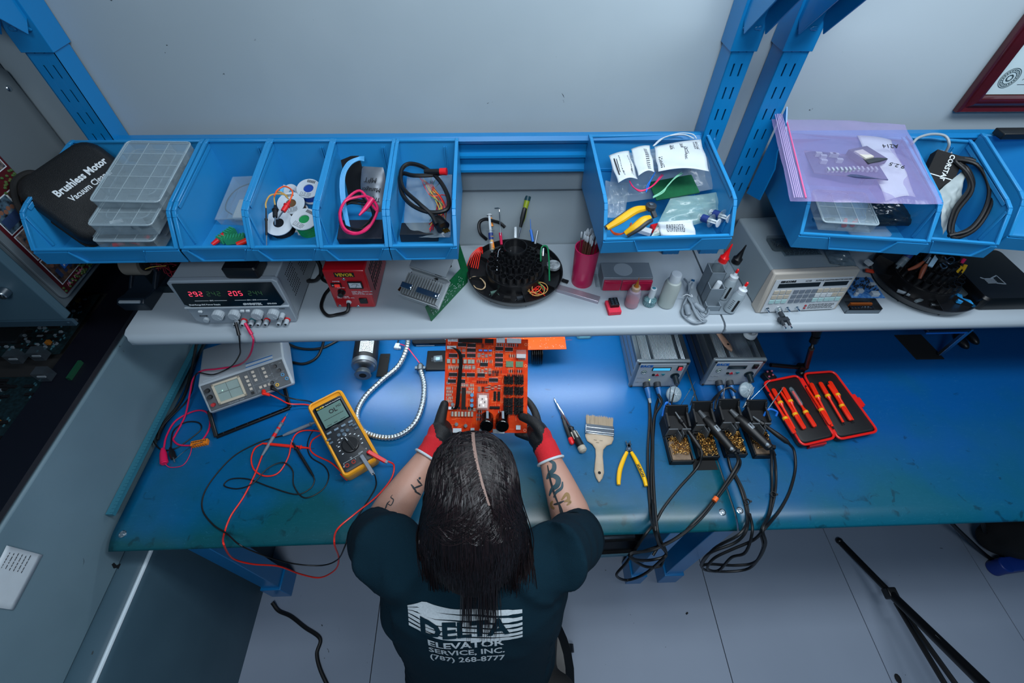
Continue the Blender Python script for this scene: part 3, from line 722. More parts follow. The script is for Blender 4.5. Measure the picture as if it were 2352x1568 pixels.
solo('wire_bundle', b, ORW, 'orange wires below the yellow plier handles', 'wires')
b = MB(); p = PK(1508, 526, .02); b.box(p.x, p.y, p.z, .022, .022, .014, Matrix.Rotation(.3, 3, 'Z')); b.box(p.x+.012, p.y+.002, p.z+.002, .006, .016, .010); solo('terminal_clamp', b, RED, 'red square clamp beside the pliers in the sixth bin', 'clamp', bev=.001)
b = MB(); p = PK(1480, 530, .018); b.box(p.x, p.y, p.z, .03, .016, .01, Matrix.Rotation(-.5, 3, 'Z')); solo('adapter', b, WHITE, 'small white adapter beside the red clamp', 'adapter', bev=.001)
def syringe(a, d, label, r=.008, L=.055, body=CLEARM, plung=WHITE, ext=.02, name='syringe'):
    a = Vector(a); d = Vector(d).normalized(); t = thing(name, label, 'syringe', a)
    b = MB(); b.cyl((0, 0, 0), d*L, r, r, 16); b.cyl(-d*.008, (0, 0, 0), r*.3, r*.4, 8); part('barrel', b, body, t)
    b = MB(); b.cyl(d*L, d*(L+.0015), r*1.8, r*1.8, 16); part('finger_flange', b, body, t)
    b = MB(); x = d.orthogonal().normalized(); y = d.cross(x)
    b.bar(d*(L*.4), d*(L+ext), r*1.1, .0014, up=x); b.bar(d*(L*.4), d*(L+ext), r*1.1, .0014, up=y); b.cyl(d*(L+ext), d*(L+ext+.002), r*1.15, r*1.15, 16); b.cyl(d*L*.35, d*L*.42, r*.85, r*.85, 12); part('plunger', b, plung, t)
    b = MB(); b.cyl(d*L*.55, d*L*.9, r*1.02, r*1.02, 16, False); part('printed_band', b, mat('navy_band', '1b3478', .5), t)
    return t
syringe(PK(1590, 492, .035), (.6, -.75, .18), 'white syringe pointing forward, left one in the sixth bin', ext=.016, L=.045)
syringe(PK(1618, 482, .04), (.5, -.8, .22), 'white syringe beside the first, right one in the sixth bin', ext=.016, L=.045)
# --- bin 7
PINKB = mat('pink_antistatic_film', 'a493c8', .22, alpha=.34, spec=1, bump=.8, bscale=45, noise=.3, nscale=8, col2='8ea0d8')
corners = [BP(1815, 462, .115), BP(2165, 470, .115), BP(2080, 285, .165), BP(1772, 270, .165)]
ob, nn = bag('antistatic_bag', corners, PINKB, 'large pink translucent bag with a zip edge lying over the seventh bin', th=.012, seed=21, nu=50, nv=40, wr=.003)
ctr = sum([Vector(p) for p in corners], Vector())/4
cB = [Vector(p) for p in corners]
bagp = lambda u, v, o=0: cB[0]*(1-u)*(1-v)+cB[1]*u*(1-v)+cB[2]*u*v+cB[3]*(1-u)*v+nn*o
b = MB(); 
for k in range(5): b.tube([bagp(.012+.012*k, v/16, .010 if k else .009)-ctr for v in range(17)], .0010, 5)
part('zip_ridges', b, mat('lilac_ridge', 'b9a6d4', .3), ob)
b = MB(); b.tube([bagp(.085, v/16, .0095)-ctr for v in range(17)], .0016, 6); part('zip_line', b, mat('pink_zip', 'e0669a', .4), ob)
t = thing('circuit_board', 'grey board with connectors seen through the pink bag', 'circuit board', bagp(.45, .45, -.004)); rotm = Matrix.Rotation(-.2, 3, 'Z')
b = MB(); b.box(0, 0, 0, .14, .09, .002, rotm); part('board', b, mat('violet_grey_board', '3a4468', .5, noise=.5, nscale=90), t)
b = MB(); rs = random.Random(4)
for k in range(12): b.box(-.05+.009*k, -.025+rs.uniform(-.002, .002), .005, .004, .012, .006, rotm)
for k in range(6): b.box(rs.uniform(-.055, .0), rs.uniform(0, .035), .006, .012, .007, .008, rotm)
part('component', b, mat('pale_component', '9ea6b4', .5), t)
t = thing('relay_socket', 'dark connector with a cream face seen through the pink bag', 'connector', bagp(.6, .52, .001)); b = MB(); b.box(0, 0, .003, .05, .055, .012, Matrix.Rotation(.3, 3, 'Z')); part('housing', b, DGREY, t, bev=.001)
b = MB(); b.box(-.012, -.004, .0105, .022, .03, .003, Matrix.Rotation(.3, 3, 'Z')); part('cream_face', b, mat('cream_plastic', 'cfc9bd', .5), t)
t = label_sheet([bagp(.66, .06, -.008), bagp(.88, .12, -.008), bagp(.86, .8, -.006), bagp(.62, .84, -.006)], 'white paper slip with handwriting seen through the pink bag', [], name='paper_slip', cat='paper')
letters([('A214', .016, Matrix.Translation(bagp(.77, .62, .0135)-t.location)@Matrix.Rotation(PI, 4, 'Z')@Matrix.Rotation(-.2, 4, 'X'), dict(shear=.2)), ('9.2.5', .015, Matrix.Translation(bagp(.76, .38, .0135)-t.location)@Matrix.Rotation(2.6, 4, 'Z')@Matrix.Rotation(-.2, 4, 'X'), dict(shear=.2))], INK, t)
organizer(.105, .09, .026, BP(1925, 495, .05), (math.radians(8), 0, math.radians(-7)), 'clear organizer with pink bits under the front of the pink bag', 3, 2, [(.0, -.03, .018, RED, 1.2), (.02, -.028, .018, RED, .9), (-.03, -.025, .02, INK, .2)])
ABAG = mat('dark_antistatic_film', '1c2a33', .15, .3, alpha=.8, spec=1, bump=.9, bscale=40)
t, _ = bag('antistatic_bag', [BP(1985, 520, .02), BP(2110, 518, .025), BP(2070, 462, .06), BP(1995, 465, .055)], ABAG, 'dark shiny antistatic bag at the front of the seventh bin', th=.010, seed=11)
b = MB(); p = BP(1990, 528, .008); b.prism(rrect(.09, .05, .008), 0, .003); b.v = [v+p for v in b.v]; solo('plastic_cover', b, CLEAR, 'clear plastic lid lying flat under the dark bag', 'lid')
b = MB(); p = BP(1895, 505, .028)
for k in range(3): b.box(p.x-.012+k*.03, p.y, p.z, .028, .01, .006, Matrix.Rotation(-.1, 3, 'Z'))
solo('pin_header', b, STEEL, 'metal pin header strips below the clear organizer', 'connector')
# --- bin 8
b = MB(); 
for k in range(6):
    P = [PK(2160+k*6, 345-k*2, .10), PK(2145+k*6, 375, .09), PK(2125+k*7, 420, .06), PK(2120+k*8, 455, .05)]; b.path(P, .0028, 8, 6)
b.path([PK(2095, 330, .135), PK(2110, 316, .14), PK(2140, 308, .142), PK(2170, 312, .14), PK(2180, 330, .13), PK(2172, 350, .11)], .0028, 8)
solo('network_cable', b, mat('pale_grey_cable', '97a1a8', .45), 'pale grey cable coiled beside the pink bag in the eighth bin', 'cable')
t = thing('carton', 'black carton lettered CORSTAT in the eighth bin', 'box', PK(2165, 395, .09), rot=(math.radians(38), math.radians(5), math.radians(-28)))
b = MB(); b.b2(-.028, -.055, -.025, .028, .045, 0); part('carton_body', b, MATTE, t, bev=.001)
b = MB(); b.b2(-.028, -.012, 0, .028, -.010, .0008); part('fold_line', b, WINK, t)
letters([('CORSTAT', .0135, Matrix.Translation((.004, .012, .0005))@Matrix.Rotation(-PI/2, 4, 'Z'), dict(bold=.0003))], WINK, t)
bag('paper_bag', [PK(2165, 540, .015), PK(2185, 500, .03), PK(2225, 380, .10), PK(2155, 440, .07)], mat('frosted_bag', 'a9b6b8', .45, alpha=.88, noise=.2), 'frosted pointed bag with black marks in the eighth bin', th=.008, seed=31)
P = []
for i in range(5):
    jx, jy, jz = random.uniform(-7, 7), random.uniform(-6, 6), random.uniform(-.004, .004)
    for pt in ((2205, 362, .11), (2255, 372, .11), (2282, 420, .095), (2275, 470, .075), (2240, 520, .05), (2190, 535, .04), (2200, 480, .06), (2235, 430, .085), (2225, 390, .10)):
        P.append(PK(pt[0]+jx-i*3, pt[1]+jy+i*3, pt[2]+jz))
cable('black_cable', P[:-3], .0036, RUB, 'black power cord coiled at the right of the eighth bin', k=5)
# ------------------------------------------------------------------ things on the riser shelf
def shelf_pt(px, py, dz=0): return AZ(px, py, SZ+dz)
def knob_mb(c, r, L, mark=True, n=20):
    b = MB(); c = Vector(c); P = []
    b.cyl(c, c+Vector((0, -L*.15, 0)), r*1.08, r*1.05, n); b.cyl(c+Vector((0, -L*.15, 0)), c+Vector((0, -L, 0)), r, r*.92, n)
    for k in range(16):
        a = 2*PI*k/16; b.box(c.x+r*.97*math.cos(a), c.y-L*.55, c.z+r*.97*math.sin(a), r*.14, L*.8, r*.14, Matrix.Rotation(-a, 3, 'Y'))
    if mark: b.box(c.x+r*.3, c.y-L-.0002, c.z-r*.45, r*.12, .0006, r*.8, Matrix.Rotation(-.6, 3, 'Y'))
    return b
# --- bench power supply
PSW, PSH, PSD = .240, .140, .215
t = thing('power_supply', 'grey bench power supply with red digits, four knobs and seven binding posts', 'power supply', (-.729, .762, SZ), 0)
PSUG = mat('power_supply_grey', '9aa5ad', .45); PSUL = mat('power_supply_panel', '8f9aa4', .5)
b = MB(); b.b2(.004, .012, .006, PSW-.004, PSD, PSH-.001); part('case', b, PSUG, t, bev=.003)
b = MB(); fr = [(0, .006), (PSW-.0, .006), (PSW, .012), (PSW, PSH-.006), (PSW-.01, PSH+.004), (.01, PSH+.004), (0, PSH-.006)]
b.prismy([(.012, .002), (PSW-.004, .002), (PSW, .012), (PSW, PSH-.004), (PSW-.008, PSH+.003), (.008, PSH+.003), (0, PSH-.004), (0, .014)], 0, .014); part('front_panel', b, PSUL, t, bev=.002)
b = MB(); b.prismy([(.006, .072), (.018, .064), (PSW-.018, .064), (PSW-.006, .074), (PSW-.012, PSH-.004), (.012, PSH-.004)], -.003, .002); part('display_window', b, mat('glossy_black', '05070d', .12, spec=.8), t)
b = MB(); b.b2(0, -.004, .058, PSW, .002, .062); part('trim_ridge', b, LGREY, t, bev=.001)
LEDR = mat('lit_red_digits', (.95, .06, .12), .5, emit=1.1); LEDG = mat('dim_green_digits', (.03, .09, .04), .5, emit=.35)
SEG = {'0': 'abcdef', '1': 'bc', '2': 'abged', '3': 'abgcd', '4': 'fgbc', '5': 'afgcd', '8': 'abcdefg', '9': 'abfgcd'}
def seg_digits(s, x, z, h, y=-.0036):
    b = MB(); w_ = h*.5; th = h*.1
    for ch in s:
        if ch == '.': b.box(x-w_*.15, y, z-h/2, th, .0004, th); continue
        for q in SEG[ch]:
            dx, dz, ww, hh = {'a': (w_/2, h/2, w_*.8, th), 'g': (w_/2, 0, w_*.8, th), 'd': (w_/2, -h/2, w_*.8, th), 'b': (w_, h/4, th, h*.42), 'c': (w_, -h/4, th, h*.42), 'f': (0, h/4, th, h*.42), 'e': (0, -h/4, th, h*.42)}[q]
            b.box(x+dx+dz*.12, y, z+dz, ww, .0004, hh)
        x += w_*1.75
    return b
for s, x, m in (('292', .034, LEDR), ('242', .074, LEDG), ('2.05', .122, LEDR), ('244', .166, LEDG)):
    part('digit_display', seg_digits(s, x, .106, .013), m, t, smooth=0)
b = MB()
for x0, x1 in ((.036, .067), (.080, .108), (.126, .152), (.176, .200)): b.b2(x0, -.0036, .0835, x1, -.0032, .0843)
part('printed_rule', b, WINK, t)
letters([('Dual-Range DC Power Supply', .0058, FRONT(.052, -.0034, .071)), ('GWINSTEK', .0085, FRONT(.160, -.0034, .0705), dict(bold=.0003)), ('GPS-3303', .0055, FRONT(.205, -.0034, .071)), ('CH2', .0045, FRONT(.0735, -.0034, .084)), ('CH1 / CH3', .0045, FRONT(.164, -.0034, .084))], WINK, t)
letters([('POWER', .0055, FRONT(.028, -.0005, .030)), ('CURRENT', .0035, FRONT(.067, -.0005, .056)), ('VOLTAGE', .0035, FRONT(.106, -.0005, .056)), ('CURRENT', .0035, FRONT(.160, -.0005, .056)), ('VOLTAGE', .0035, FRONT(.198, -.0005, .056)), ('TRACKING', .0035, FRONT(.132, -.0005, .056)), ('OUTPUT', .0035, FRONT(.219, -.0005, .050))], INK, t)
for x in (.069, .107, .160, .197): part('knob', knob_mb((x, 0, .040), .0118, .016), LGREY, t, smooth=50)
b = MB(); b.cyl((.029, 0, .018), (.029, -.006, .018), .007, .0065, 20); part('power_button', b, LGREY, t, bev=.0005)
for x in (.030, .127, .140): 
    b = MB(); b.box(x, -.003, .048, .0085, .006, .0055); part('push_button', b, WHITE, t, bev=.001)
for i, x in enumerate((.098, .1155, .135, .1525, .170, .201, .218)):
    b = MB(); c = Vector((x, 0, .012)); b.cyl(c, c+Vector((0, -.003, 0)), .0072, .0072, 18); o = part('binding_post', b, [INK, RED, mat('teal_ring', '2a6d78', .4), INK, RED, INK, RED][i], t)
    b = MB(); b.cyl(c+Vector((0, -.003, 0)), c+Vector((0, -.017, 0)), .0058, .0052, 14); part('cap', b, LGREY, o, bev=.0006); b = MB(); b.cyl(c+Vector((0, -.0168, 0)), c+Vector((0, -.0174, 0)), .0028, .0028, 12); part('socket', b, INK, o)
b = MB(); c = Vector((.214, 0, .031)); b.cyl(c, c+Vector((0, -.015, 0)), .0062, .0058, 16); part('small_knob', b, LGREY, t, bev=.0006)
b = MB()
for g0 in (0, 1):
    for j in range(8):
        for k in range(9):
            b.cyl((PSW-.0042, .05+g0*.075+j*.0062+(k % 2)*.003, .045+k*.0085), (PSW-.0036, .05+g0*.075+j*.0062+(k % 2)*.003, .045+k*.0085), .0019, .0019, 6)
part('side_vent', b, INK, t)
t = thing('adapter_box', 'black plastic box standing on top of the grey power supply', 'box', AZ(562, 636, SZ+PSH+.003)+Vector((-.0, .018, 0)), -.03); b = MB(); b.loft([[Vector((x, y, z)) for x, y in rrect(.075-2*i, .05-2*i, .006)] for z, i in ((0, .002), (.004, 0), (.026, 0), (.030, .003))]); part('case', b, BLACK, t); b = MB(); b.box(-.042, .012, .012, .010, .006, .004); part('metal_tab', b, STEEL, t)
# --- tape dispenser
c = shelf_pt(318, 715); t = thing('tape_dispenser', 'dark tape dispenser with a roll of tan tape at the left end of the shelf', 'tape dispenser', c+Vector((0, .012, 0)), -.02)
b = MB(); b.prismx([(-.01, 0), (.055, 0), (.11, 0), (.12, .02), (.115, .075), (.095, .08), (.085, .045), (.05, .028), (.02, .030), (-.004, .038), (-.016, .030)], -.033, .033); part('base', b, mat('slate_plastic', '16222e', .4), t, bev=.003)
for s in (-1, 1):
    b = MB(); b.prismx([(.03, .02), (.115, .02), (.118, .085), (.10, .098), (.085, .09), (.075, .05), (.05, .035)], s*.030-.003, s*.030+.003); part('side_plate', b, mat('slate_plastic', '16222e', .4), t, bev=.001)
b = MB(); b.cyl((-.024, .075, .078), (.020, .075, .078), .027, .027, 32); part('tape_roll', b, mat('tan_tape', '7f7a72', .6), t)
b = MB(); b.cyl((.020, .075, .078), (.024, .075, .078), .017, .017, 24); b.cyl((-.028, .075, .078), (.028, .075, .078), .009, .009, 18); part('hub', b, MATTE, t)
b = MB(); b.box(0, -.012, .034, .05, .006, .004); part('cutter', b, LGREY, t)
# --- open chassis with red wires
a = shelf_pt(362, 680); t = thing('open_chassis', 'open grey metal chassis with red wires between the tape dispenser and the power supply', 'chassis', a+Vector((.0, .012, 0)), 0)
b = MB(); b.b2(-.004, 0, 0, .045, .0015, .022); b.b2(-.004, 0, 0, .045, .19, .0015); b.b2(-.004, 0, 0, -.0025, .19, .085); b.b2(-.004, .1885, 0, .045, .19, .085); part('case', b, mat('dark_sheet_metal', '1c2c35', .4, .5), t)
b = MB(); rs = random.Random(9)
for k in range(9): b.path([(rs.uniform(.0, .01), rs.uniform(.02, .05), rs.uniform(.03, .08)), (rs.uniform(.0, .03), rs.uniform(.03, .09), rs.uniform(.05, .09)), (rs.uniform(.01, .04), rs.uniform(.03, .09), rs.uniform(.02, .06)), (.042, rs.uniform(.02, .08), rs.uniform(.02, .05))], .0010, 5, 6)
part('red_wiring', b, mat('dark_red_wire', '8d1c30', .5), t, kind='stuff')
b = MB(); b.path([(-.006, .02, .06), (.002, .01, .072), (.02, .015, .075), (.04, .03, .065)], .0012, 6, 8); part('yellow_wire', b, mat('yellow_wire', 'c9a94a', .5), t)
# --- circuit board hanging on the wall, left
a = AY(250, 680, 1.02); t = thing('circuit_board', 'dark circuit board with a dull green display leaning at the wall left of the shelf', 'circuit board', a+Vector((0, .0, 0)), rot=(math.radians(-12), 0, 0))
b = MB(); b.loft([[Vector((x, y, z)) for x, z in ((-.085, .05), (.07, .055), (.07, -.075), (.0, -.115), (-.045, -.06), (-.095, .0))] for y in (0, .0025)]); part('board', b, PCBK, t)
b = MB(); b.box(-.02, -.004, .036, .07, .006, .022); part('display_frame', b, MATTE, t); b = MB(); b.box(-.02, -.0075, .034, .052, .001, .014); part('display_glass', b, mat('dull_green_glass', '0c2c18', .25), t)
for (x, z, sx, sz, m) in ((-.062, .006, .018, .024, ORG), (-.034, -.022, .03, .006, BLUES), (-.034, -.038, .022, .016, BLUES)):
    b = MB(); b.box(x, -.005, z, sx, .010, sz); part('component', b, m, t, bev=.001)
for i, (x, z, l_) in enumerate(((-.096, -.008, .035), (-.084, -.04, .02), (-.038, -.092, .04))):
    b = MB(); b.box(x, -.006, z, .006, .010, l_, Matrix.Rotation(.6, 3, 'Y')); part('edge_connector', b, LGREY, t, bev=.0008)
b = MB(); rs = random.Random(6)
for k in range(5): b.box(-.002+k*.014, -.004, -.034, .007, .006, .009)
for k in range(60): b.box(rs.uniform(-.03, .065), -.003, rs.uniform(-.06, .05), .003, .004, .002)
part('small_components', b, mat('pale_component', '9ea6b4', .5), t, kind='stuff')
# --- wall cabinet with photo poster on its side
t = thing('wall_cabinet', 'dark steel wall cabinet at the upper left with a lever handle', 'cabinet', (-1.3, .9, 1.12)); O = Vector((-1.3, .9, 1.12))
def wc(n, b, m, **k): b.v = [v-O for v in b.v]; return part(n, b, m, t, **k)
b = MB(); b.b2(-1.75, .75, 1.125, -.985, 1.045, 2.1); wc('body', b, mat('cabinet_side_grey', '4f5a61', .5), bev=.003)
b = MB(); b.b2(-1.75, .726, 1.115, -.975, .748, 2.1); wc('door_panel', b, CABD, bev=.004)
b = MB(); b.b2(-1.75, .722, 1.10, -.962, .730, 1.117); b.cyl((-.972, .7215, 1.111), (-.972, .7195, 1.111), .003, .003, 10); wc('bottom_rail', b, mat('cabinet_rail', '2c4250', .4))
a = AY(20, 668, .726)
b = MB(); b.bar((a.x-.06, .716, a.z+.035), (a.x, .714, a.z), .018, .014, up=(0, -1, 0)); b.cyl((a.x-.004, .726, a.z+.002), (a.x-.004, .708, a.z+.002), .011, .010, 16); wc('handle', b, STEEL, bev=.002)
pl = MB(); pl.loft([[Vector((x, .90+u, 1.335+v)) for u, v in rrect(.28, .385, .016)] for x in (-.984, -.978)]); o = part('side_plate', MB(), GREYP, t) if False else None
pl.v = [v-O for v in pl.v]; part('side_plate', pl, mat('plate_grey', '5d676d', .45), t, bev=.001)
for (px, py) in ((20, 203), (160, 645)):
    a = AX(px, py, -.978); b = MB(); b.sph((a.x, a.y, a.z), (.003, .006, .006), 14, 8); wc('rivet', b, STEEL)
# poster: strip of photographs on a dark red card, plane X=-.977
MX = Matrix(((0, 0, 1, 0), (1, 0, 0, 0), (0, 1, 0, 0), (0, 0, 0, 1)))  # local x->Y, y->Z, z->X
a = AX(112, 655, -.9765); a2 = AX(0, 340, -.9765)
t = thing('photo_poster', 'dark red holiday poster of group photos on the side of the wall cabinet', 'poster', (-.9772, .775, 1.15), rot=MX.to_euler())
b = MB(); b.b2(0, 0, 0, .115, .36, .0006); part('sheet', b, mat('maroon_card', '4a0f18', .5), t)
rs = random.Random(12); 
PH = [mat('photo_print_a', '1a1c24', .4, noise=.9, nscale=90, col2='7a5a48'), mat('photo_print_b', '20303e', .4, noise=.9, nscale=110, col2='9a8478'), mat('photo_print_c', '14161c', .4, noise=.95, nscale=80, col2='5b7a90')]
for i, (x0, y0, x1, y1) in enumerate(((.010, .022, .105, .085), (.010, .092, .105, .150), (.010, .158, .062, .215), (.066, .158, .108, .215), (.010, .250, .108, .31))):
    b = MB(); b.b2(x0-.002, y0-.002, .0006, x1+.002, y1+.002, .0009); o = part('photo_border', b, WHITE, t)
    b = MB(); b.b2(x0, y0, .0009, x1, y1, .0012); part('photo_print', b, PH[i % 3], o)
    b = MB()
    for k in range(5):
        hx = x0+(x1-x0)*(.14+.18*k); b.lathe([(.0045, .0012), (.0045, .0014)], 12, (hx, y0+(y1-y0)*.66+rs.uniform(-.004, .004), 0))
    part('face_dots', b, mat('photo_skin', '7d5443', .6), o)
    b = MB()
    for k in range(5): hx = x0+(x1-x0)*(.14+.18*k); b.box(hx, y0+(y1-y0)*.32, .0013, .009, .020, .0003)
    part('shirt_dots', b, mat('photo_navy', '22385e', .6), o)
b = MB()
for k in range(70): b.sph((rs.uniform(.07, .115) if k % 2 else rs.uniform(.0, .115), rs.uniform(.0, .02) if k % 3 else rs.uniform(.216, .246), .0015), .003, 6, 4)
part('garland_print', b, mat('garland_green', '2c5a2a', .6, noise=.5, nscale=200, col2='6a4a22'), t, kind='stuff')
b = MB(); b.b2(.040, .040, .0014, .068, .053, .0019); part('tag_print', b, BLUES, t)
letters([('# LIKE', .008, Matrix.Translation((.054, .0465, .0021)))], WINK, t)
letters([('Fiesta Navidad', .010, Matrix.Translation((.045, .011, .0012)), dict(shear=.4))], mat('pink_ink', 'c77f95', .6), t)
b = MB(); b.lathe([(.016, .001), (.016, .002), (.013, .0024)], 24, (.028, .232, 0)); part('round_badge', b, WHITE, t)
b = MB(); b.lathe([(.012, .0024), (.012, .0028)], 24, (.028, .232, 0)); part('badge_centre', b, mat('badge_green', '2c5a4f', .5), t)
# --- red transformer
t = thing('variable_transformer', 'red transformer box lettered VEVOR with a small meter', 'transformer', (-.404, .806, SZ), -.02)
RB = mat('red_enamel', 'b5101a', .3, coat=.3); VW, VH, VD = .098, .128, .17
b = MB(); b.b2(0, 0, .004, VW, VD, VH); part('case', b, RB, t, bev=.004)
b = MB()
for k in range(9):
    for j in range(3): b.b2(VW-.0006, .03+k*.012, .035+j*.026, VW+.0006, .036+k*.012, .055+j*.026)
part('side_vent', b, INK, t)
b = MB(); b.b2(.0255, -.0008, .108, .072, .001, .1215); part('name_plate', b, INK, t); letters([('VEVOR', .0125, FRONT(.049, -.0012, .1148), dict(bold=.0004))], mat('yellow_ink', 'd8b422', .5), t)
b = MB(); b.b2(.010, -.003, .078, .034, .001, .089); o = part('power_switch', b, INK, t); b = MB(); b.b2(.019, -.006, .080, .031, -.002, .087); part('rocker', b, mat('lit_red_rocker', (.9, .04, .03), .3, emit=.25), o)
b = MB(); b.b2(.050, -.003, .072, .084, .001, .094); o = part('meter', b, BLACK, t); b = MB(); b.b2(.053, -.0035, .076, .081, -.002, .091); part('dial_face', b, WHITE, o); b = MB(); b.bar((.067, -.004, .077), (.073, -.004, .088), .0005, .0008); b.tube([(.067+.011*math.cos(a), -.0038, .077+.011*math.sin(a)) for a in [PI*(.2+.06*k) for k in range(11)]], .0003, 4); part('needle', b, INK, o)
b = MB(); b.cyl((.028, 0, .060), (.028, -.014, .060), .008, .0065, 18); b.cyl((.028, 0, .060), (.028, -.003, .060), .0095, .0095, 18); part('fuse_holder', b, BLACK, t, bev=.0006)
b = MB(); b.b2(.063, -.003, .020, .083, .001, .038); part('outlet', b, BLACK, t, bev=.002)
b = MB(); b.cyl((.036, 0, .024), (.036, -.005, .024), .0065, .005, 18); part('cord_grommet', b, WHITE, t)
for x, z in ((.044, .101), (.055, .009), (.010, .011)):
    b = MB(); b.sph((x, 0, z), (.004, .002, .004), 12, 6); part('screw', b, STEEL, t)
letters([('POWER', .0048, FRONT(.024, -.0004, .0935)), ('FUSE 10A', .0045, FRONT(.030, -.0004, .0735)), ('MODEL NO : TDGC2-1 KM\nMAX. : 1000VA\nOUTPUT: 0-130V AC 60Hz', .0042, FRONT(.052, -.0004, .056), dict(align='LEFT')), ('TRANSFORMER\nINPUT : 110V AC 60Hz', .0042, FRONT(.012, -.0004, .041), dict(align='LEFT')), ('O', .005, FRONT(.0145, -.0036, .0835))], WINK, t)
V0 = Vector((-.404+.036, .806-.005, SZ+.024))
cable('black_cable', [V0, V0+Vector((-.002, -.020, -.008)), shelf_pt(775, 722, .006), shelf_pt(752, 724, .005), shelf_pt(738, 705, .005), shelf_pt(745, 678, .006)+Vector((0, 0, 0)), shelf_pt(760, 655, .008), shelf_pt(740, 640, .01), shelf_pt(745, 620, .012)], .0042, RUB, 'black cord leaving the front of the red transformer')
P = []
for i in range(3):
    for j in range(10):
        a = 2*PI*j/10; P.append(shelf_pt(720, 635, .012)+Vector((.030*math.cos(a)*(1+.05*i), -.006*i+.012*math.sin(a), .035+.038*math.sin(a)+.004*i)))
cable('black_cable', P, .004, RUB, 'black cord coiled between the power supply and the red transformer', k=5)
# --- heatsink module on a green board
t = thing('heatsink_module', 'finned aluminium heatsink bolted to an upright green circuit board', 'heatsink', shelf_pt(990, 737, .001)); O = t.location
P1 = Vector((0, 0, 0)); P2 = shelf_pt(1073, 648)-O; dr = P2.normalized(); L_ = P2.length; up = (Vector((0, 0, 1))+dr.cross(Vector((0, 0, 1)))*-.25).normalized()
nb = dr.cross(up).normalized()
b = MB(); poly = [(0, 0), (L_, 0), (L_*1.10, .03), (L_*1.10, .13), (L_*.98, .13), (L_*.95, .05), (0, .045)]
b.loft([[dr*u+up*v+nb*o for u, v in poly] for o in (0, .002)]); part('board', b, PCBG, t)
b = MB(); rs = random.Random(8)
for k in range(90): u = rs.uniform(.01, L_*.9); b.add([dr*(u+du)+up*(v_+dv)+nb*.0023 for v_ in [rs.uniform(.006, .036)] for du, dv in ((0, 0), (.0025, 0), (.0025, .001), (0, .001))], [(0, 1, 2, 3)])
part('board_print', b, WINK, t, smooth=0, kind='stuff')
R = Matrix((dr, -nb, up)).transposed()
hc = shelf_pt(978, 665, .055)-O
RH = Matrix.Rotation(math.radians(-26), 3, 'Z')@Matrix.Rotation(math.radians(28), 3, 'X')
b = MB(); b.box(*(hc), .105, .075, .004, RH)
for k in range(15):
    v = RH@Vector((-.049+k*.007, -.004, .012)); b.box(*(hc+v), .0012, .055, .022, RH)
for s in (-1, 1): v = RH@Vector((0, s*.036, .012)); b.box(*(hc+v), .105, .002, .024, RH)
part('fin_block', b, mat('raw_aluminium', 'a9b0b4', .4, .35), t)
b = MB(); v = RH@Vector((.0, .062, .03)); b.box(*(hc+v), .10, .05, .003, RH); part('cover_plate', b, mat('plate_aluminium', '8f989e', .4, .3), t)
for dx, w_ in ((-.036, .03), (.022, .06)):
    b = MB(); v = RH@Vector((dx, -.012, .028)); b.box(*(hc+v), w_, .014, .004, RH); o = part('clamp_bar', b, STEEL, t, bev=.001)
    b = MB(); v = RH@Vector((dx+w_*.35, -.012, .031)); b.cyl(hc+v, hc+v+RH@Vector((0, 0, .002)), .0028, .0028, 6); part('bolt', b, CHROME, o)
b = MB(); b.bar(hc+Vector((-.03, .06, -.005)), hc+Vector((-.065, .02, -.03)), .03, .006); part('copper_flange', b, mat('bronze_flange', '4a2f1e', .4, .5), t)
b = MB(); 
for k in range(8): b.box(*(dr*(.05+k*.011)+up*.075-nb*.012), .006, .02, .004, R)
part('terminal_row', b, MATTE, t)
# --- tool carousels
def carousel(c, label, rz=0):
    t = thing('tool_carousel', label, 'tool carousel', c, rz, 'round black tool carousels'); K = mat('carousel_black', '141518', .3, spec=.7)
    b = MB(); b.lathe([(.055, 0), (.100, .002), (.121, .010), (.127, .026), (.1245, .0265), (.119, .013), (.098, .006), (.0, .005)], 64, cap=False)
    for k in range(8):
        a = 2*PI*k/8+.2; b.bar((.074*math.cos(a), .074*math.sin(a), .013), (.119*math.cos(a), .119*math.sin(a), .013), .0015, .016)
    b.lathe([(.079, .005), (.079, .013), (.077, .034), (.0, .035)], 48, cap=False); part('tray', b, K, t)
    def ring(R, n, r, z0, z1, nm):
        b = MB(); b.lathe([(R+r*.9, z0-.010), (R+r*1.1, z0), (R+r*1.1, z0+.002), (0, z0+.0025)], 48, cap=False)
        for k in range(n):
            a = 2*PI*k/n; q = (R*math.cos(a), R*math.sin(a), 0); b.lathe([(r, z0), (r, z1), (r*.84, z1), (r*.84, z0+.003), (0, z0+.003)], 14, q, cap=False)
        part(nm, b, K, t)
    ring(.0635, 21, .0092, .034, .054, 'lower_cup_ring'); ring(.0460, 20, .0070, .052, .074, 'middle_cup_ring'); ring(.034, 18, .0058, .070, .090, 'upper_cup_ring')
    b = MB(); b.lathe([(.029, .070), (.030, .104), (.0275, .104), (.0265, .082), (0, .082)], 40, cap=False); part('centre_cup', b, K, t)
    return t
CC = shelf_pt(1183, 650)+Vector((0, -.004, 0)); CC = Vector((AZ(1183, 628, SZ+.02).x, AZ(1183, 622, SZ+.02).y, SZ))
cr = carousel(CC, 'round black tool carousel in the middle of the shelf beside the pink cup')
C2 = Vector((AZ(2122, 640, SZ+.02).x, AZ(2122, 640, SZ+.02).y, SZ)); 
cr2 = dup(cr, C2, .4, 'round black tool carousel on the right beside the black logo box')
def tool_at(px, py, dz): return AZ(px, py, SZ+dz)
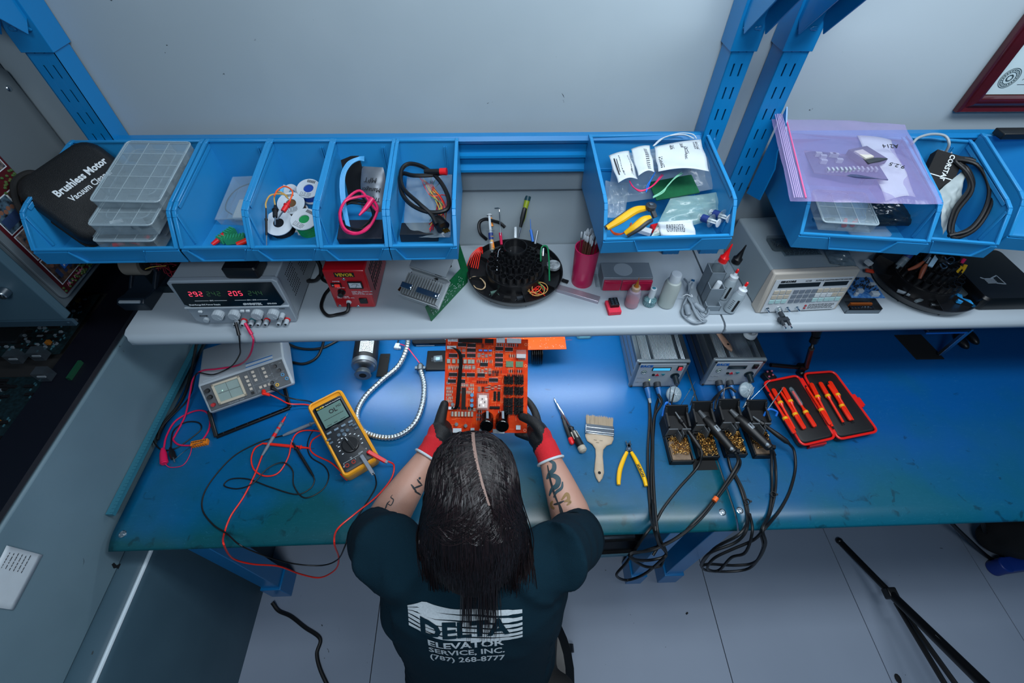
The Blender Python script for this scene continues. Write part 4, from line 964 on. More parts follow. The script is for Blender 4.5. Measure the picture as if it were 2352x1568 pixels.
syringe(tool_at(1130, 575, .055), (tool_at(1122, 470, .13)-tool_at(1130, 575, .055)), 'tall white syringe standing in the left of the carousel', r=.0062, L=.052, ext=.042)
b = MB(); b.path([tool_at(1136, 478, .135), tool_at(1146, 478, .137), tool_at(1147, 486, .133), tool_at(1150, 545, .085)], .0014, 8, 5); o_ = solo('hex_key', b, CHROME, 'bent steel pick standing in the carousel', 'pick')
b = MB(); b.cyl(tool_at(1149, 535, .09), tool_at(1152, 562, .075), .0042, .0036, 12); o = solo('pick_handle', b, mat('crimson_plastic', 'c01646', .3), 'crimson handle of the bent pick in the carousel', 'handle')
b = MB(); b.cyl(tool_at(1130, 520, .085), tool_at(1127, 500, .10), .0042, .004, 12); b.cyl(tool_at(1133, 570, .06), tool_at(1129, 545, .075), .004, .004, 10); solo('pen_marker', b, ORG, 'small orange capped applicator in the carousel', 'applicator')
b = MB(); b.cyl(tool_at(1132, 573, .055), tool_at(1128, 543, .078), .0048, .0045, 12); b.cyl(tool_at(1128, 543, .078), tool_at(1128, 541, .080), .006, .006, 12); solo('applicator', b, YEL, 'yellow plunger standing in the left of the carousel', 'applicator')
t = thing('screwdriver', 'green and black screwdriver with a dark teal end standing in the carousel', 'screwdriver', tool_at(1196, 522, .09)); O = t.location; e = tool_at(1212, 455, .150)-O
b = MB(); P = [e*k/8 for k in range(9)]; b.tube(P, [.0035, .0042, .0062, .0072, .0068, .0062, .0070, .0074, .0074], 16); part('handle', b, mat('olive_grip', '8b9a1e', .4), t)
b = MB(); 
b.tube([e*.02, e*.2, e*.32, e*.5, e*.66, e*.74], [.0041, .0052, .0068, .0066, .0062, .002], 8); b.v = [v+Vector((-.001, -.0022, .0006)) for v in b.v]; part('grip_inlay', b, BLACK, t)
b = MB(); b.cyl(e*.92, e*1.07, .0080, .0082, 18); part('end_cap', b, mat('dark_teal_cap', '1f4650', .4), t)
b = MB(); b.cyl((0, 0, 0), -e*.35, .002, .002, 8); part('blade', b, STEEL, t)
b = MB(); b.cyl(tool_at(1224, 555, .07), tool_at(1219, 528, .09), .0036, .0036, 12); b.cyl(tool_at(1219, 528, .09), tool_at(1218, 503, .106), .0012, .0006, 8); solo('soldering_probe', b, BLUES, 'blue handled needle pick in the right of the carousel', 'pick')
b = MB(); b.cyl(tool_at(1229, 560, .065), tool_at(1235, 530, .088), .0032, .0034, 12); solo('glass_tube', b, mat('silver_grey', '9aa3a8', .3, .5), 'short grey rod leaning in the right of the carousel', 'rod')
b = MB(); b.bar(tool_at(1184, 546, .085), tool_at(1184, 521, .10), .006, .001, up=(0, -1, .5)); solo('metal_strip', b, STEEL, 'flat steel strip in the centre cup of the carousel', 'strip')
def tweezers(p, q, m, label, wd=.009, gap=.006):
    p, q = Vector(p), Vector(q); t = thing('tweezers', label, 'tweezers', p); d = q-p; s = Vector((0, -1, .35)).normalized(); x = d.cross(s).normalized(); s = x.cross(d).normalized()
    for k in (-1, 1):
        b = MB(); P = [d*u+s*k*gap*math.sin(PI*min(1, u*1.0))**.6 for u in [i/10 for i in range(11)]]
        b.loft([[P[i]+x*wd*.5*w_+s*.0005*a for w_, a in ((-1, -1), (1, -1), (1, 1), (-1, 1))] for i in range(11) for w_0 in [0]][0:11]) if False else b.loft([[P[i]+x*wd*.5*w_*(1 if i > 3 else .35+.2*i)+s*.0006*a for w_, a in ((-1, -1), (1, -1), (1, 1), (-1, 1))] for i in range(11)])
        part('arm', b, m, t)
    return t
b = MB()
def loop(px0, py0, z0, px1, py1, z1, w_, m, label, th=.006, name='tweezers'):
    a_, b_ = tool_at(px0, py0, z0), tool_at(px1, py1, z1); x = Vector((1, -.2, 0))*w_/2; d = (b_-a_)
    t = thing(name, label, 'tweezers', a_)
    P = cat_pts([-x*.7, d*.5-x, d*.85-x*.95, d-x*.3, d+x*.3, d*.85+x*.95, d*.5+x, x*.7], 6)
    n = x.cross(d).normalized()
    for k in (0, 1):
        half = P[:len(P)//2+1] if k == 0 else P[len(P)//2:]
        b = MB(); b.loft([[p+n*th/2*u+(x.normalized()*.0006*v) for u, v in ((-1, -1), (1, -1), (1, 1), (-1, 1))] for p in half]); part('arm', b, m, t)
    return t
loop(1145, 622, .045, 1150, 572, .085, .010, STEEL, 'steel tweezers, leftmost of the upright pair in the carousel')
loop(1158, 627, .045, 1162, 580, .085, .011, mat('white_steel', 'c6ccd2', .3, .6), 'pale steel tweezers, right of the upright pair in the carousel')
b = MB(); b.loft([[tool_at(1170, 630, .045), tool_at(1179, 630, .045), tool_at(1178, 590, .072), tool_at(1173, 575, .083), tool_at(1170, 592, .072)], [v+Vector((0, .001, 0)) for v in (tool_at(1170, 630, .045), tool_at(1179, 630, .045), tool_at(1178, 590, .072), tool_at(1173, 575, .083), tool_at(1170, 592, .072))]]); solo('scraper_blade', b, mat('grey_blade', '9aa2aa', .4), 'pointed pale grey blade standing at the front of the carousel', 'blade')
GT = mat('green_plastic', '0f7f4d', .35)
b = MB(); b.path([tool_at(1242, 600, .05), tool_at(1243, 572, .075), tool_at(1250, 564, .08), tool_at(1258, 570, .075), tool_at(1261, 600, .055), tool_at(1262, 645, .03)], [0][0] if False else .0022, 8, 6); solo('hook_tweezers', b, GT, 'green hooked tweezers hanging on the right of the carousel', 'tweezers')
b = MB(); b.cyl(tool_at(1247, 588, .056), tool_at(1248, 570, .068), .004, .004, 14); solo('chuck', b, CHROME, 'chrome drill chuck beside the green tweezers', 'chuck')
b = MB(); a = tool_at(1271, 612, .02); b.lathe([(.018, 0), (.018, .008), (.0165, .009), (0, .009)], 28, a); solo('solder_tin', b, mat('cracked_white', 'b9c3c9', .5, noise=.9, nscale=60, col2='2b333a'), 'round white tin with dark marks in the right of the tray', 'tin')
b = MB()
for k in range(6): b.path([tool_at(1072+k*5, 612+k*1, .02), tool_at(1083+k*4, 585, .03), tool_at(1098+k*2, 570+k, .038), tool_at(1108, 567+k*3, .042)], .0013, 6, 6)
solo('wire_bundle', b, REDW, 'red wires fanned in the left of the carousel tray', 'wires')
b = MB()
for k in range(3): b.path([tool_at(1078, 640, .012), tool_at(1090, 635+k, .014), tool_at(1105, 640, .014), tool_at(1115, 652+k*2, .014), tool_at(1108, 664, .014), tool_at(1095, 662, .012), tool_at(1088, 655+k*2, .012)][k % 2:], .0012, 6, 6)
solo('wire_bundle', b, mat('beige_wire', 'b9a07e', .5), 'beige wire curls at the front left of the carousel tray', 'wires')
b = MB()
for k in range(3):
    cx, cy = ((1225, 658), (1233, 665), (1240, 662))[k]
    b.path([tool_at(cx+18*math.cos(a), cy+14*math.sin(a), .016+.004*k) for a in [2*PI*j/9 for j in range(9)]], .0011, 6, 5, closed=True)
solo('wire_bundle', b, mat('pale_orange_wire', 'd9a55c', .5), 'pale orange wire rings at the front right of the carousel tray', 'wires')
b = MB(); rs = random.Random(7)
for k in range(5): b.path([tool_at(rs.uniform(1215, 1235), rs.uniform(665, 682), .012), tool_at(rs.uniform(1225, 1245), rs.uniform(655, 680), .016), tool_at(rs.uniform(1235, 1262), rs.uniform(662, 680), .012)], .0012, 6, 6)
solo('wire_bundle', b, REDW, 'short red wires under the pale orange rings', 'wires')
cable('green_wire', [tool_at(1228, 645, .02), tool_at(1240, 652, .024), tool_at(1250, 668, .02), tool_at(1242, 678, .014)], .0011, GREENW, 'green wire over the pale orange rings', 'wire')
t = thing('trimming_pliers', 'black pliers clipped behind the carousel on the left', 'pliers', tool_at(1120, 540, .06)); O = t.location
b = MB(); b.path([tool_at(1118, 550, .05)-O, tool_at(1103, 535, .07)-O, tool_at(1101, 512, .09)-O, tool_at(1115, 503, .10)-O, tool_at(1135, 508, .1)-O], .0045, 8, 6); part('handle', b, BLACK, t)
b = MB(); b.path([tool_at(1135, 508, .1)-O, tool_at(1148, 512, .1)-O, tool_at(1160, 522, .09)-O], .0045, 8, 6); part('jaw', b, BLACK, t)
for i, (px, py, a_) in enumerate(((1135, 672, .3), (1165, 684, -.2), (1195, 684, .3))):
    p = tool_at(px, py, .010); b = MB(); b.box(p.x, p.y, p.z, .018, .008, .007, Matrix.Rotation(a_, 3, 'Z'))
    for k in (-1, 1): b.cyl((p.x+k*.009, p.y-.003, p.z), (p.x+k*.013, p.y-.006, p.z-.003), .0006, .0006, 5)
    solo('electronic_part', b, (mat('grey_green_part', '4d6a62', .5), MATTE, DGREY)[i], ('grey green connector in the front of the carousel tray', 'left of two black parts in the front of the carousel tray', 'right of two black parts in the front of the carousel tray')[i], 'component')
# --- pink cup with swabs
cb = Vector((AZ(1336, 646, SZ).x, AZ(1336, 646, SZ).y, SZ)); ct_ = AZ(1347, 568, SZ+.115)
t = thing('swab_cup', 'ribbed pink cup full of cotton swabs', 'cup', cb)
b = MB(); prof = [(.0275, 0)]+[(.0275+.0035*k/40+(.0003 if k % 2 else 0), .115*k/40) for k in range(41)]+[(.0285, .115), (.0285, .01), (0, .01)]
b.lathe(prof, 40, cap=False); part('cup_wall', b, mat('pink_printed_plastic', 'c21e56', .35, spec=.6), t, smooth=20)
STK = mat('brown_stick', '6b4334', .6); COT = mat('cotton', 'c6ced4', .9)
def swab(loc, d, label):
    d = Vector(d).normalized(); t = thing('cotton_swab', label, 'cotton swab', loc, rot=d.to_track_quat('Z', 'Y').to_euler(), group='cotton swabs in the pink cup')
    b = MB(); b.cyl((0, 0, 0), (0, 0, .13), .0011, .0011, 6); part('stick', b, STK, t)
    b = MB(); b.lathe([(.0012, .124), (.0023, .128), (.0025, .134), (.0021, .140), (0, .1425)], 10); part('cotton_tip', b, COT, t)
    return t
rs = random.Random(3); s0 = None
for i in range(40):
    a, r = rs.uniform(0, 2*PI), .0235*math.sqrt(rs.random()); base = cb+Vector((r*.7*math.cos(a), r*.7*math.sin(a), .012+rs.uniform(0, .008)-(.012 if i % 5 == 0 else 0)*0)); d = Vector((r*.42*math.cos(a)+rs.uniform(-.004, .004)+.006, r*.42*math.sin(a)+rs.uniform(-.004, .004), .13))
    lb = 'white tipped cotton swab with a brown stick standing in the pink cup'
    if s0 is None: s0 = swab(base, d, lb)
    else: dup(s0, base, d.normalized().to_track_quat('Z', 'Y').to_euler())
b = MB(); p = cb+Vector((.014, -.004, .02)); b.bar(p, p+Vector((.012, -.0, .12)), .016, .003, up=(0, -1, 0)); solo('plastic_strip', b, mat('crimson_plastic', 'c01646', .3), 'crimson plastic strip standing among the swabs', 'strip')
# --- tin with pink drawers
t = thing('drawer_box', 'small grey box with three pink drawers behind the bottles', 'drawer box', (.272, .852, SZ), -.02)
b = MB(); b.b2(0, .004, 0, .128, .062, .044); part('case', b, mat('silver_grey_paint', '8d99a2', .4, .3), t, bev=.001)
b = MB(); b.b2(-.012, .015, 0, 0, .062, .004); b.b2(-.012, .015, 0, -.010, .062, .030); part('side_flange', b, CLEARM, t)
for k, w_ in ((0, .045), (1, .040), (2, .036)):
    x = .003+(0, .047, .089)[k]; b = MB(); b.b2(x, -.001, .003, x+w_, .05, .036); o = part('drawer', b, mat('translucent_pink', 'c31f4b', .3, spec=.6), t, bev=.001); b = MB(); b.b2(x+.004, -.003, .027, x+w_-.004, 0, .030); part('pull_lip', b, mat('translucent_pink', 'c31f4b', .3), o)
b = MB(); b.lathe([(.024, .044), (.024, .0444), (0, .0444)], 32, (.055, .035, 0)); part('dust_mark', b, mat('dust_grey', 'a0abb3', .8), t)
# --- metal bar, chip, sponge
a, e = shelf_pt(1280, 662, .004), shelf_pt(1376, 690, .004); b = MB(); b.bar(a, e, .020, .012, up=(0, 0, 1)); t = solo('metal_bar', b, mat('polished_bar', 'b0a9b4', .3, .6), 'polished metal bar lying in front of the pink cup', 'bar', bev=.001)
p = shelf_pt(1298, 645, .004); b = MB(); b.box(*p, .018, .009, .004, Matrix.Rotation(-.5, 3, 'Z'))
for k in range(5): 
    for s in (-1, 1): v = Matrix.Rotation(-.5, 3, 'Z')@Vector((-.007+k*.0035, s*.0055, -.002)); b.box(p.x+v.x, p.y+v.y, p.z+v.z, .001, .002, .003)
solo('chip', b, BLACK, 'black chip lying between the carousel and the pink cup', 'chip')
p = shelf_pt(1408, 706, .007); b = MB(); b.box(*p, .033, .042, .013, Matrix.Rotation(.08, 3, 'Z')); solo('sponge', b, mat('coral_sponge', 'e0304c', .95, bump=1, bscale=500), 'small coral red sponge at the shelf front', 'sponge', bev=.002)
q = p+Vector((.001, .006, .0065)); t = thing('connector_block', 'black eight hole connector resting on the coral sponge', 'connector', q, .08); b = MB(); b.box(0, 0, .005, .022, .026, .010); part('housing', b, BLACK, t, bev=.0008)
b = MB()
for i in range(2):
    for j in range(4): b.box(-.0045+i*.009, -.009+j*.006, .0101, .005, .0035, .0006)
part('hole', b, mat('hole_grey', '2c3a44', .3), t)
# --- bottles
def bottle(base, prof, m, label, parts_, tilt=None, name='bottle', n=28):
    t = thing(name, label, 'bottle', base, rot=tilt or (0, 0, 0)); b = MB(); b.lathe(prof, n); part('bottle_body', b, m, t)
    for nm, pr, mm in parts_: b = MB(); b.lathe(pr, n); part(nm, b, mm, t)
    return t
bp = lambda px, py: Vector((AZ(px, py, SZ).x, AZ(px, py, SZ).y, SZ))
t = bottle(bp(1449, 700), [(.0150, 0), (.0175, .003), (.0175, .040), (.014, .052), (.009, .056), (0, .056)], mat('hazy_bottle', 'b4a3b4', .2, alpha=.55), 'small bottle of orange flux with a brown needle tip', [('liquid', [(.0145, .002), (.0165, .004), (.0165, .020), (0, .0205)], mat('orange_flux', 'b83c12', .2)), ('collar', [(.0105, .052), (.0108, .064), (.009, .066), (0, .066)], mat('stained_collar', 'b59a82', .5)), ('nozzle', [(.0065, .066), (.0035, .076), (.0012, .086), (.0008, .094)], mat('amber_nozzle', 'a9651c', .3))], name='flux_bottle')
bottle(bp(1490, 697), [(.0145, 0), (.0165, .002), (.0165, .018), (.011, .024), (.0075, .027), (0, .027)], mat('teal_glitter', '2f5f68', .2, noise=.8, nscale=400, col2='8fb4b8', spec=.8), 'teal nail polish bottle with a white cap', [('bottle_cap', [(.0082, .025), (.0078, .054), (.0070, .055), (0, .055)], WHITE), ('cap_dot', [(.0045, .0552), (.0045, .0556), (0, .0556)], mat('teal_dot', '3c8296', .4))], name='polish_bottle')
bottle(bp(1528, 698), [(.018, 0), (.0205, .003), (.0205, .070), (.017, .080), (.012, .083), (0, .083)], mat('milky_bottle', 'b3bdb9', .35, alpha=.85), 'tall milky white bottle with a broad white cap', [('bottle_cap', [(.0135, .080), (.0132, .102), (.0120, .104), (0, .104)], WHITE), ('liquid', [(.0175, .002), (.0195, .004), (.0195, .028), (0, .029)], mat('grey_liquid', '8f9896', .3))], name='solvent_bottle')
# --- grey usb cable bundle
GC = mat('grey_cable', '7e8a94', .5); b = MB()
for P in ([(1572, 640, .01), (1582, 655, .02), (1578, 690, .008), (1565, 715, .006), (1580, 735, .006), (1600, 742, .006), (1618, 735, .006), (1605, 720, .008), (1592, 695, .012), (1585, 680, .014)],
          [(1580, 680, .016), (1570, 700, .01), (1568, 722, .008), (1578, 728, .008)], [(1588, 682, .014), (1602, 705, .01), (1615, 725, .008), (1625, 722, .008), (1628, 712, .008), (1620, 702, .009)],
          [(1584, 682, .018), (1595, 715, .014), (1612, 738, .008), (1622, 736, .006), (1606, 728, .008), (1590, 700, .016), (1580, 684, .018)], [(1584, 680, .018), (1585, 660, .018), (1590, 650, .016)]):
    b.path([shelf_pt(*p) for p in P], .0026, 8, 6)
o = solo('usb_cable', b, GC, 'grey cable bundled with a white tie at the shelf front', 'cable')
def usbpart(nm, p, q, r, m, sq=False):
    b = MB(); p, q = shelf_pt(*p)-o.location, shelf_pt(*q)-o.location
    if sq: b.bar(p, q, r*2, r*1.1)
    else: b.cyl(p, p.lerp(q, .12), r*.7, r, 16); b.cyl(p.lerp(q, .12), p.lerp(q, .88), r, r, 16); b.cyl(p.lerp(q, .88), q, r, r*.6, 16)
    part(nm, b, m, o, bev=.0006 if sq else 0)
usbpart('ferrite_core', (1576, 700, .014), (1582, 724, .012), .0072, GC); usbpart('ferrite_core', (1594, 696, .016), (1617, 716, .012), .0072, GC)
usbpart('usb_shell', (1585, 662, .016), (1590, 648, .014), .006, LGREY, True); usbpart('usb_plug', (1590, 648, .014), (1592, 643, .013), .0045, STEEL, True)
b = MB(); b.path([shelf_pt(1568, 680, .016)-o.location, shelf_pt(1578, 676, .022)-o.location, shelf_pt(1590, 682, .022)-o.location, shelf_pt(1588, 676, .026)-o.location], .0013, 6, 5); part('twist_tie', b, WHITE, o)
# --- grey printed holder
t = thing('tool_holder', 'grey stepped bottle holder on a rounded base', 'holder', (.522, .775, SZ), -.03); HG = mat('printed_grey', '78858f', .5)
b = MB(); b.loft([[Vector((x, y, z)) for x, y in rrect(.082, .070, .012, cx=.036, cy=.022)] for z in (0, .004)]); part('base_plate', b, HG, t, bev=.001)
b = MB()
def tube_box(x0, y0, x1, y1, z0, z1, w_=.0018):
    b.b2(x0, y0, z0, x1, y0+w_, z1); b.b2(x0, y1-w_, z0, x1, y1, z1); b.b2(x0, y0, z0, x0+w_, y1, z1); b.b2(x1-w_, y0, z0, x1, y1, z1)
tube_box(.0, -.004, .036, .02, .004, .020); tube_box(.0, .0145, .036, .044, .004, .062); tube_box(.0, .040, .036, .078, .004, .092); b.b2(.0, .016, .004, .036, .076, .012)
part('compartments', b, HG, t)
HB = Vector((.522, .775, SZ))
bottle(HB+Vector((.018, .058, .03)), [(.013, 0), (.0155, .002), (.0155, .075), (.012, .082), (0, .083)], CLEARM, 'clear bottle with a red cone cap in the grey holder', [('cone_cap', [(.0108, .080), (.0112, .094), (.0075, .098), (.003, .118), (.0016, .132), (0, .134)], mat('bright_red_cap', 'f01418', .3))], (math.radians(-2), math.radians(6), 0), name='glue_bottle')
bottle(HB+Vector((.062, .075, .0)), [(.014, 0), (.0165, .002), (.0165, .085), (.012, .095), (0, .096)], CLEARM, 'clear bottle with a black cone cap behind the grey holder', [('cone_cap', [(.011, .093), (.0115, .108), (.0075, .112), (.003, .134), (.0016, .148), (0, .150)], BLACK)], (0, math.radians(5), 0), name='glue_bottle')
bottle(HB+Vector((.018, .030, .012)), [(.006, 0), (.0072, .001), (.0072, .058), (.006, .060), (0, .060)], WHITE, 'slim white tube in the lower compartment of the grey holder', [], (0, math.radians(6), 0), name='glue_tube')
WB = mat('frosted_white_bottle', 'a3b1b9', .4, alpha=.85); rt = mat('bright_red_cap', 'f01418', .3)
for (dx, dy, ti, lb) in ((.060, .044, 5, 'small white dropper with a red tip, the rear one beside the grey holder'), (.062, -.002, 8, 'white dropper bottle with a red tip and printed label at the shelf front')):
    t = bottle(HB+Vector((dx, dy, .004)), [(.0125, 0), (.0145, .002), (.0145, .050), (.011, .060), (.0095, .061), (0, .061)], WB, lb, [('collar', [(.0105, .058), (.0108, .070), (.006, .073), (.003, .082), (0, .082)], WHITE), ('red_tip', [(.0032, .080), (.0036, .084), (.0030, .091), (0, .0935)], rt)], (math.radians(-3), math.radians(ti), 0), name='dropper_bottle')
    b = MB(); b.loft([[Vector((.0148*math.cos(a), .0148*math.sin(a), z)) for a in [-1.9+.1*k for k in range(5)]] for z in (.008, .045)], closed=False); part('label_bar', b, INK, t)
    b = MB()
    for q in range(6): b.loft([[Vector((.0148*math.cos(a), .0148*math.sin(a), .014+q*.005+dz)) for a in [-2.7+.1*k for k in range(6)]] for dz in (0, .0012)], closed=False)
    part('label_print', b, DGREY, t)
# --- analyzer
t = thing('component_analyzer', 'beige capacitor analyzer with a keypad of small keys on the right shelf', 'analyzer', (.650, .765, SZ), math.radians(2.3)); AW, AH, ADp = .212, .118, .235
b = MB(); b.b2(.003, .02, .004, AW-.003, ADp, AH); part('case', b, mat('analyzer_grey', '8a979d', .5), t, bev=.005)
fz = lambda z: .012*z/AH-.002     # slight slope of the front
b = MB(); b.prismx([(-.002, .0), (.012, AH+.004), (.030, AH+.004), (.030, 0)], 0, AW); part('bezel', b, mat('beige_bezel', 'b3aca2', .5), t, bev=.004)
Fm = Matrix.Translation((0, -.0035, 0))@Matrix.Rotation(PI/2-math.atan2(.014, AH+.004), 4, 'X')
b = MB(Fm); b.b2(.010, .006, 0, AW-.010, .106, .0012); part('face_plate', b, mat('face_white', 'b9bfc4', .45), t)
b = MB(Fm)
for x0, x1 in ((.022, .125), (.135, .195)): b.b2(x0, .082, .0012, x1, .094, .002)
o = part('display_window', b, mat('lcd_dark', '141d22', .2), t)
KC = [mat('key_tan', 'b3aa9a', .5), mat('key_slate', '6b7480', .5), mat('key_white', 'c3c8ca', .5), mat('key_mint', '9fc2c2', .5)]
grid = [('tan', 0, .018, 3), ('slate', 1, .068, 4), ('tan', 0, .128, 3), ('tan', 0, .172, 2)]
for row in range(3):
    for (nm, ci, x0, n) in grid:
        for k in range(n):
            c = ci if ci == 1 else (3 if row == 2 else (2 if (x0 == .128 and row == 1) else 0))
            if x0 > .16 and row > 1: c = 3
            b = MB(Fm); x = x0+k*(.0155 if n < 4 or True else 0); b.b2(x, .063-row*.0145, .0012, x+.0125, .074-row*.0145, .003); part('key', b, KC[c], t, bev=.0006)
letters([('SENCORE', .007, Fm@Matrix.Translation((.042, .0995, .0015)), dict(bold=.0004, sx=1.2)), ('LC103', .0055, Fm@Matrix.Translation((.092, .0995, .0015))), ('AUTO-Z', .0055, Fm@Matrix.Translation((.120, .0995, .0015))), ('CAPACITOR-INDUCTOR ANALYZER', .0042, Fm@Matrix.Translation((.166, .0995, .0015)))], INK, t)
b = MB(Fm)
for k, x in enumerate((.022, .075, .100)): b.cyl((x, .018, 0), (x+.002, .014, .014), .0025, .0018, 10); b.cyl((x, .018, 0), (x, .018, .003), .0045, .0045, 14)
part('toggle_switch', b, CHROME, t)
for y in (.014, .022): b = MB(Fm); b.sph((.120, y, .002), .0028, 12, 6); part('warning_lamp', b, mat('dark_red_lamp', '8a1420', .3), t)
b = MB(Fm); rs = random.Random(5)
for r_ in range(5):
    x = .128
    while x < .19: l = rs.uniform(.003, .009); b.b2(x, .011+r_*.0032, .0012, x+l, .0122+r_*.0032, .0015); x += l+.0015
part('face_print', b, INK, t, kind='stuff')
b = MB(Fm); b.cyl((.052, .016, 0), (.052, .013, .014), .0078, .0072, 18); part('test_socket', b, CHROME, t)
b = MB(Fm); b.cyl((.052, .013, .014), (.052, .011, .030), .0058, .0058, 14); b.box(.052, .008, .034, .024, .008, .012); b.cyl((.045, .008, .038), (.045, .006, .052), .004, .0035, 12); b.cyl((.060, .008, .038), (.060, .006, .052), .004, .0035, 12); part('adapter_plug', b, DGREY, t)
b = MB(Fm)
for x in (.045, .060): b.cyl((x, .006, .052), (x, .005, .062), .002, .002, 10)
part('banana_pin', b, CHROME, t)
b = MB(); b.b2(.055, .075, AH, .150, .115, AH+.0006); o = part('rating_plate', b, mat('plate_teal_grey', '5d7077', .5), t)
b = MB(); rs = random.Random(5)
for r_ in range(8):
    x = .06
    while x < .145: l = rs.uniform(.003, .012); b.b2(x, .079+r_*.0042, AH+.0006, min(.146, x+l), .0807+r_*.0042, AH+.0008); x += l+.002
part('plate_print', b, INK, o, kind='stuff')
AT = SZ+AH+.001
p = AZ(1790, 562, AT); t = thing('parts_tray', 'small clear tray of metal bits on top of the analyzer', 'tray', p, .0); b = MB()
b.loft([[Vector((x, y, z)) for x, y in rrect(.052+i, .05+i, .008)] for z, i in ((0, 0), (.008, .004))], cap=False); b.prism(rrect(.052, .05, .008), 0, .0008); part('dish', b, mat('smoky_clear', '5b6a70', .2, alpha=.5), t)
b = MB(); rs = random.Random(5)
for k in range(30): b.tube([Vector((rs.uniform(-.02, .02), rs.uniform(-.016, .018), .003)), Vector((rs.uniform(-.02, .02), rs.uniform(-.016, .018), .006))], .0004, 4)
part('metal_bits', b, STEEL, t, kind='stuff')
bag('plastic_bag', [AZ(1908, 606, AT+.004), AZ(1968, 612, AT+.004), AZ(1948, 572, AT+.01), AZ(1892, 570, AT+.01)], mat('smoky_bag', '6b7d86', .15, alpha=.5, spec=1, bump=.9, bscale=50), 'small shiny clear bag on the right of the analyzer top', th=.006, seed=51)
# --- boards right of the analyzer
p = shelf_pt(1978, 660, .028); t = thing('circuit_board', 'bright blue circuit board between the analyzer and the right carousel', 'circuit board', p, -.04)
b = MB(); b.box(0, 0, 0, .085, .075, .002); part('board', b, mat('blue_circuit_board', '11549a', .4, noise=.6, nscale=160, col2='6fa3cc'), t)
for k, (x, y, s_) in enumerate(((-.015, -.018, .014), (.018, -.028, .018), (.028, .006, .012), (-.03, -.03, .008))): b = MB(); b.box(x, y, .005, s_, s_*.7, .010); part('component', b, LGREY, t, bev=.0006)
b = MB(); rs = random.Random(15)
for k in range(60): b.cyl((x := rs.uniform(-.035, .035), y := rs.uniform(-.015, .033), .001), (x, y, .006), .0015, .0015, 6)
part('small_components', b, DGREY, t, kind='stuff')
p = shelf_pt(1972, 712, .0); t = thing('power_module', 'open metal power module with a black screw terminal strip at the shelf front', 'power module', p, -.02)
b = MB(); b.b2(-.042, -.012, 0, .045, -.010, .012); b.b2(-.042, -.012, 0, .045, .03, .0015); b.b2(-.042, -.012, 0, -.0405, .03, .018); b.b2(.0435, -.012, 0, .045, .03, .018); b.b2(-.042, .0285, 0, .045, .03, .026); part('chassis', b, DSTEEL, t)
b = MB(); b.b2(-.030, -.009, .002, .028, .004, .013); part('terminal_strip', b, BLACK, t)
for k in range(7): b = MB(); b.cyl((-.024+k*.0078, -.003, .013), (-.024+k*.0078, -.003, .0145), .0024, .0024, 10); part('terminal_screw', b, CHROME, t)
b = MB(); b.b2(-.025, .006, .004, .03, .012, .016); part('copper_strip', b, COPPER, t)
# --- tools of the right carousel
T2 = lambda px, py, dz: AZ(px, py, SZ+dz)
syringe(T2(2065, 610, .07), T2(2092, 580, .10)-T2(2065, 610, .07), 'large syringe with a round flange in the right carousel', r=.009, L=.045, ext=.02, plung=CLEARM)
def hand_tool(name, label, cat, pts, r, m, extra=()):
    t = thing(name, label, cat, T2(*pts[0])); O = t.location; b = MB(); P = cat_pts([T2(*p)-O for p in pts], 6); n = len(P)
    b.tube(P, [r*(.7+.5*math.sin(PI*k/(n-1))) for k in range(n)], 10); part('handle', b, m, t)
    for nm, pp, rr, mm in extra: b = MB(); b.path([T2(*p)-O for p in pp], rr, 8, 5); part(nm, b, mm, t)
    return t
RUST = mat('rust_grip', '7d3b22', .5)
hand_tool('pliers', 'rust red handled pliers, the left pair in the right carousel', 'pliers', [(2085, 620, .07), (2105, 612, .08), (2122, 600, .09)], .004, RUST, [('jaw', [(2122, 600, .09), (2132, 590, .1), (2136, 582, .105)], .004, DSTEEL)])
hand_tool('pliers', 'rust red handled pliers, upright behind the steel tweezers in the right carousel', 'pliers', [(2112, 640, .06), (2120, 620, .075), (2128, 606, .09)], .0048, RUST, [('jaw', [(2128, 606, .09), (2136, 592, .1)], .004, DSTEEL)])
hand_tool('scissors', 'small scissors with steel rings in the right carousel', 'scissors', [(2170, 610, .085), (2172, 598, .095), (2170, 590, .10)], .002, STEEL, [('finger_ring', [(2172, 598, .1), (2186, 590, .1), (2192, 598, .1), (2182, 606, .1), (2172, 600, .1)], .0016, STEEL), ('finger_ring', [(2165, 604, .1), (2175, 612, .1), (2165, 616, .1), (2160, 606, .1)], .0016, STEEL)])
hand_tool('cutting_pliers', 'yellow handled cutters with a pink tip cover in the right carousel', 'pliers', [(2172, 645, .05), (2190, 628, .065), (2208, 612, .08)], .0058, YEL, [('second_handle', [(2196, 636, .055), (2210, 622, .068), (2218, 608, .08)], .0045, YEL), ('tip_cover', [(2208, 604, .085), (2216, 594, .095)], .0045, PINKW)])
loop(2140, 642, .05, 2162, 600, .09, .010, STEEL, 'long steel tweezers leaning in the right carousel', th=.008)
b = MB(); b.bar(T2(2136, 612, .085), T2(2152, 588, .10), .010, .004); solo('marker', b, mat('pale_blue_label', '9cc4dc', .5), 'pale blue labelled strip tool in the right carousel', 'strip')
b = MB(); p = T2(1995, 603, .03); b.box(*p, .012, .018, .010, Matrix.Rotation(.3, 3, 'Z')); solo('component', b, WHITE, 'white clip part at the left of the right carousel', 'component', bev=.001)
b = MB(); p = T2(1998, 622, .02); b.box(*p, .022, .010, .006, Matrix.Rotation(-.3, 3, 'Z')); solo('component', b, mat('red_orange_part', 'c03a1e', .5), 'red part with white stripe at the left of the right carousel', 'component', bev=.001)
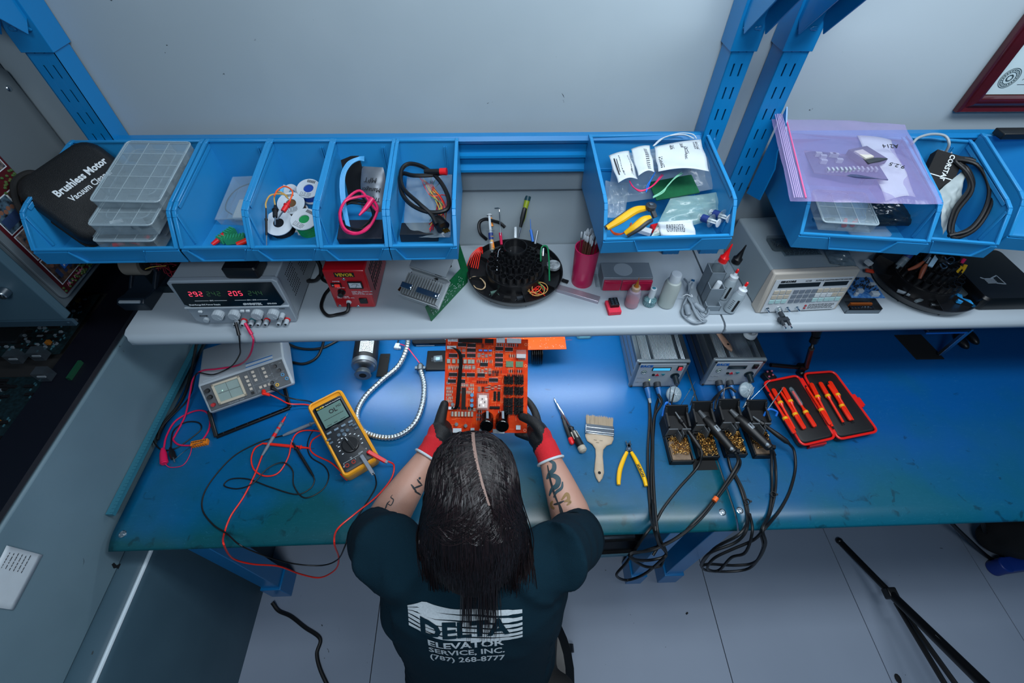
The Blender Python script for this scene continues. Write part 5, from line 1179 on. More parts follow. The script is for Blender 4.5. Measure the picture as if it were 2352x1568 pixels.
b = MB(); p = T2(2200, 668, .012); b.lathe([(.021, 0), (.021, .004), (.019, .005), (0, .005)], 28, p); solo('clear_disc', b, mat('smoky_clear', '5b6a70', .2, alpha=.5), 'round clear lid in the front of the right carousel tray', 'lid')
for i, (px, py, m_) in enumerate(((2110, 690, CLEARM), (2145, 700, DSTEEL), (2075, 672, GREYP))):
    b = MB(); p = T2(px, py, .010); b.box(*p, (.022, .016, .03)[i], .008, .006, Matrix.Rotation((.3, -.2, -.6)[i], 3, 'Z')); solo('component', b, m_, ('clear fuse holder at the front of the right carousel tray', 'dull metal spring part at the front of the right carousel tray', 'grey folded strip at the left front of the right carousel tray')[i], 'component', bev=.001)
t = thing('alligator_clip', 'bright blue plastic clip sticking out by the right carousel', 'clip', shelf_pt(2215, 702, .002), .6); b = MB(); b.prismx([(-.012, 0), (.022, 0), (.024, .008), (.0, .016), (-.014, .010)], -.009, .009); part('jaw', b, mat('sky_blue_plastic', '2f9be0', .4), t, bev=.001)
b = MB(); b.box(.0, .02, .010, .03, .012, .010, Matrix.Rotation(.5, 3, 'Z')); part('second_jaw', b, mat('sky_blue_plastic', '2f9be0', .4), t, bev=.001)
# --- black logo box
p0, p1 = shelf_pt(2238, 713), shelf_pt(2390, 712); t = thing('black_case', 'matte black case with a white hand shaped logo at the right end of the shelf', 'case', p0, 0)
b = MB(); b.loft([[Vector((x, y, z)) for x, y in rrect(.17-2*i, .19-2*i, .014, cx=.085, cy=.095)] for z, i in ((0, .003), (.004, 0), (.034, 0), (.040, .004))]); part('case_shell', b, mat('satin_black', '06070a', .35), t)
b = MB(); cx, cy, z = .065, .065, .0406
for k in range(4): b.bar((cx-.022, cy+.008-k*.005, z), (cx+.004, cy+.008-k*.005, z), .0028 if k else .0034, .0006)
b.bar((cx-.002, cy+.010, z), (cx+.020, cy+.020, z), .003, .0006); b.bar((cx-.0, cy-.008, z), (cx+.022, cy-.012, z), .003, .0006); b.bar((cx+.02, cy+.020, z), (cx+.022, cy-.012, z), .002, .0006); b.bar((cx-.022, cy+.009, z), (cx-.028, cy+.014, z), .003, .0006)
part('hand_logo', b, WINK, t)
# --- framed certificate on the wall
p = AY(2190, 255, 1.045); t = thing('picture_frame', 'dark red wooden frame holding a Latin diploma on the wall', 'picture frame', (p.x, 1.048, p.z))
WOOD = mat('mahogany', '4a0d18', .25, noise=.6, nscale=12, col2='1e0508', coat=.5)
FWD, FHT = .62, .48
def frame_bar(x0, z0, x1, z1):
    b = MB(); 
    prof = [(0, 0), (0, -.010), (.004, -.016), (.012, -.012), (.020, -.018), (.032, -.016), (.036, -.008), (.036, 0)]
    d = Vector((x1-x0, 0, z1-z0)); L = d.length; d.normalize(); n = Vector((-d.z, 0, d.x))
    b.loft([[Vector((x0, 0, z0))+n*u+d*u+Vector((0, v, 0)) for u, v in prof], [Vector((x0, 0, z0))+d*(L)+n*u-d*u+Vector((0, v, 0)) for u, v in prof]]); return b
for q in ((0, 0, FWD, 0), (FWD, 0, FWD, FHT), (FWD, FHT, 0, FHT), (0, FHT, 0, 0)): part('frame_rail', frame_bar(*q), WOOD, t, smooth=50)
b = MB(); b.b2(.034, -.005, .034, FWD-.034, -.003, FHT-.034); part('gilt_edge', b, mat('gilt', '9a8c6a', .4, .6), t)
b = MB(); b.b2(.038, -.0065, .038, FWD-.038, -.004, FHT-.038); part('diploma', b, mat('diploma_paper', 'c3d6da', .5), t)
letters([(s, .011, FRONT(.115, -.0068, .13+k*.018), dict(align='CENTER', shear=.15)) for k, s in enumerate(('ANNO • DOMINI', 'DATUM • DIE', 'NOSTRA •', 'MAGISTRI', 'IN •'))], INK, t)
b = MB()
for r_ in (.020, .017, .012): b.tube([Vector((.068+r_*math.cos(a), -.0068, .072+r_*math.sin(a))) for a in [2*PI*k/32 for k in range(32)]], .0006, 4, closed=True)
for k in range(20): a = 2*PI*k/20; b.box(.068+.0145*math.cos(a), -.0068, .072+.0145*math.sin(a), .002, .0004, .002)
for k in range(12): a = 2*PI*k/12; b.box(.068+.006*math.cos(a), -.0068, .072+.006*math.sin(a), .003, .0004, .0025)
part('seal', b, mat('seal_ink', '33454a', .6), t)
b = MB(); b.path([(.10+.006*k, -.0068, .068+.006*math.sin(k*2.3)*(1 if k % 3 else .3)) for k in range(12)], .0005, 4, 5); b.b2(.097, -.0069, .058, .19, -.0066, .0588); part('signature', b, INK, t)
b = MB(); p = AY(2330, 300, .99); b.b2(p.x-.05, .96, p.z-.006, p.x+.12, .99, p.z+.008); solo('dark_ledge', b, BLACK, 'black flat device on the rail behind the last blue bin', 'device', bev=.002)
# ------------------------------------------------------------------ things on the bench mats
bt = lambda px, py, dz=0: AZ(px, py, BZ+dz)
def frame_thing(name, label, cat, o, ex, up, group=None):
    ex = Vector(ex).normalized(); up = Vector(up); up = (up-ex*up.dot(ex)).normalized(); ey = up.cross(ex)
    t = thing(name, label, cat, o, group=group); M = Matrix.Translation(o)@Matrix((ex, ey, up)).transposed().to_4x4(); t.rotation_euler = M.to_euler(); return t, M
# --- curve tracer (white box on a black stand)
a, e = AZ(487, 957, .812), AZ(676, 890, .812); ex = (e-a).normalized(); bk = Vector((-ex.y, ex.x, 0)); pt_ = math.radians(15)
up = bk*math.sin(pt_)+Vector((0, 0, math.cos(pt_)))
t, M = frame_thing('curve_tracer', 'white tester with a small screen on a black stand at the left', 'tester', a, ex, up)
TW, TH, TD = .218, .082, .225
b = MB(); b.prismx([(.012, .0), (TD, .0), (TD, TH-.004), (TD-.006, TH), (.040, TH), (.0, .014)], 0, TW); part('case', b, mat('tester_white', 'aab3ba', .42), t, bev=.005)
sl = math.atan2(TH-.014, .040); Fm = Matrix.Translation((0, .0, .014))@Matrix.Rotation(sl, 4, 'X')   # local: x across, y up the slope
fh = math.hypot(TH-.014, .040)
b = MB(Fm); b.b2(.006, .003, -.001, TW-.006, fh-.004, .0015); part('face_plate', b, mat('face_grey', '4a4f54', .5), t, bev=.001)
b = MB(Fm)
for x0, y0, x1, y1 in ((.030, .012, .100, .019), (.030, .064, .100, .070), (.030, .012, .036, .070), (.094, .012, .100, .070)): b.b2(x0, y0, .001, x1, y1, .007)
part('screen_bezel', b, TAN, t, bev=.001)
b = MB(Fm); b.b2(.036, .018, .001, .094, .066, .0035); o = part('screen', b, mat('crt_glass', '8fa19d', .15, spec=.8, noise=.1), t)
b = MB(Fm); b.b2(.038, .041, .0036, .092, .0415, .0040); b.b2(.064, .020, .0036, .0645, .064, .0040)
for k in range(18): b.b2(.040+k*.003, .0395, .0036, .0403+k*.003, .043, .0040)
part('graticule', b, INK, o)
b = MB(Fm); b.sph((.050, .046, .004), .001, 8, 5); part('trace_dot', b, mat('lit_green_dot', (.5, 1, .8), .5, emit=2), o)
for y in (.058, .040): b = MB(Fm); b.cyl((.018, y, 0), (.018, y, .014), .0062, .0052, 16); part('knob', b, BLACK, t, bev=.0005)
b = MB(Fm); b.cyl((.018, .018, 0), (.018, .018, .012), .0052, .0048, 16); part('red_knob', b, mat('dark_red_knob', 'b01820', .4), t)
BTN = mat('button_cream', 'b9b0a4', .5)
for k in range(5): b = MB(Fm); b.b2(.111, .010+k*.0115, .001, .118, .017+k*.0115, .005); part('push_button', b, BTN if k else INK, t, bev=.0005)
for k in range(3): b = MB(Fm); b.b2(.130, .040+k*.0115, .001, .137, .047+k*.0115, .005); part('push_button', b, BTN, t, bev=.0005)
for k in range(3): b = MB(Fm); b.b2(.157, .040+k*.0115, .001, .164, .047+k*.0115, .005); part('push_button', b, BTN, t, bev=.0005)
for k in range(3): b = MB(Fm); b.b2(.134+k*.0115, .017, .001, .141+k*.0115, .024, .005); part('push_button', b, BTN, t, bev=.0005)
b = MB(Fm)
for x0, y0, x1, y1 in ((.122, .006, .1224, .072), (.148, .034, .1484, .072), (.122, .031, .200, .0314), (.176, .034, .1764, .072)): b.b2(x0, y0, .0014, x1, y1, .0018)
rs = random.Random(2)
for k in range(14): x, y = rs.uniform(.124, .205), rs.uniform(.008, .070); b.b2(x, y, .0014, x+.006, y+.001, .0018)
part('panel_print', b, mat('panel_ink', '8b9298', .6), t, kind='stuff')
letters([('TRACKER 2000', .006, Fm@Matrix.Translation((.070, .0065, .0016)))], mat('panel_ink', '8b9298', .6), t)
for x, y, m in ((.190, .062, BLACK), (.196, .048, BLACK), (.168, .022, BLACK)):
    b = MB(Fm); b.cyl((x, y, 0), (x, y, .011), .0052, .0042, 14); part('selector_knob', b, m, t)
for x, y, m in ((.200, .034, mat('cyan_jack', '2a86b8', .4)), (.206, .020, mat('cyan_jack', '2a86b8', .4)), (.178, .012, YEL)):
    b = MB(Fm); b.lathe([(.0045, .001), (.0045, .004), (.0026, .004), (.0026, .001)], 16, (x, y, 0), cap=False); part('jack', b, m, t)
b = MB(); b.b2(.120, .045, TH, .190, .068, TH+.0006); o = part('label_sticker', b, PAPER, t); b = MB(); b.b2(.120, .045, TH+.0006, .190, .050, TH+.0008); b.b2(.120, .063, TH+.0006, .190, .068, TH+.0008)
part('label_print', b, mat('label_blue', '3f7fc0', .5), o, kind='stuff'); b = MB(); b.b2(.140, .072, TH, .180, .082, TH+.0005); part('label_sticker', b, LGREY, t)
b = MB(); b.b2(.012, .050, TH, .052, .060, TH+.0005); part('name_sticker', b, LGREY, t)
Mi = M.inverted()
P = [Mi@p for p in (bt(470, 965, .045)+Vector((0, .03, .0)), bt(497, 1003, .005), bt(666, 936, .005), bt(628, 800, .03))]
b = MB(); b.bar(P[0], P[1], .010, .008); b.bar(P[1], P[2], .011, .008); b.bar(P[2], P[3], .010, .008); part('stand_handle', b, BLACK, t, bev=.002)
b = MB()
for k in range(6): p = P[1].lerp(P[2], .1+.16*k)+Vector((0, 0, .0045)); b.sph(p, .0012, 8, 4)
part('rivet', b, STEEL, t, kind='stuff')
# --- multimeter
TL, TR, BR, BL = AZ(705, 928, .835), AZ(787, 893, .835), AZ(862, 1052, .795), AZ(795, 1100, .795)
ctr = (TL+TR+BR+BL)/4; ex = ((TR-TL)+(BR-BL)).normalized(); ey = ((TL-BL)+(TR-BR)).normalized(); up = ex.cross(ey)
t, M = frame_thing('multimeter', 'yellow cased digital multimeter reading OL on its screen', 'multimeter', ctr, ex, up)
MW, ML = .096, .232; YH = mat('holster_yellow', 'e39a1c', .45)
def outline(w, l, r, z, waist=0):
    return [Vector((x*(1-waist*math.exp(-((y)/.05)**2)), y, z)) for x, y in [(x, y) for x, y in rrect(w, l, r, 6)]]
b = MB(); rings = [outline(MW-.006, ML-.006, .012, -.044), outline(MW, ML, .014, -.038), outline(MW+.002, ML, .014, -.010), outline(MW, ML-.001, .013, -.001), outline(MW-.006, ML-.006, .011, .003), outline(MW-.014, ML-.012, .008, .002), outline(MW-.016, ML-.014, .008, -.004)]
b.loft(rings, cap=True); part('holster', b, YH, t, smooth=40)
b = MB(); b.loft([outline(MW-.015, ML-.030, .008, -.006), outline(MW-.015, ML-.030, .008, .0005), outline(MW-.020, ML-.036, .008, .0025)]); b.v = [v+Vector((0, -.004, 0)) for v in b.v]; part('front_case', b, mat('meter_charcoal', '22262b', .5), t, smooth=40)
b = MB(); b.b2(-.036, .022, .002, .036, .092, .0035); o = part('screen_frame', b, mat('glossy_black', '05070d', .12, spec=.8), t, bev=.001)
b = MB(); b.b2(-.032, .027, .0035, .032, .083, .0042); part('screen', b, mat('lcd_green_grey', '5f7a74', .25), o)
letters([('OL', .017, Matrix.Translation((.004, .064, .0044)), dict(bold=.0003)), ('MΩ', .009, Matrix.Translation((.022, .070, .0044)))], INK, o, 'screen_digits')
b = MB(); b.b2(-.026, .048, .0042, .026, .0490, .0045); 
for k in range(9): b.b2(-.026+k*.0064, .0490, .0042, -.0255+k*.0064, .051, .0045)
for x0, w_ in ((-.026, .012), (-.008, .010), (.010, .014)): b.b2(x0, .030, .0042, x0+w_, .0315, .0045)
part('bar_graph', b, INK, o)
letters([('FLUKE', .0065, Matrix.Translation((-.022, .0875, .0038)), dict(bold=.0002))], mat('yellow_ink', 'd8b422', .5), t)
letters([('289 TRUE RMS MULTIMETER', .0040, Matrix.Translation((.010, .0875, .0038)))], WINK, t)
SLT = mat('slate_button', '4c5f6e', .5)
for k in range(4): b = MB(); b.b2(-.036+k*.0195, .009, .002, -.024+k*.0195, .0145, .005); part('soft_key', b, mat('grey_blue_key', '6f8494', .5), t, bev=.001)
for x, y in ((-.038, -.004), (-.037, -.015), (.033, -.002), (.034, -.013), (.026, .004)): b = MB(); b.b2(x-.0055, y-.0025, .002, x+.0055, y+.0025, .0045); part('key', b, SLT, t, bev=.0008)
for x, y in ((-.012, -.006), (.012, -.006), (0, .0), (0, -.011)): b = MB(); b.lathe([(.0046, .002), (.0046, .0042), (.0036, .005), (0, .005)], 16, (x, y, 0)); part('arrow_key', b, SLT, t)
DC = Vector((.002, -.045, .002)); b = MB(); b.lathe([(.0225, 0), (.0225, .004), (.020, .0065), (0, .0065)], 40, DC); b.box(DC.x, DC.y, DC.z+.008, .0075, .040, .008, Matrix.Rotation(.15, 3, 'Z')); o = part('rotary_dial', b, mat('dial_black', '17191c', .35), t, bev=.001)
b = MB(); b.box(DC.x-.002, DC.y+.014, DC.z+.0122, .0012, .010, .0004, Matrix.Rotation(.15, 3, 'Z')); part('pointer', b, WINK, o)
b = MB(); 
for k in range(11): a_ = math.radians(-25+k*23); b.box(DC.x+.029*math.cos(a_), DC.y+.029*math.sin(a_), .0028, .0045, .0022, .0003)
b.b2(-.034, -.0875, .0026, -.0335, -.081, .0029); b.b2(-.034, -.081, .0026, .012, -.0806, .0029); b.b2(-.004, -.0875, .0026, -.0035, -.083, .0029)
part('dial_print', b, WINK, t)
letters([('COM', .0050, Matrix.Translation((.014, -.0785, .0028))), ('A', .0055, Matrix.Translation((-.036, -.089, .0028))), ('mA\nµA', .0038, Matrix.Translation((-.012, -.0785, .0028))), ('V', .006, Matrix.Translation((.030, -.0765, .0028))), ('V', .005, Matrix.Translation((-.028, -.030, .0028))), ('mV', .0045, Matrix.Translation((-.018, -.017, .0028))), ('Ω', .005, Matrix.Translation((.004, -.013, .0028)))], WINK, t)
for x in (-.028, -.011, .012, .030):
    b = MB(); b.lathe([(.0052, .002), (.0052, .0045), (.0032, .0045), (.0032, .001)], 18, (x, -.0905, 0), cap=False); part('input_jack', b, mat('jack_red', '9c2a1e', .4) if x < 0 else BLACK, t)
MM = M
# --- meter leads
MR = mat('lead_red', 'e8291b', .35); GB = mat('grey_boot', '6b7480', .5)
jr, jb = MM@Vector((.030, -.0905, .006)), MM@Vector((.012, -.0905, .006))
def hang(px, py, y=.325): return AY(px, py, y)
def probe(name, label, tip, end, m, tipc=RED, lead=None, lm=None, gr=.0050, lr=.0021):
    tip, end = Vector(tip), Vector(end); t = thing(name, label, 'test probe', end); d = tip-end; L = d.length
    b = MB(); b.tube([d*0, d*.15, d*.5, d*.72, d*.74, d*.76], [gr*.55, gr*.9, gr, gr*.9, gr*1.5, gr*.8], 14); part('grip', b, m, t)
    b = MB(); b.tube([d*.76, d*.90], [gr*.75, gr*.5], 12); part('tip_guard', b, tipc, t)
    b = MB(); b.cyl(d*.90, d, gr*.22, gr*.1, 8); part('needle', b, STEEL, t)
    if tipc is RED and m is GB: b = MB(); b.cyl(d*.42, d*.50, gr*1.03, gr*1.03, 14, False); b.cyl(d*.60, d*.64, gr*1.0, gr*1.0, 14, False); part('red_mark', b, RED, t)
    if lead:
        b = MB(); b.path([d*0]+[Vector(p)-end for p in lead], lr, 8, 8); part('lead', b, lm, t)
    return t
probe('test_probe', 'grey and red probe with the long red lead hanging over the bench front', bt(661, 948, .006), bt(602, 1046, .006), GB, RED,
      [bt(585, 1090, .004), bt(560, 1140, .004), bt(530, 1185, .004), AZ(515, 1225, .757), hang(514, 1250, .316), hang(535, 1282), hang(580, 1295), hang(640, 1300), hang(690, 1318), hang(735, 1326), hang(770, 1308), hang(778, 1280), hang(768, 1248, .316), AZ(775, 1215, .758), bt(815, 1180, .004), bt(865, 1140, .004), bt(898, 1100, .005), bt(905, 1070, .012), bt(893, 1060, .03), bt(872, 1055, .04)], MR)
probe('test_probe', 'grey probe with the long black lead, lying behind the red and grey one', bt(735, 965, .012), bt(650, 1000, .006), GB, GB,
      [bt(625, 1006, .003), bt(590, 1018, .003), bt(540, 1045, .003), bt(500, 1085, .003), bt(470, 1130, .003), bt(465, 1170, .003), bt(490, 1205, .004), AZ(522, 1226, .762), hang(556, 1254, .316), hang(620, 1280), hang(680, 1295), hang(740, 1298), hang(775, 1285), hang(792, 1255, .316), AZ(805, 1215, .757), bt(835, 1165, .003), bt(862, 1120, .008), bt(862, 1095, .03), bt(856, 1086, .04)], RUB, lr=.0018)
for nm, j, q, m, ms, lb in (('red', jr, bt(890, 1062, .035), GB, RED, 'grey and red elbow plug in the meter'), ('black', jb, bt(858, 1090, .035), GB, GB, 'grey elbow plug in the meter next to the red one')):
    t = thing('lead_plug', lb, 'plug', j); b = MB(); b.cyl((0, 0, 0), (0, 0, .006), .004, .004, 12); b.bar((0, 0, .008), (q-j)*.9, .010, .008, up=(0, 0, 1)); part('elbow', b, ms, t, bev=.0015); b = MB(); b.bar((q-j)*.4+Vector((0, 0, .003)), (q-j), .0085, .007); part('boot', b, GB, t, bev=.001)
# tester leads
tr_, tb_ = bt(607, 898, .085), bt(624, 890, .085)
b = MB(); p, q = bt(606, 898, .078), bt(613, 902, .075)
t = thing('banana_plug', 'red plug in the front of the white tester', 'plug', p); b.cyl((0, 0, 0), (.006, -.012, .006), .0062, .005, 14); b.cyl((.004, -.01, .004), (.02, -.014, .0), .0048, .003, 12); part('plug_body', b, MR, t)
t = thing('banana_plug', 'black plug in the front of the white tester', 'plug', bt(626, 888, .080)); b = MB(); b.cyl((0, 0, 0), (.004, -.010, .005), .0062, .005, 14); b.cyl((.004, -.009, .004), (.018, -.014, .0), .0045, .003, 12); part('plug_body', b, BLACK, t)
probe('test_probe', 'thin red probe pointing right under the meter, on a looping red lead', bt(722, 1030, .004), bt(603, 1018, .006), MR, MR,
      [bt(585, 1030, .005), bt(577, 1055, .005), bt(585, 1080, .005), bt(610, 1093, .005), bt(640, 1085, .005), bt(662, 1050, .006), bt(670, 1015, .010), bt(682, 995, .008), bt(705, 988, .006), bt(740, 993, .004), bt(718, 1010, .003), bt(712, 1030, .003), bt(725, 1045, .003), bt(760, 1062, .003), bt(785, 1085, .003), bt(797, 1102, .004), bt(782, 1088, .006)], MR, gr=.0042, lr=.0019)
cable('test_lead', [bt(613, 902, .072), bt(640, 915, .05), bt(665, 927, .02), bt(705, 929, .01), bt(730, 940, .004)], .0019, MR, 'red lead from the white tester to under the meter', 'cable')
cable('test_lead', [bt(632, 893, .075), bt(650, 908, .05), bt(680, 917, .02), bt(712, 922, .01), bt(735, 935, .004)], .0019, RUB, 'black lead from the white tester to under the meter', 'cable')
probe('test_probe', 'thin black probe left of the meter, on a looping black lead', bt(667, 1008, .012), bt(720, 1094, .006), BLACK, BLACK,
      [bt(722, 1105, .004), bt(712, 1122, .003), bt(680, 1135, .003), bt(620, 1118, .004), bt(570, 1100, .004), bt(530, 1100, .004), bt(515, 1115, .003), bt(545, 1122, .003), bt(580, 1110, .008), bt(615, 1075, .010), bt(650, 1062, .008), bt(672, 1080, .004), bt(675, 1115, .003), bt(700, 1143, .003), bt(740, 1125, .003), bt(755, 1095, .003), bt(745, 1070, .003), bt(715, 1050, .003), bt(706, 1025, .003), bt(712, 1000, .003), bt(722, 985, .003)], RUB, gr=.0040, lr=.0016)
# --- leads from the power supply
PR = mat('lead_crimson', 'd41a52', .35)
sp = lambda x, y, z: AZ(x, y, z)
a1, a2 = AY(541, 740, .742), AY(563, 742, .742)
t = thing('clip_lead', 'crimson lead hanging from the power supply with a crimson clip on the mat', 'cable', a2); O = t.location
b = MB(); b.cyl((0, 0, 0), AY(578, 768, .722)-O, .0035, .0042, 12); part('plug_boot', b, PR, t)
P = [AY(578, 768, .722), AY(582, 785, .712), AY(575, 815, .72), AZ(548, 840, .885), AZ(500, 846, .88), AZ(465, 850, .872), AZ(440, 885, .83), bt(432, 930, .03), bt(415, 975, .006), bt(396, 1020, .004), bt(400, 1000, .004)]
P = [AY(578, 768, .722), AY(582, 785, .712), AY(572, 818, .72), AZ(548, 838, .90), AZ(500, 847, .885), AZ(462, 852, .868), AZ(443, 872, .84), bt(436, 905, .05), bt(425, 955, .012), bt(402, 1000, .004), bt(398, 1010, .004), bt(415, 1022, .004), bt(455, 1018, .004), bt(480, 985, .004), bt(478, 950, .004), bt(450, 943, .004), bt(405, 965, .008), bt(383, 1000, .008), bt(376, 1030, .008)]
b = MB(); b.path([p-O for p in P], .0023, 8, 7); part('lead', b, PR, t)
b = MB(); q0, q1 = bt(374, 1030, .010)-O, bt(377, 1062, .010)-O; b.tube([q0, q0.lerp(q1, .4), q1], [.0045, .0085, .0095], 14); b.cyl(q1, q1+(q1-q0)*.08, .0075, .007, 14); part('clip_boot', b, PR, t)
t = thing('clip_lead', 'black lead hanging from the power supply with a black clip on the mat', 'cable', a1); O = t.location
b = MB(); b.cyl((0, 0, 0), AY(549, 770, .72)-O, .0035, .004, 12); part('plug_boot', b, BLACK, t)
P = [AY(549, 770, .72), AY(551, 795, .712), AY(550, 815, .725), AZ(530, 842, .895), AZ(490, 860, .885), AZ(455, 856, .87), AZ(447, 870, .845), AZ(440, 900, .80), bt(425, 925, .012), bt(385, 965, .010), bt(355, 1000, .006), bt(352, 1012, .005), bt(370, 1032, .004), bt(402, 1030, .003), bt(440, 1005, .003), bt(462, 985, .003), bt(455, 970, .004), bt(425, 970, .006), bt(398, 990, .008), bt(392, 1030, .010)]
b = MB(); b.path([p-O for p in P], .0018, 8, 7); part('lead', b, RUB, t)
b = MB(); q0, q1 = bt(391, 1028, .010)-O, bt(399, 1052, .008)-O; b.tube([q0, q0.lerp(q1, .5), q1], [.003, .0075, .007], 12); part('clip_boot', b, BLACK, t)
b = MB(); b.bar(q1, q1+(q1-q0)*.35, .003, .003); part('clip_jaw', b, STEEL, t)
cable('jumper_wire', [bt(379, 1065, .01), bt(392, 1073, .003), bt(420, 1068, .003), bt(436, 1045, .003), bt(441, 1022, .006)], .0010, PR, 'thin crimson wire from the crimson clip to the orange block', 'wire')
cable('jumper_wire', [bt(401, 1055, .006), bt(425, 1035, .004), bt(445, 1022, .016), bt(465, 1014, .017)], .0006, DSTEEL, 'thin braided grey wire crossing the orange block', 'wire')
a, e = bt(440, 1021, .006), bt(487, 1012, .006); t, M = frame_thing('terminal_block', 'orange ribbed terminal block by the crimson clip', 'connector', a, e-a, (0, 0, 1)); b = MB(); b.b2(0, -.007, -.006, .042, .007, .006)
for k in range(7): b.b2(.002+k*.006, -.0085, -.006, .005+k*.006, -.007, .005)
part('block', b, mat('orange_block', 'e07a12', .45), t, bev=.0006)
b = MB(); rs = random.Random(3)
for k in range(9): b.b2(.002+k*.0042, .001, .006, .0045+k*.0042, .0045, .0063); b.b2(.006+k*.003, -.0045, .006, .0078+k*.003, -.0025, .0063)
part('print', b, INK, t)
# power cord behind the tester
cable('black_cable', [AZ(640, 762, .80), AZ(655, 785, .77), bt(690, 800, .006), bt(735, 800, .006), bt(770, 785, .006), bt(800, 765, .006)], .0042, RUB, 'black cord curving along the rear of the mat', 'cable')
cable('black_cable', [bt(745, 765, .012), bt(742, 790, .014), bt(728, 820, .008), bt(700, 835, .005), bt(670, 832, .005)], .0042, RUB, 'black cord dropping between the tester and the motor', 'cable')
cable('black_cable', [AZ(452, 785, .80), AZ(440, 850, .77), bt(420, 915, .006), bt(375, 975, .006), bt(362, 1010, .004)], .0042, RUB, 'black cord along the left edge of the mat', 'cable')
# --- motor
p0, p1 = AZ(843, 790, .794), AZ(836, 842, .794); ax = (p1-p0).normalized(); p0 = p1-ax*.16
t = thing('electric_motor', 'black cylindrical motor with a silver end and a pulley on the mat', 'motor', p1); O = p1
b = MB(); b.cyl(-ax*.14, -ax*.016, .036, .036, 40); part('housing', b, mat('motor_black', '121418', .4, bump=.3, bscale=700), t, bev=.001)
b = MB(); b.cyl(-ax*.016, ax*.0, .0365, .0365, 40); b.cyl(ax*0, ax*.004, .034, .030, 40); part('end_bell', b, mat('cast_aluminium', 'a3a9ae', .35, .9), t, bev=.001)
b = MB(); b.cyl(ax*.004, ax*.016, .008, .008, 20); part('shaft_boss', b, MATTE, t)
b = MB(); b.tube([ax*.014, ax*.018, ax*.022, ax*.026, ax*.030, ax*.032], [.018, .021, .016, .022, .024, .022], 36); part('pulley', b, mat('pulley_grey', '7d868c', .35, .7), t)
b = MB(); b.tube([ax*.0318, ax*.0324], [.011, .010], 24); part('pulley_bore', b, MATTE, t)
x_ = ax.cross(Vector((0, 0, 1))).normalized()
b = MB(); b.loft([[x_*.0368*math.sin(a_)*-1+Vector((0, 0, .0368*math.cos(a_)))-ax*s_ for a_ in [-.25+.1*k for k in range(12)]] for s_ in (.030, .085)], closed=False)
o = part('name_plate', b, PAPER, t)
b = MB(); rs = random.Random(1)
for r_ in range(8):
    a0 = -.18
    while a0 < .75: l = rs.uniform(.04, .15); b.loft([[x_*-.0371*math.sin(a_)+Vector((0, 0, .0371*math.cos(a_)))-ax*(.034+r_*.006+d_) for a_ in (a0, min(.8, a0+l))] for d_ in (0, .002)], closed=False); a0 += l+.05
part('plate_print', b, INK, o, kind='stuff')
b = MB(); b.box(.046, .03, -.034, .03, .085, .003); b.cyl((.053, .06, -.033), (.053, .06, -.0315), .003, .003, 12); part('mounting_foot', b, MATTE, t)
# --- flexible conduit
b = MB(); P = cat_pts([bt(938, 768, .02), bt(934, 800, .02), bt(915, 840, .016), bt(875, 875, .012), bt(838, 912, .010), bt(820, 950, .010), bt(830, 985, .010), bt(865, 1002, .010), bt(910, 1002, .010), bt(950, 975, .010), bt(970, 930, .010), bt(974, 885, .012), bt(966, 850, .014)], 26)
R_ = [.0082 if (k//2) % 2 else .0068 for k in range(len(P))]; b.tube(P, R_, 14); o = solo('conduit', b, mat('galvanised_conduit', 'a9b3b8', .3, .85), 'ribbed metal conduit looping beside the meter', 'conduit', smooth=50)
q = bt(965, 845, .016)-o.location; b = MB(); b.cyl(q+Vector((0, .010, 0)), q+Vector((.001, -.010, 0)), .010, .010, 18); b.box(q.x-.012, q.y, q.z, .008, .010, .008); b.box(q.x+.012, q.y, q.z, .008, .010, .008); b.cyl(q+Vector((0, .016, 0)), q+Vector((0, .010, 0)), .006, .008, 16); part('end_clamp', b, DSTEEL, o, bev=.0008)
b = MB(); b.path([bt(920, 790, .014)-o.location, bt(935, 797, .024)-o.location, bt(952, 818, .018)-o.location, q+Vector((0, .014, 0))], .0018, 8); part('red_wire', b, mat('lead_crimson', 'd41a52', .35), o)
t = thing('wire_connector', 'white plug on a black wire left of the conduit', 'connector', bt(912, 795, .008)); b = MB(); b.box(0, 0, 0, .014, .020, .010, Matrix.Rotation(-.2, 3, 'Z')); b.box(.004, -.006, 0, .018, .007, .009, Matrix.Rotation(-.2, 3, 'Z')); part('plug_body', b, WHITE, t, bev=.001)
b = MB(); b.path([(0, .01, 0), (.002, .03, .002), (.004, .06, .004)], .002, 8); part('black_wire', b, RUB, t)
# --- black device and tray
a, e = bt(948, 797, 0), bt(1075, 793, 0); t = thing('tablet_case', 'glossy black device lying half under the shelf beside the orange boards', 'device', a, .0)
b = MB(); b.loft([[Vector((x, y, z)) for x, y in rrect(.165-i, .12-i, .012, cx=.080, cy=.060)] for z, i in ((0, .002), (.012, 0), (.016, .004))]); part('case_shell', b, mat('glossy_black', '05070d', .12, spec=.8), t)
b = MB(); b.b2(.012, .022, .016, .140, .023, .0164); b.b2(.012, .022, .016, .013, .060, .0164); b.b2(.012, -.0005, .004, .07, 0, .008); part('trim_line', b, mat('pale_trim', '7c8f9c', .3), t)
letters([('Kaito', .007, Matrix.Translation((.110, .016, .0162)))], mat('panel_ink', '8b9298', .6), t)
a = bt(978, 853); t = thing('parts_plate', 'black plate holding a small relay beside the held board', 'plate', a, 0); b = MB(); b.b2(0, 0, 0, .09, .075, .008); part('plate', b, mat('satin_black', '06070a', .35), t, bev=.002)
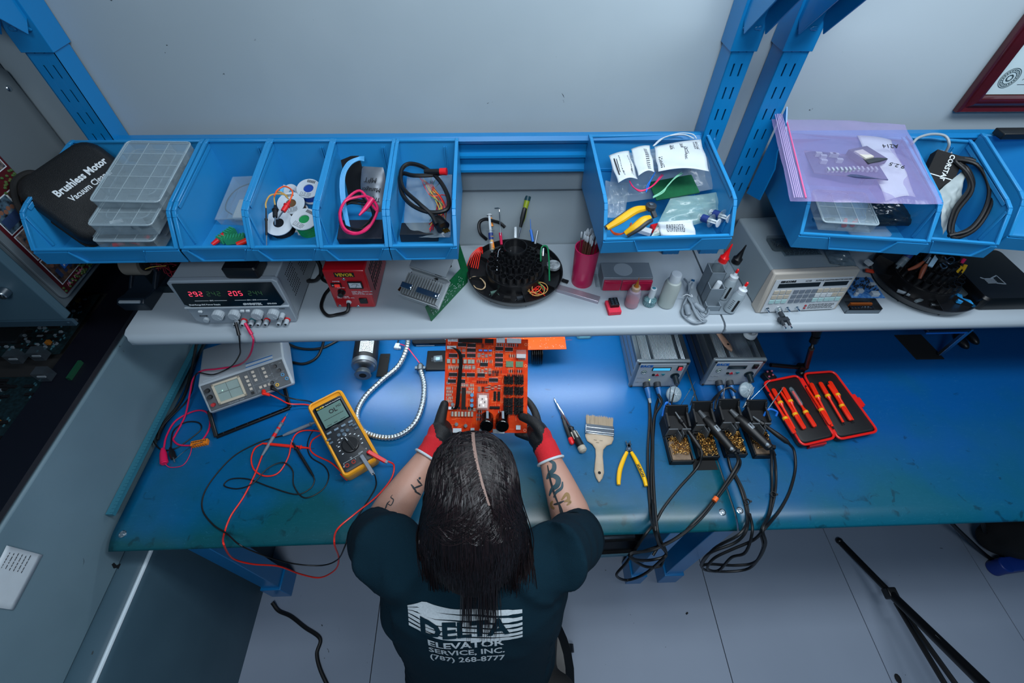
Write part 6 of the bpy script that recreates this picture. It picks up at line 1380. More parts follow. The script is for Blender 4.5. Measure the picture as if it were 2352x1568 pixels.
a = bt(1006, 826, .009); t = thing('small_relay', 'small clear relay on the black plate', 'relay', a, .1); b = MB(); b.b2(-.012, -.008, 0, .014, .008, .011); part('relay_cover', b, CLEAR, t); b = MB(); b.b2(-.006, -.006, .001, .006, .006, .006); part('coil', b, mat('pale_blue_label', '9cc4dc', .5), t)
b = MB()
for k in range(5): b.b2(-.020, -.007+k*.003, .004, -.012, -.006+k*.003, .0048)
part('pins', b, STEEL, t)
# --- orange boards
OPCB = mat('orange_circuit_board', 'd83410', .38, noise=.25, nscale=60, col2='ee5a1c')
a, e = AZ(1105, 806, .812), AZ(1301, 802, .812); t, M = frame_thing('circuit_board', 'plain orange circuit board lying half under the shelf behind the held board', 'circuit board', a, e-a, (0, 0, 1)); L = (e-a).length
b = MB(); b.b2(0, 0, 0, L, .12, .0016); part('board', b, mat('bright_orange_board', 'f0500e', .4), t)
b = MB(); rs = random.Random(77)
for k in range(110):
    x, y = L*rs.random(), .004+.1*rs.random(); b.lathe([(.0013, .0016), (.0013, .0019), (0, .0019)], 8, (x, y, 0))
part('solder_pad', b, mat('solder', 'c9c4bc', .3, .8), t, kind='stuff')
b = MB()
for k in range(26):
    x, y = L*rs.random(), .004+.1*rs.random(); b.b2(x, y, .0016, x+rs.uniform(.006, .03), y+.0006, .0018)
part('track', b, mat('track_dark_orange', 'b8370a', .4), t, kind='stuff')
b = MB()
for k in range(6): b.b2(L*.6+k*.006, -.014, -.055, L*.6+.0015+k*.006, .03, -.004)
b.b2(L*.6, .02, -.055, L*.6+.032, .03, -.002); part('heatsink', b, MATTE, t)
BC = AD(1117, 884, 1.19)
t = thing('circuit_board', 'crowded orange circuit board held up by the two gloved hands', 'circuit board', BC)
Rb = Matrix((RT, UP, -FW)).transposed(); Rb = Rb@Matrix.Rotation(math.radians(-.9), 3, 'Z')@Matrix.Rotation(math.radians(-6), 3, 'X')@Matrix.Rotation(math.radians(4), 3, 'Y'); t.rotation_euler = Rb.to_euler()
BW, BH = .215, .243; BM = Matrix.Translation(BC)@Rb.to_4x4()
b = MB(); b.b2(-BW/2, -BH/2, -.0008, BW/2, BH/2, .0008); part('board', b, mat('red_orange_board', 'cc2a08', .6, noise=.55, nscale=45, col2='f05a10', spec=.12), t)
def bxy(px, py): return ((px-1020)/193*BW-BW/2, BH/2-(py-778)/213*BH)
z0 = .0008
def comp(nm, px, py, w_, h_, z, m, **k):
    x, y = bxy(px, py); b = MB(); b.box(x, y, z0+z/2, w_, h_, z); return part(nm, b, m, t, **k)
IC = mat('chip_black', '0e0f12', .6, spec=.2)
ics = [(1058, 794, 20), (1080, 795, 20), (1080, 806, 20), (1038, 819, 20), (1060, 819, 12), (1080, 818, 20), (1145, 801, 18), (1168, 802, 18), (1145, 816, 18), (1145, 827, 18), (1145, 838, 18), (1039, 862, 19), (1059, 862, 17), (1080, 862, 19), (1104, 862, 17), (1037, 877, 18), (1060, 877, 15), (1133, 873, 21), (1110, 838, 18)]
for px, py, wpx in ics:
    x, y = bxy(px, py); w_ = wpx/193*BW; b = MB(); b.box(x, y, z0+.003, w_, .0085, .004); o = part('chip', b, IC, t)
    b = MB()
    for k in range(max(4, int(wpx/2.4))):
        for s in (-1, 1): b.box(x-w_/2+.0015+k*(w_-.003)/max(3, int(wpx/2.4)-1), y+s*.0052, z0+.001, .0008, .0022, .002)
    part('chip_leg', b, DSTEEL, o)
for x0, x1 in ((1049, 1105), (1111, 1131)):
    b = MB(); xa, y = bxy(x0, 785); xb, _ = bxy(x1, 785); b.b2(xa, y-.004, z0, xb, y+.006, .006)
    n = int((x1-x0)/2.3)
    for k in range(n): b.b2(xa+.001+k*(xb-xa)/n, y-.009, z0, xa+.002+k*(xb-xa)/n, y-.004, .007)
    part('pin_header', b, MATTE, t)
for x0, x1 in ((1138, 1158), (1162, 1196)):
    xa, y = bxy(x0, 782); xb, _ = bxy(x1, 782); b = MB(); b.b2(xa, y-.007, z0, xb, y+.006, .010)
    n = int((x1-x0)/3.4)
    for k in range(n): b.b2(xa+.001+k*(xb-xa)/n, y-.0005, .010, xa+.0025+k*(xb-xa)/n, y+.004, .0125)
    part('white_header', b, WHITE, t, bev=.0005)
b = MB(); x, y = bxy(1036, 783); b.box(x, y, z0+.0003, .026, .009, .0003); o = part('label_sticker', b, WHITE, t); letters([('MOD 2361', .0055, Matrix.Translation((x, y, z0+.0006))@Matrix.Rotation(PI, 4, 'Z'))], INK, o)
x, y = bxy(1034, 801); b = MB(); b.box(x, y, .005, .024, .008, .009); part('white_header', b, WHITE, t)
for px, py in ((1028, 832), (1040, 832), (1052, 832), (1066, 832), (1076, 832), (1084, 832)): comp('trim_pot', px, py, .0085, .011, .006, mat('grey_green_trimmer', '8a8f84', .5), bev=.0006)
for px, w_ in ((1101, .010), (1113, .010), (1124, .009)): comp('blue_capacitor', px, 806, w_, .005, .006, BLUES, bev=.0006)
for px in (1170, 1193): comp('daughter_board', px, 836, .019, .015, .004, mat('small_green_board', '4d7a52', .5, noise=.5, nscale=300))
rs = random.Random(42)
RES = [mat('resistor_grey', '9c9892', .5), mat('resistor_brown', '5b2a20', .5), mat('resistor_teal', '6f8f92', .5), mat('resistor_cream', 'c4b59c', .5), MATTE]
zones = [(1094, 812, 1128, 822), (1168, 812, 1188, 822), (1168, 848, 1200, 856), (1094, 846, 1128, 860), (1094, 872, 1120, 884), (1050, 802, 1066, 812), (1100, 790, 1112, 800), (1138, 790, 1190, 794), (1055, 882, 1088, 905), (1120, 852, 1145, 864), (1190, 818, 1208, 826), (1034, 845, 1055, 852), (1096, 888, 1122, 900), (1024, 890, 1040, 925), (1130, 850, 1152, 858), (1056, 840, 1090, 848), (1090, 826, 1130, 836), (1145, 941, 1160, 960), (1075, 934, 1095, 944), (1165, 858, 1205, 866), (1024, 868, 1032, 885), (1120, 884, 1150, 896), (1095, 940, 1108, 965), (1024, 842, 1090, 850)]
for zi, (x0, y0, x1, y1) in enumerate(zones):
    for mi in range(2):
        b = MB()
        v = zi % 3 > 0; sx_, sy_ = (2.5, 7.0) if v else (7.0, 2.5); gx, gy = max(1, int((x1-x0)/sx_)), max(1, int((y1-y0)/sy_))
        for k in range(gx*gy):
            if (k+k//gx+mi) % 2 or rs.random() < .12: continue
            x, y = bxy(x0+(k % gx+.5)*(x1-x0)/gx, y0+(k//gx+.5)*(y1-y0)/gy)
            p = Vector((x, y, z0+.0015)); d = Vector((0, .0028, 0)) if v else Vector((.0028, 0, 0)); b.cyl(p-d, p+d, .0011, .0011, 6); b.cyl(p-d*2, p+d*2, .0004, .0004, 4)
        part('resistor_bank', b, RES[(zi+mi*2) % 5], t, kind='stuff')
for k in range(7):
    for (px, py) in ((1040+k*7.5, 950),):
        x, y = bxy(px, py); b = MB(); b.cyl((x, y-.006, .006), (x, y+.006, .006), .0032, .0032, 12); part('diode', b, RES[3] if k % 2 else RES[0], t)
        b = MB(); b.box(x, y+.015, .006, .005, .006, .011); part('transistor', b, MATTE, t)
b = MB()
for k in range(260):
    x0_, y0_ = bxy(rs.uniform(1024, 1195), rs.uniform(795, 985)); hz = rs.random() < .5; l = rs.uniform(.004, .018); b.b2(x0_, y0_, z0, x0_+(l if hz else .0006), y0_+(.0006 if hz else l), z0+.0003)
part('track', b, mat('yellow_track', 'e87a1c', .4), t, kind='stuff')
# black relay stack, heatsinks, clear relay, capacitors
comp('pcb_heatsink', 1065, 915, .010, .055, .012, MATTE)
for col in (1168, 1192):
    for j, py in enumerate((873, 897, 922, 941)):
        x, y = bxy(col, py); b = MB(); b.box(x, y, .004, .024, .020, .006)
        for s in (-1, 1):
            b.bar((x, y+.006, .012), (x+s*.012, y+.012, .014), .001, .018, up=(0, 0, 1)); b.bar((x, y+.004, .012), (x+s*.012, y-.002, .014), .001, .018, up=(0, 0, 1)); b.bar((x, y-.002, .012), (x+s*.007, y-.011, .014), .001, .018, up=(0, 0, 1))
        b.box(x, y, .012, .0015, .022, .018); part('pcb_heatsink', b, IC, t)
x, y = bxy(1109, 921); b = MB(); b.b2(x-.016, y-.022, z0, x+.016, y+.022, .030); part('relay_cover', b, mat('relay_clear', 'c9a8a0', .25, alpha=.25, spec=.4), t, bev=.003)
b = MB(); b.b2(x-.012, y-.016, z0, x+.012, y+.008, .020); b.b2(x-.010, y+.008, z0, x+.010, y+.016, .024); part('relay_coil', b, mat('relay_inner', 'b5a7a0', .35, .4), t)
for k in range(6): b = MB(); b.box(x-.008+k*.0032*1.0, y-.010+(k % 3)*.008, .0225, .003, .005, .004); part('relay_contact', b, STEEL if k % 2 else MATTE, t)
x, y = bxy(1196, 813); b = MB(); b.b2(x-.013, y-.011, z0, x+.013, y+.011, .018); part('relay_cover', b, mat('relay_clear', 'c9a8a0', .25, alpha=.25, spec=.4), t, bev=.002); b = MB(); b.b2(x-.012, y-.0105, z0, x+.012, y+.0, .014); part('relay_base', b, WHITE, t)
x, y = bxy(1121, 803)
for px in (1120, 1155):
    x, y = bxy(px, 968); tp = Vector((x-.002, y-.006, .045)); b = MB(); b.cyl((x, y+.012, z0), tp, .0165, .0165, 32); b.cyl(tp, tp+Vector((0, -.0006, .0012)), .0155, .014, 32); part('large_capacitor', b, mat('capacitor_black', '060709', .2, spec=.7), t)
    b = MB(); b.bar((x, y+.030, .026), (x, y+.008, .046), .006, .001); part('grey_strap', b, GREYP, t)
for py in (906, 918, 929): x, y = bxy(1084, py); b = MB(); b.cyl((x, y, z0), (x, y-.002, .012), .0045, .0045, 18); part('blue_capacitor', b, mat('sky_blue_capacitor', '5b9cc8', .3), t)
for px in (1137, 1146): x, y = bxy(px, 909); b = MB(); b.cyl((x, y-.012, .004), (x, y+.012, .004), .0036, .0036, 14); part('power_resistor', b, MATTE, t)
x, y = bxy(1137, 935); b = MB(); b.cyl((x-.013, y, .004), (x+.013, y, .004), .0034, .0034, 14); part('power_resistor', b, MATTE, t)
for (px, py, w_) in ((1052, 986, .022), (1087, 985, .010), (1113, 987, .024), (1147, 987, .030), (1192, 978, .012)): x, y = bxy(px, py); b = MB(); b.b2(x-w_/2, y-.006, z0, x+w_/2, y+.005, .009); part('edge_header', b, WHITE, t, bev=.0006)
for (px, py) in ((1050, 973), (1071, 976), (1040, 929)): x, y = bxy(px, py); b = MB(); b.cyl((x, y, z0), (x, y, .007), .0045, .0045, 16); b.box(x, y, .009, .003, .008, .004); part('fuse_clip', b, mat('dull_clip', '7f868a', .6, .3), t)
x, y = bxy(1040, 937); b = MB(); b.box(x, y, .005, .020, .007, .009); part('white_header', b, WHITE, t)
b = MB(); P = [(1035, 801, .012), (1045, 806, .018), (1054, 816, .024), (1057, 835, .024), (1055, 870, .024), (1053, 905, .024), (1051, 930, .020), (1045, 940, .012)]
PP = cat_pts([Vector(bxy(p[0], p[1])+(p[2],)) for p in P], 8); b.loft([[p+Vector((s*.0048, 0, h_)) for s, h_ in ((-1, -.0015), (1, -.0015), (1, .0015), (-1, .0015))] for p in PP]); part('ribbon_cable', b, mat('dull_black_cable', '08090b', .8, spec=.15), t, bev=.0008)
for px, py in ((1028, 790), (1208, 790), (1032, 917), (1208, 839), (1208, 985)): x, y = bxy(px, py); b = MB(); b.lathe([(.0042, z0), (.0042, z0+.0006), (.0022, z0+.0006), (.0022, z0)], 18, (x, y, 0), cap=False); part('mounting_hole', b, mat('orange_ring', 'f0641c', .4), t)
# --- cyan block
a = bt(1340, 770, 0); b = MB(); b.loft([[Vector((a.x+x, a.y+.01+y, BZ+z)) for x, y in rrect(.048-i, .055-i, .008)] for z, i in ((0, .004), (.004, 0), (.016, 0), (.020, .005))]); solo('foam_block', b, mat('mint_foam', '7fbfc4', .7), 'pale mint foam block at the rear of the mat', 'block')
# --- soldering stations
def station(loc, rz, label, lit):
    t = thing('soldering_station', label, 'soldering station', loc, rz, 'silver soldering stations'); W_, H_, D_ = .150, .128, .25
    AL = mat('ribbed_aluminium', '8f9ba3', .3, .85)
    b = MB(); b.b2(.006, .004, .006, W_-.006, D_, H_-.006)
    for k in range(34): b.cyl((.014+k*.0037, .006, H_-.0062), (.014+k*.0037, D_, H_-.0062), .0016, .0016, 6)
    for x in (.004, W_-.004):
        for k in range(3): b.b2(x-.003, .004, .014+k*.034, x+.003, D_, .040+k*.034)
    part('housing', b, AL, t)
    b = MB(); 
    for x in (.044, W_-.030): b.b2(x-.0035, .006, H_-.0062, x+.0035, D_, H_-.0035)
    b.b2(.0, .004, H_-.012, .012, D_, H_-.003); b.b2(W_-.012, .004, H_-.012, W_, D_, H_-.003)
    part('groove_rail', b, mat('dark_aluminium', '59656d', .35, .8), t)
    b = MB(); b.b2(0, -.006, 0, W_, .006, H_); part('front_frame', b, mat('frame_grey', '7e8b92', .4, .5), t, bev=.004)
    b = MB(); b.b2(.010, -.0072, .008, W_-.010, -.005, H_-.010); part('face_plate', b, mat('face_silver', 'aab3b9', .4), t, bev=.0015)
    F_ = lambda x, z: FRONT(x, -.0075, z)
    letters([('PACE', .0125, F_(.030, .108), dict(bold=.0006, sx=1.15))], mat('logo_blue', '0c5fae', .4), t)
    b = MB()
    for k in range(2): b.b2(.012, -.0078, .104+k*.004, .019, -.0074, .1055+k*.004)
    part('logo_bar', b, mat('logo_blue', '0c5fae', .4), t)
    letters([('IntelliHeat', .0055, F_(.026, .052)), ('MBT 301', .0065, F_(.026, .030))], mat('panel_ink', '8b9298', .6), t)
    b = MB(); b.b2(.048, -.0085, .088, .102, -.007, .104); o = part('display_frame', b, DGREY, t, bev=.0006)
    b = MB(); b.b2(.051, -.0092, .090, .099, -.0083, .100); part('display', b, mat('lit_cyan_display', (.05, .45, .75), .3, emit=.7) if lit else mat('dark_display', '10262e', .2), o)
    b = MB(); b.b2(.118, -.011, .092, .132, -.007, .110); o = part('power_switch', b, INK, t); b = MB(); b.b2(.120, -.013, .094, .130, -.010, .108); part('rocker', b, mat('lit_red_rocker2', (.8, .04, .05), .3, emit=.3) if lit else BLACK, o, bev=.0008)
    b = MB(); b.cyl((.028, -.007, .080), (.028, -.008, .080), .008, .008, 24); o = part('green_badge', b, mat('badge_dark_green', '164a3c', .4), t); b = MB(); b.tube([(.028+.0062*math.cos(a_), -.0083, .080+.0062*math.sin(a_)) for a_ in [2*PI*k/20 for k in range(20)]], .0006, 4, closed=True); b.box(.028, -.0083, .080, .006, .0004, .002, Matrix.Rotation(.8, 3, 'Y')); part('badge_mark', b, WINK, o)
    b = MB(); b.cyl((.058, -.007, .068), (.058, -.010, .068), .0042, .0042, 16); part('round_button', b, INK, t)
    b = MB(); b.prismy([(.064, .064), (.075, .064), (.0695, .073)], -.010, -.007); part('up_button', b, mat('button_red', 'b81c2c', .4), t)
    b = MB(); b.prismy([(.080, .073), (.091, .073), (.0855, .064)], -.010, -.007); part('down_button', b, mat('button_teal', '2a6c7c', .4), t)
    b = MB(); b.cyl((.122, -.007, .062), (.122, -.010, .062), .013, .013, 24); b.cyl((.122, -.010, .062), (.123, -.034, .058), .0085, .0075, 16); part('vacuum_port', b, mat('dark_port', '14232a', .3), t)
    for x, z in ((.007, H_-.008), (W_-.007, H_-.008), (.007, .007), (W_-.007, .007)): b = MB(); b.cyl((x, -.006, z), (x, -.0085, z), .0035, .003, 12); part('corner_screw', b, BLACK, t)
    for x in (.048, .080):
        b = MB(); b.cyl((x, -.007, .024), (x, -.022, .022), .0105, .0100, 18); part('socket_ring', b, DGREY, t)
        b = MB(); b.tube([(x, -.022, .022), (x+.002, -.036, .018), (x+.003, -.052, .012)], [.0088, .0082, .0058], 16); part('cable_plug', b, mat('plug_blue', '1a5f9c', .4), t)
        b = MB(); b.tube([(x+.003, -.052, .012), (x+.004, -.066, .008)], [.0045, .0038], 12); part('strain_relief', b, GREYP, t)
    if lit: b = MB(); b.sph((.053, -.0075, .042), .002, 10, 5); part('indicator', b, mat('lit_yellow_green', (.6, .8, .1), .4, emit=.8), t)
    return t
station((.386, .752, BZ), math.radians(-1.2), 'left silver soldering station, its small screen and red switch lit', True)
station((.603, .752, BZ), math.radians(-1.2), 'right silver soldering station, switched off, with a wooden handle on top', False)
ST = BZ+.128
t = thing('wooden_brush', 'wooden brush handle lying on the right soldering station', 'brush', AZ(1681, 806, ST+.004), math.radians(104)); O = t.location
b = MB(); pr = [(0, .0012), (.010, .0075), (.022, .0105), (.036, .0100), (.060, .0075), (.085, .0070), (.105, .010), (.115, .016), (.15, .018)]
b.loft([[Vector((x, w_*math.cos(a_), .0045*math.sin(a_))) for a_ in [2*PI*k/12 for k in range(12)]] for x, w_ in pr]); part('handle', b, mat('pale_wood', 'a98570', .5, noise=.4, nscale=30), t, smooth=60)
b = MB(); b.lathe([(.0035, .0042), (.0035, .0048), (0, .0048)], 14, (.022, 0, 0)); part('hang_hole', b, MATTE, t)
p = AZ(1727, 762, ST+.016); b = MB(); b.lathe([(.0175, 0), (.0175, .014), (.0165, .016), (0, .016)], 32, (p.x, p.y, ST)); t = solo('flux_tin', b, WHITE, 'round white tin on the right soldering station', 'tin'); b = MB(); b.tube([(.012*math.cos(a_), .012*math.sin(a_), .0165) for a_ in [2*PI*k/24 for k in range(24)]], .0004, 4, closed=True); part('lid_ring', b, INK, t); letters([('Chip Quik', .006, Matrix.Translation((0, 0, .0164))@Matrix.Rotation(.9, 4, 'Z'))], INK, t)
# --- tip stands and irons
SG = mat('bracket_grey', '62676b', .45, .4, noise=.3, nscale=40); BK = mat('stand_black', '121315', .5, noise=.3, nscale=60); SPG = mat('tan_sponge', '8a7460', .95, bump=1, bscale=400, noise=.5, nscale=90)
def stand(px, py, label, fill, w_=.062):
    o = bt(px, py); o.z = BZ; t = thing('tip_stand', label, 'soldering stand', o, math.radians(-1), 'soldering iron stands')
    b = MB(); tubeb = [(0, 0, w_, .004, .0, .022), (0, .070, w_, .074, 0, .022), (0, 0, .004, .074, 0, .022), (w_-.004, 0, w_, .074, 0, .022)]
    for x0, y0, x1, y1, z_0, z1 in tubeb: b.b2(x0, y0, z_0, x1, y1, z1)
    b.b2(0, 0, 0, w_, .125, .008); part('tray', b, BK, t, bev=.001)
    b = MB(); b.b2(0, .078, .006, w_, .125, .050)
    b.loft([[Vector((x, y, z)) for x, y in ((0, .078), (w_, .078), (w_, .125), (0, .125))] for z in (.050,)][:1]*2) if False else None
    b.prismx([(.078, .05), (.125, .05), (.135, .072), (.130, .078), (.120, .066), (.082, .062)], 0, .006); b.prismx([(.078, .05), (.125, .05), (.135, .072), (.130, .078), (.120, .066), (.082, .062)], w_-.006, w_); b.prismx([(.125, .05), (.139, .078), (.135, .080), (.120, .05)], 0, w_)
    part('tip_rack', b, BK, t, bev=.001)
    b = MB(); b.b2(.001, .074, .012, w_*.42, .078, .058); b.b2(w_*.60, .074, .012, w_-.001, .078, .058); b.b2(.001, .074, .012, w_-.001, .078, .026); b.bar((w_*.42, .074, .04), (w_*.42+.004, .050, .046), .002, .030, up=(0, 0, 1)); b.bar((w_*.62, .074, .04), (w_*.60, .056, .046), .002, .026, up=(0, 0, 1))
    part('holder_bracket', b, SG, t, bev=.001)
    for x in (.010, w_-.010): b = MB(); b.cyl((x, .074, .026), (x, .0725, .026), .0035, .0035, 12); part('bracket_screw', b, BLACK, t)
    if fill[0]:
        b = MB(); b.b2(.006, .006, .006, w_-.006, .060*fill[0], .020); part('sponge', b, SPG, t, bev=.002)
    if fill[1]:
        b = MB(); rs = random.Random(px)
        for k in range(330):
            c = Vector((rs.uniform(.008, w_-.008), rs.uniform(.020 if fill[0] else .006, .066), rs.uniform(.016, .034))); r_ = rs.uniform(.0012, .0032); a0 = rs.uniform(0, 6); ph = rs.uniform(-1, 1); ph2 = rs.uniform(-1, 1)
            b.tube([c+Vector((r_*math.cos(a0+j*.9), r_*math.sin(a0+j*.9), r_*(ph*math.cos(j*.9)+ph2*math.sin(j*.9)))) for j in range(6)], .00045, 3)
        part('brass_wool', b, GOLD, t, kind='stuff')
    return t
stand(1537, 1068, 'leftmost tip stand with a dusty sponge and brass shavings', (1, 1), .062)
stand(1600, 1058, 'second tip stand from the left, filled with brass wool', (0, 1), .056)
stand(1662, 1052, 'third tip stand from the left, brass wool behind an open tray', (0, 1), .058)
stand(1728, 1054, 'rightmost tip stand with a tan sponge in front', (.6, 1), .056)
def tipstick(p, q, label, col=STEEL, r=.0018):
    t = thing('solder_tip', label, 'soldering tip', p); d = Vector(q)-Vector(p); b = MB(); b.tube([d*0, d*.6, d*.62], [r, r, r*.7], 8); part('shank', b, col, t); b = MB(); b.tube([d*.62, d*.9, d], [r*.9, r*.6, r*.3], 8); part('tip_end', b, DSTEEL, t); return t
tipstick(bt(1535, 935, .06), bt(1541, 882, .10), 'steel tip upright at the left end of the stands')
tipstick(bt(1541, 932, .06), bt(1552, 886, .10), 'dark thin tip leaning beside the leftmost steel tip', MATTE)
tipstick(bt(1585, 930, .06), bt(1598, 896, .10), 'short steel tip between the first two stands')
tipstick(bt(1564, 930, .06), bt(1597, 875, .12), 'long thin wire tool with a ring at the end', STEEL, .0008)
tipstick(bt(1658, 930, .06), bt(1668, 868, .12), 'tall steel tip in the middle of the stands')
tipstick(bt(1708, 935, .06), bt(1733, 888, .10), 'thick steel tip right of the middle', DSTEEL, .0026)
tipstick(bt(1706, 936, .062), bt(1770, 872, .11), 'long thin wire tool leaning over the red tool case', STEEL, .0008)
tipstick(bt(1765, 938, .06), bt(1800, 888, .09), 'dark pointed tip at the right end of the stands', DSTEEL)
for (pa, pb, pc, lb) in (((1522, 955), (1530, 925), (1541, 932), 'blue hook clip at the left end of the stands'), ((1750, 962), (1765, 940), (1784, 945), 'blue hook clip at the right end of the stands')):
    b = MB(); b.path([bt(*pa, .04), bt(*pb, .065), bt(*pc, .06), bt(pc[0]-2, pc[1]+10, .05)], .003, 8, 6); solo('tip_puller', b, BLUES, lb, 'clip')
for (px, py, lb) in ((1546, 905, 'round milky filter cap behind the leftmost tip stand'), (1712, 895, 'round milky filter cap in front of the right soldering station')):
    t = thing('filter_cap', lb, 'cap', bt(px, py, .035), rot=(math.radians(35), math.radians(10), 0)); b = MB(); b.lathe([(.022, 0), (.023, .006), (.019, .010), (.004, .013), (0, .013)], 28)
    b.lathe([(.0, -.012), (.008, -.012), (.016, -.002), (.022, 0)], 28); part('cap_shell', b, mat('milky_cap', '9fb2bc', .3, alpha=.75), t)
    b = MB()
    for k in range(8): a_ = 2*PI*k/8; b.bar((.004*math.cos(a_), .004*math.sin(a_), .0125), (.018*math.cos(a_), .018*math.sin(a_), .0095), .0006, .0014)
    b.cyl((0, 0, .012), (0, 0, .017), .002, .002, 8); part('ribs', b, WHITE, t)
IB = mat('iron_black', '0d0e10', .45)
def iron(p, q, r, label, cab, fat=False):
    p, q = Vector(p), Vector(q); t = thing('soldering_iron', label, 'soldering iron', p, group=None); d = q-p
    prof = [(0, .5), (.06, .8), (.12, .85), (.2, 1), (.35, 1.05), (.6, .9), (.85, .85), (.97, .8), (1, .5)] if fat else [(0, .9), (.1, 1.15), (.14, .7), (.3, .75), (.6, 1.0), (.9, 1.05), (1, .6)]
    b = MB(); b.tube([d*u for u, _ in prof], [r*v for _, v in prof], 16); part('handle', b, IB, t)
    b = MB(); b.cyl(-d.normalized()*.022, d*.04, r*.35, r*.6, 12); part('barrel', b, SG, t)
    if fat:
        u_ = Vector((0, 0, 1)); b = MB(); b.bar(d*.30+u_*r*.92, d*.46+u_*r*.9, .011, .003); part('trigger_plate', b, mat('silver_plate', 'a5adb3', .3, .6), t, bev=.001); b = MB(); b.cyl(d*.93-Vector((r*.5, 0, 0))+u_*r*.3, d*.93-Vector((r*.5, 0, 0))+u_*r*.9, .0038, .0038, 14); part('grey_dot', b, GREYP, t)
        b = MB(); b.cyl(d*.96, d*1.04, r*.55, r*.3, 14); b.bar(d*.9, d*1.02+Vector((.012, .004, 0)), .010, .010); part('end_fitting', b, BLACK, t, bev=.001)
    else:
        b = MB()
        for k in range(8): b.cyl(d*(.12+.02*k), d*(.128+.02*k), r*.9, r*.9, 12)
        part('ribbed_sleeve', b, IB, t)
    for cpts in cab:
        b = MB(); b.path([d*1.0]+[Vector(c)-p for c in cpts], .0036, 8, 7); part('cord', b, RUB, t)
    return t
HZ = lambda px, py, y=.32: AY(px, py, y)
iron(bt(1562, 962, .055), bt(1610, 1032, .035), .0062, 'slim black iron in the leftmost stand, its cord looping down on the left', [[bt(1612, 1045, .03), bt(1600, 1075, .006), bt(1560, 1120, .004), bt(1525, 1165, .004), AZ(1505, 1200, .757), HZ(1480, 1230), HZ(1440, 1290, .29), HZ(1416, 1320, .28), HZ(1440, 1332, .28), HZ(1480, 1318, .28), HZ(1520, 1285, .28), HZ(1530, 1270, .29), HZ(1512, 1245, .30), HZ(1505, 1210, .316), bt(1500, 1150, .004), bt(1496, 1080, .004), bt(1497, 1000, .004), bt(1492, 930, .006), bt(1487, 905, .008)]])
iron(bt(1618, 958, .052), bt(1688, 1040, .045), .0135, 'thick black iron in the second stand with a silver plate on its grip', [[bt(1700, 1060, .03), bt(1690, 1085, .012), bt(1650, 1140, .006), AZ(1610, 1190, .758), HZ(1560, 1232), HZ(1500, 1262, .30), HZ(1450, 1270, .29), HZ(1460, 1285, .28), HZ(1500, 1285, .29), HZ(1530, 1272, .30), HZ(1515, 1235, .32), AZ(1508, 1198, .757), bt(1502, 1120, .010), bt(1500, 1040, .010), bt(1503, 960, .010), bt(1520, 925, .02), bt(1512, 905, .02)], [bt(1695, 1060, .03), bt(1680, 1090, .014), bt(1642, 1145, .010), AZ(1600, 1195, .760), HZ(1545, 1240), HZ(1480, 1265, .30), HZ(1445, 1275, .29), HZ(1480, 1300, .28), HZ(1515, 1300, .28), HZ(1524, 1285, .29)]], True)
iron(bt(1692, 955, .055), bt(1770, 1030, .048), .0140, 'thick black iron in the third stand with a white mark on its grip', [[bt(1778, 1045, .03), bt(1782, 1085, .006), bt(1780, 1130, .004), AZ(1768, 1180, .757), HZ(1752, 1215), HZ(1758, 1250, .30), HZ(1735, 1290, .29), HZ(1690, 1298, .29), HZ(1630, 1295, .29), HZ(1610, 1298, .29), HZ(1630, 1270, .29), HZ(1690, 1245, .30), HZ(1715, 1215, .32), AZ(1716, 1180, .757), bt(1700, 1120, .005), bt(1680, 1080, .006), bt(1672, 1050, .012)], [bt(1772, 1048, .03), bt(1773, 1085, .008), bt(1773, 1130, .006), AZ(1766, 1180, .759), HZ(1748, 1220), HZ(1752, 1260, .30), HZ(1720, 1305, .29), HZ(1650, 1312, .29), HZ(1612, 1302, .29), HZ(1640, 1260, .30), HZ(1700, 1225, .31), AZ(1718, 1185, .758), bt(1708, 1130, .007), bt(1684, 1080, .010)]], True)
iron(bt(1745, 968, .055), bt(1812, 1018, .035), .0068, 'slim black iron in the rightmost stand, its cord curving down on the right', [[bt(1824, 1035, .02), bt(1827, 1075, .004), bt(1815, 1125, .004), bt(1795, 1165, .004), AZ(1775, 1192, .757), HZ(1755, 1215), HZ(1730, 1240, .31), HZ(1680, 1262, .30), HZ(1640, 1282, .29), HZ(1625, 1305, .28), HZ(1650, 1310, .28), HZ(1680, 1280, .29), HZ(1712, 1268, .29), HZ(1728, 1220, .32), AZ(1722, 1180, .758)]])
for lb, pts in (('dark cord from the left plug of the lit soldering station down the mat', [(1490, 900), (1492, 960), (1488, 1040), (1490, 1120), (1494, 1180)]), ('dark cord beside it from the right plug of the lit soldering station', [(1518, 900), (1506, 940), (1500, 1010), (1496, 1090), (1500, 1180)])):
    cable('station_cable', [bt(x, y, .006) for x, y in pts]+[HZ(1502, 1215, .316), HZ(1512, 1250, .31), HZ(1500, 1275, .29)], .0036, RUB, lb)
cable('station_cable', [bt(1664, 895, .008), bt(1650, 905, .01), bt(1640, 915, .02), bt(1630, 930, .03)], .0036, RUB, 'dark cord from the plugs of the dark soldering station')
cable('vacuum_hose', [bt(1690, 900, .06), bt(1675, 890, .065), bt(1655, 900, .06), bt(1645, 920, .06), bt(1642, 940, .055)], .0034, RUB, 'black hose arching behind the middle stands')
b = MB(); b.cyl(AZ(1646, 1142, .772), AZ(1640, 1150, .770), .0062, .0062, 14); solo('cable_band', b, mat('orange_band', 'e8641c', .5), 'orange band around the paired black cords', 'band')
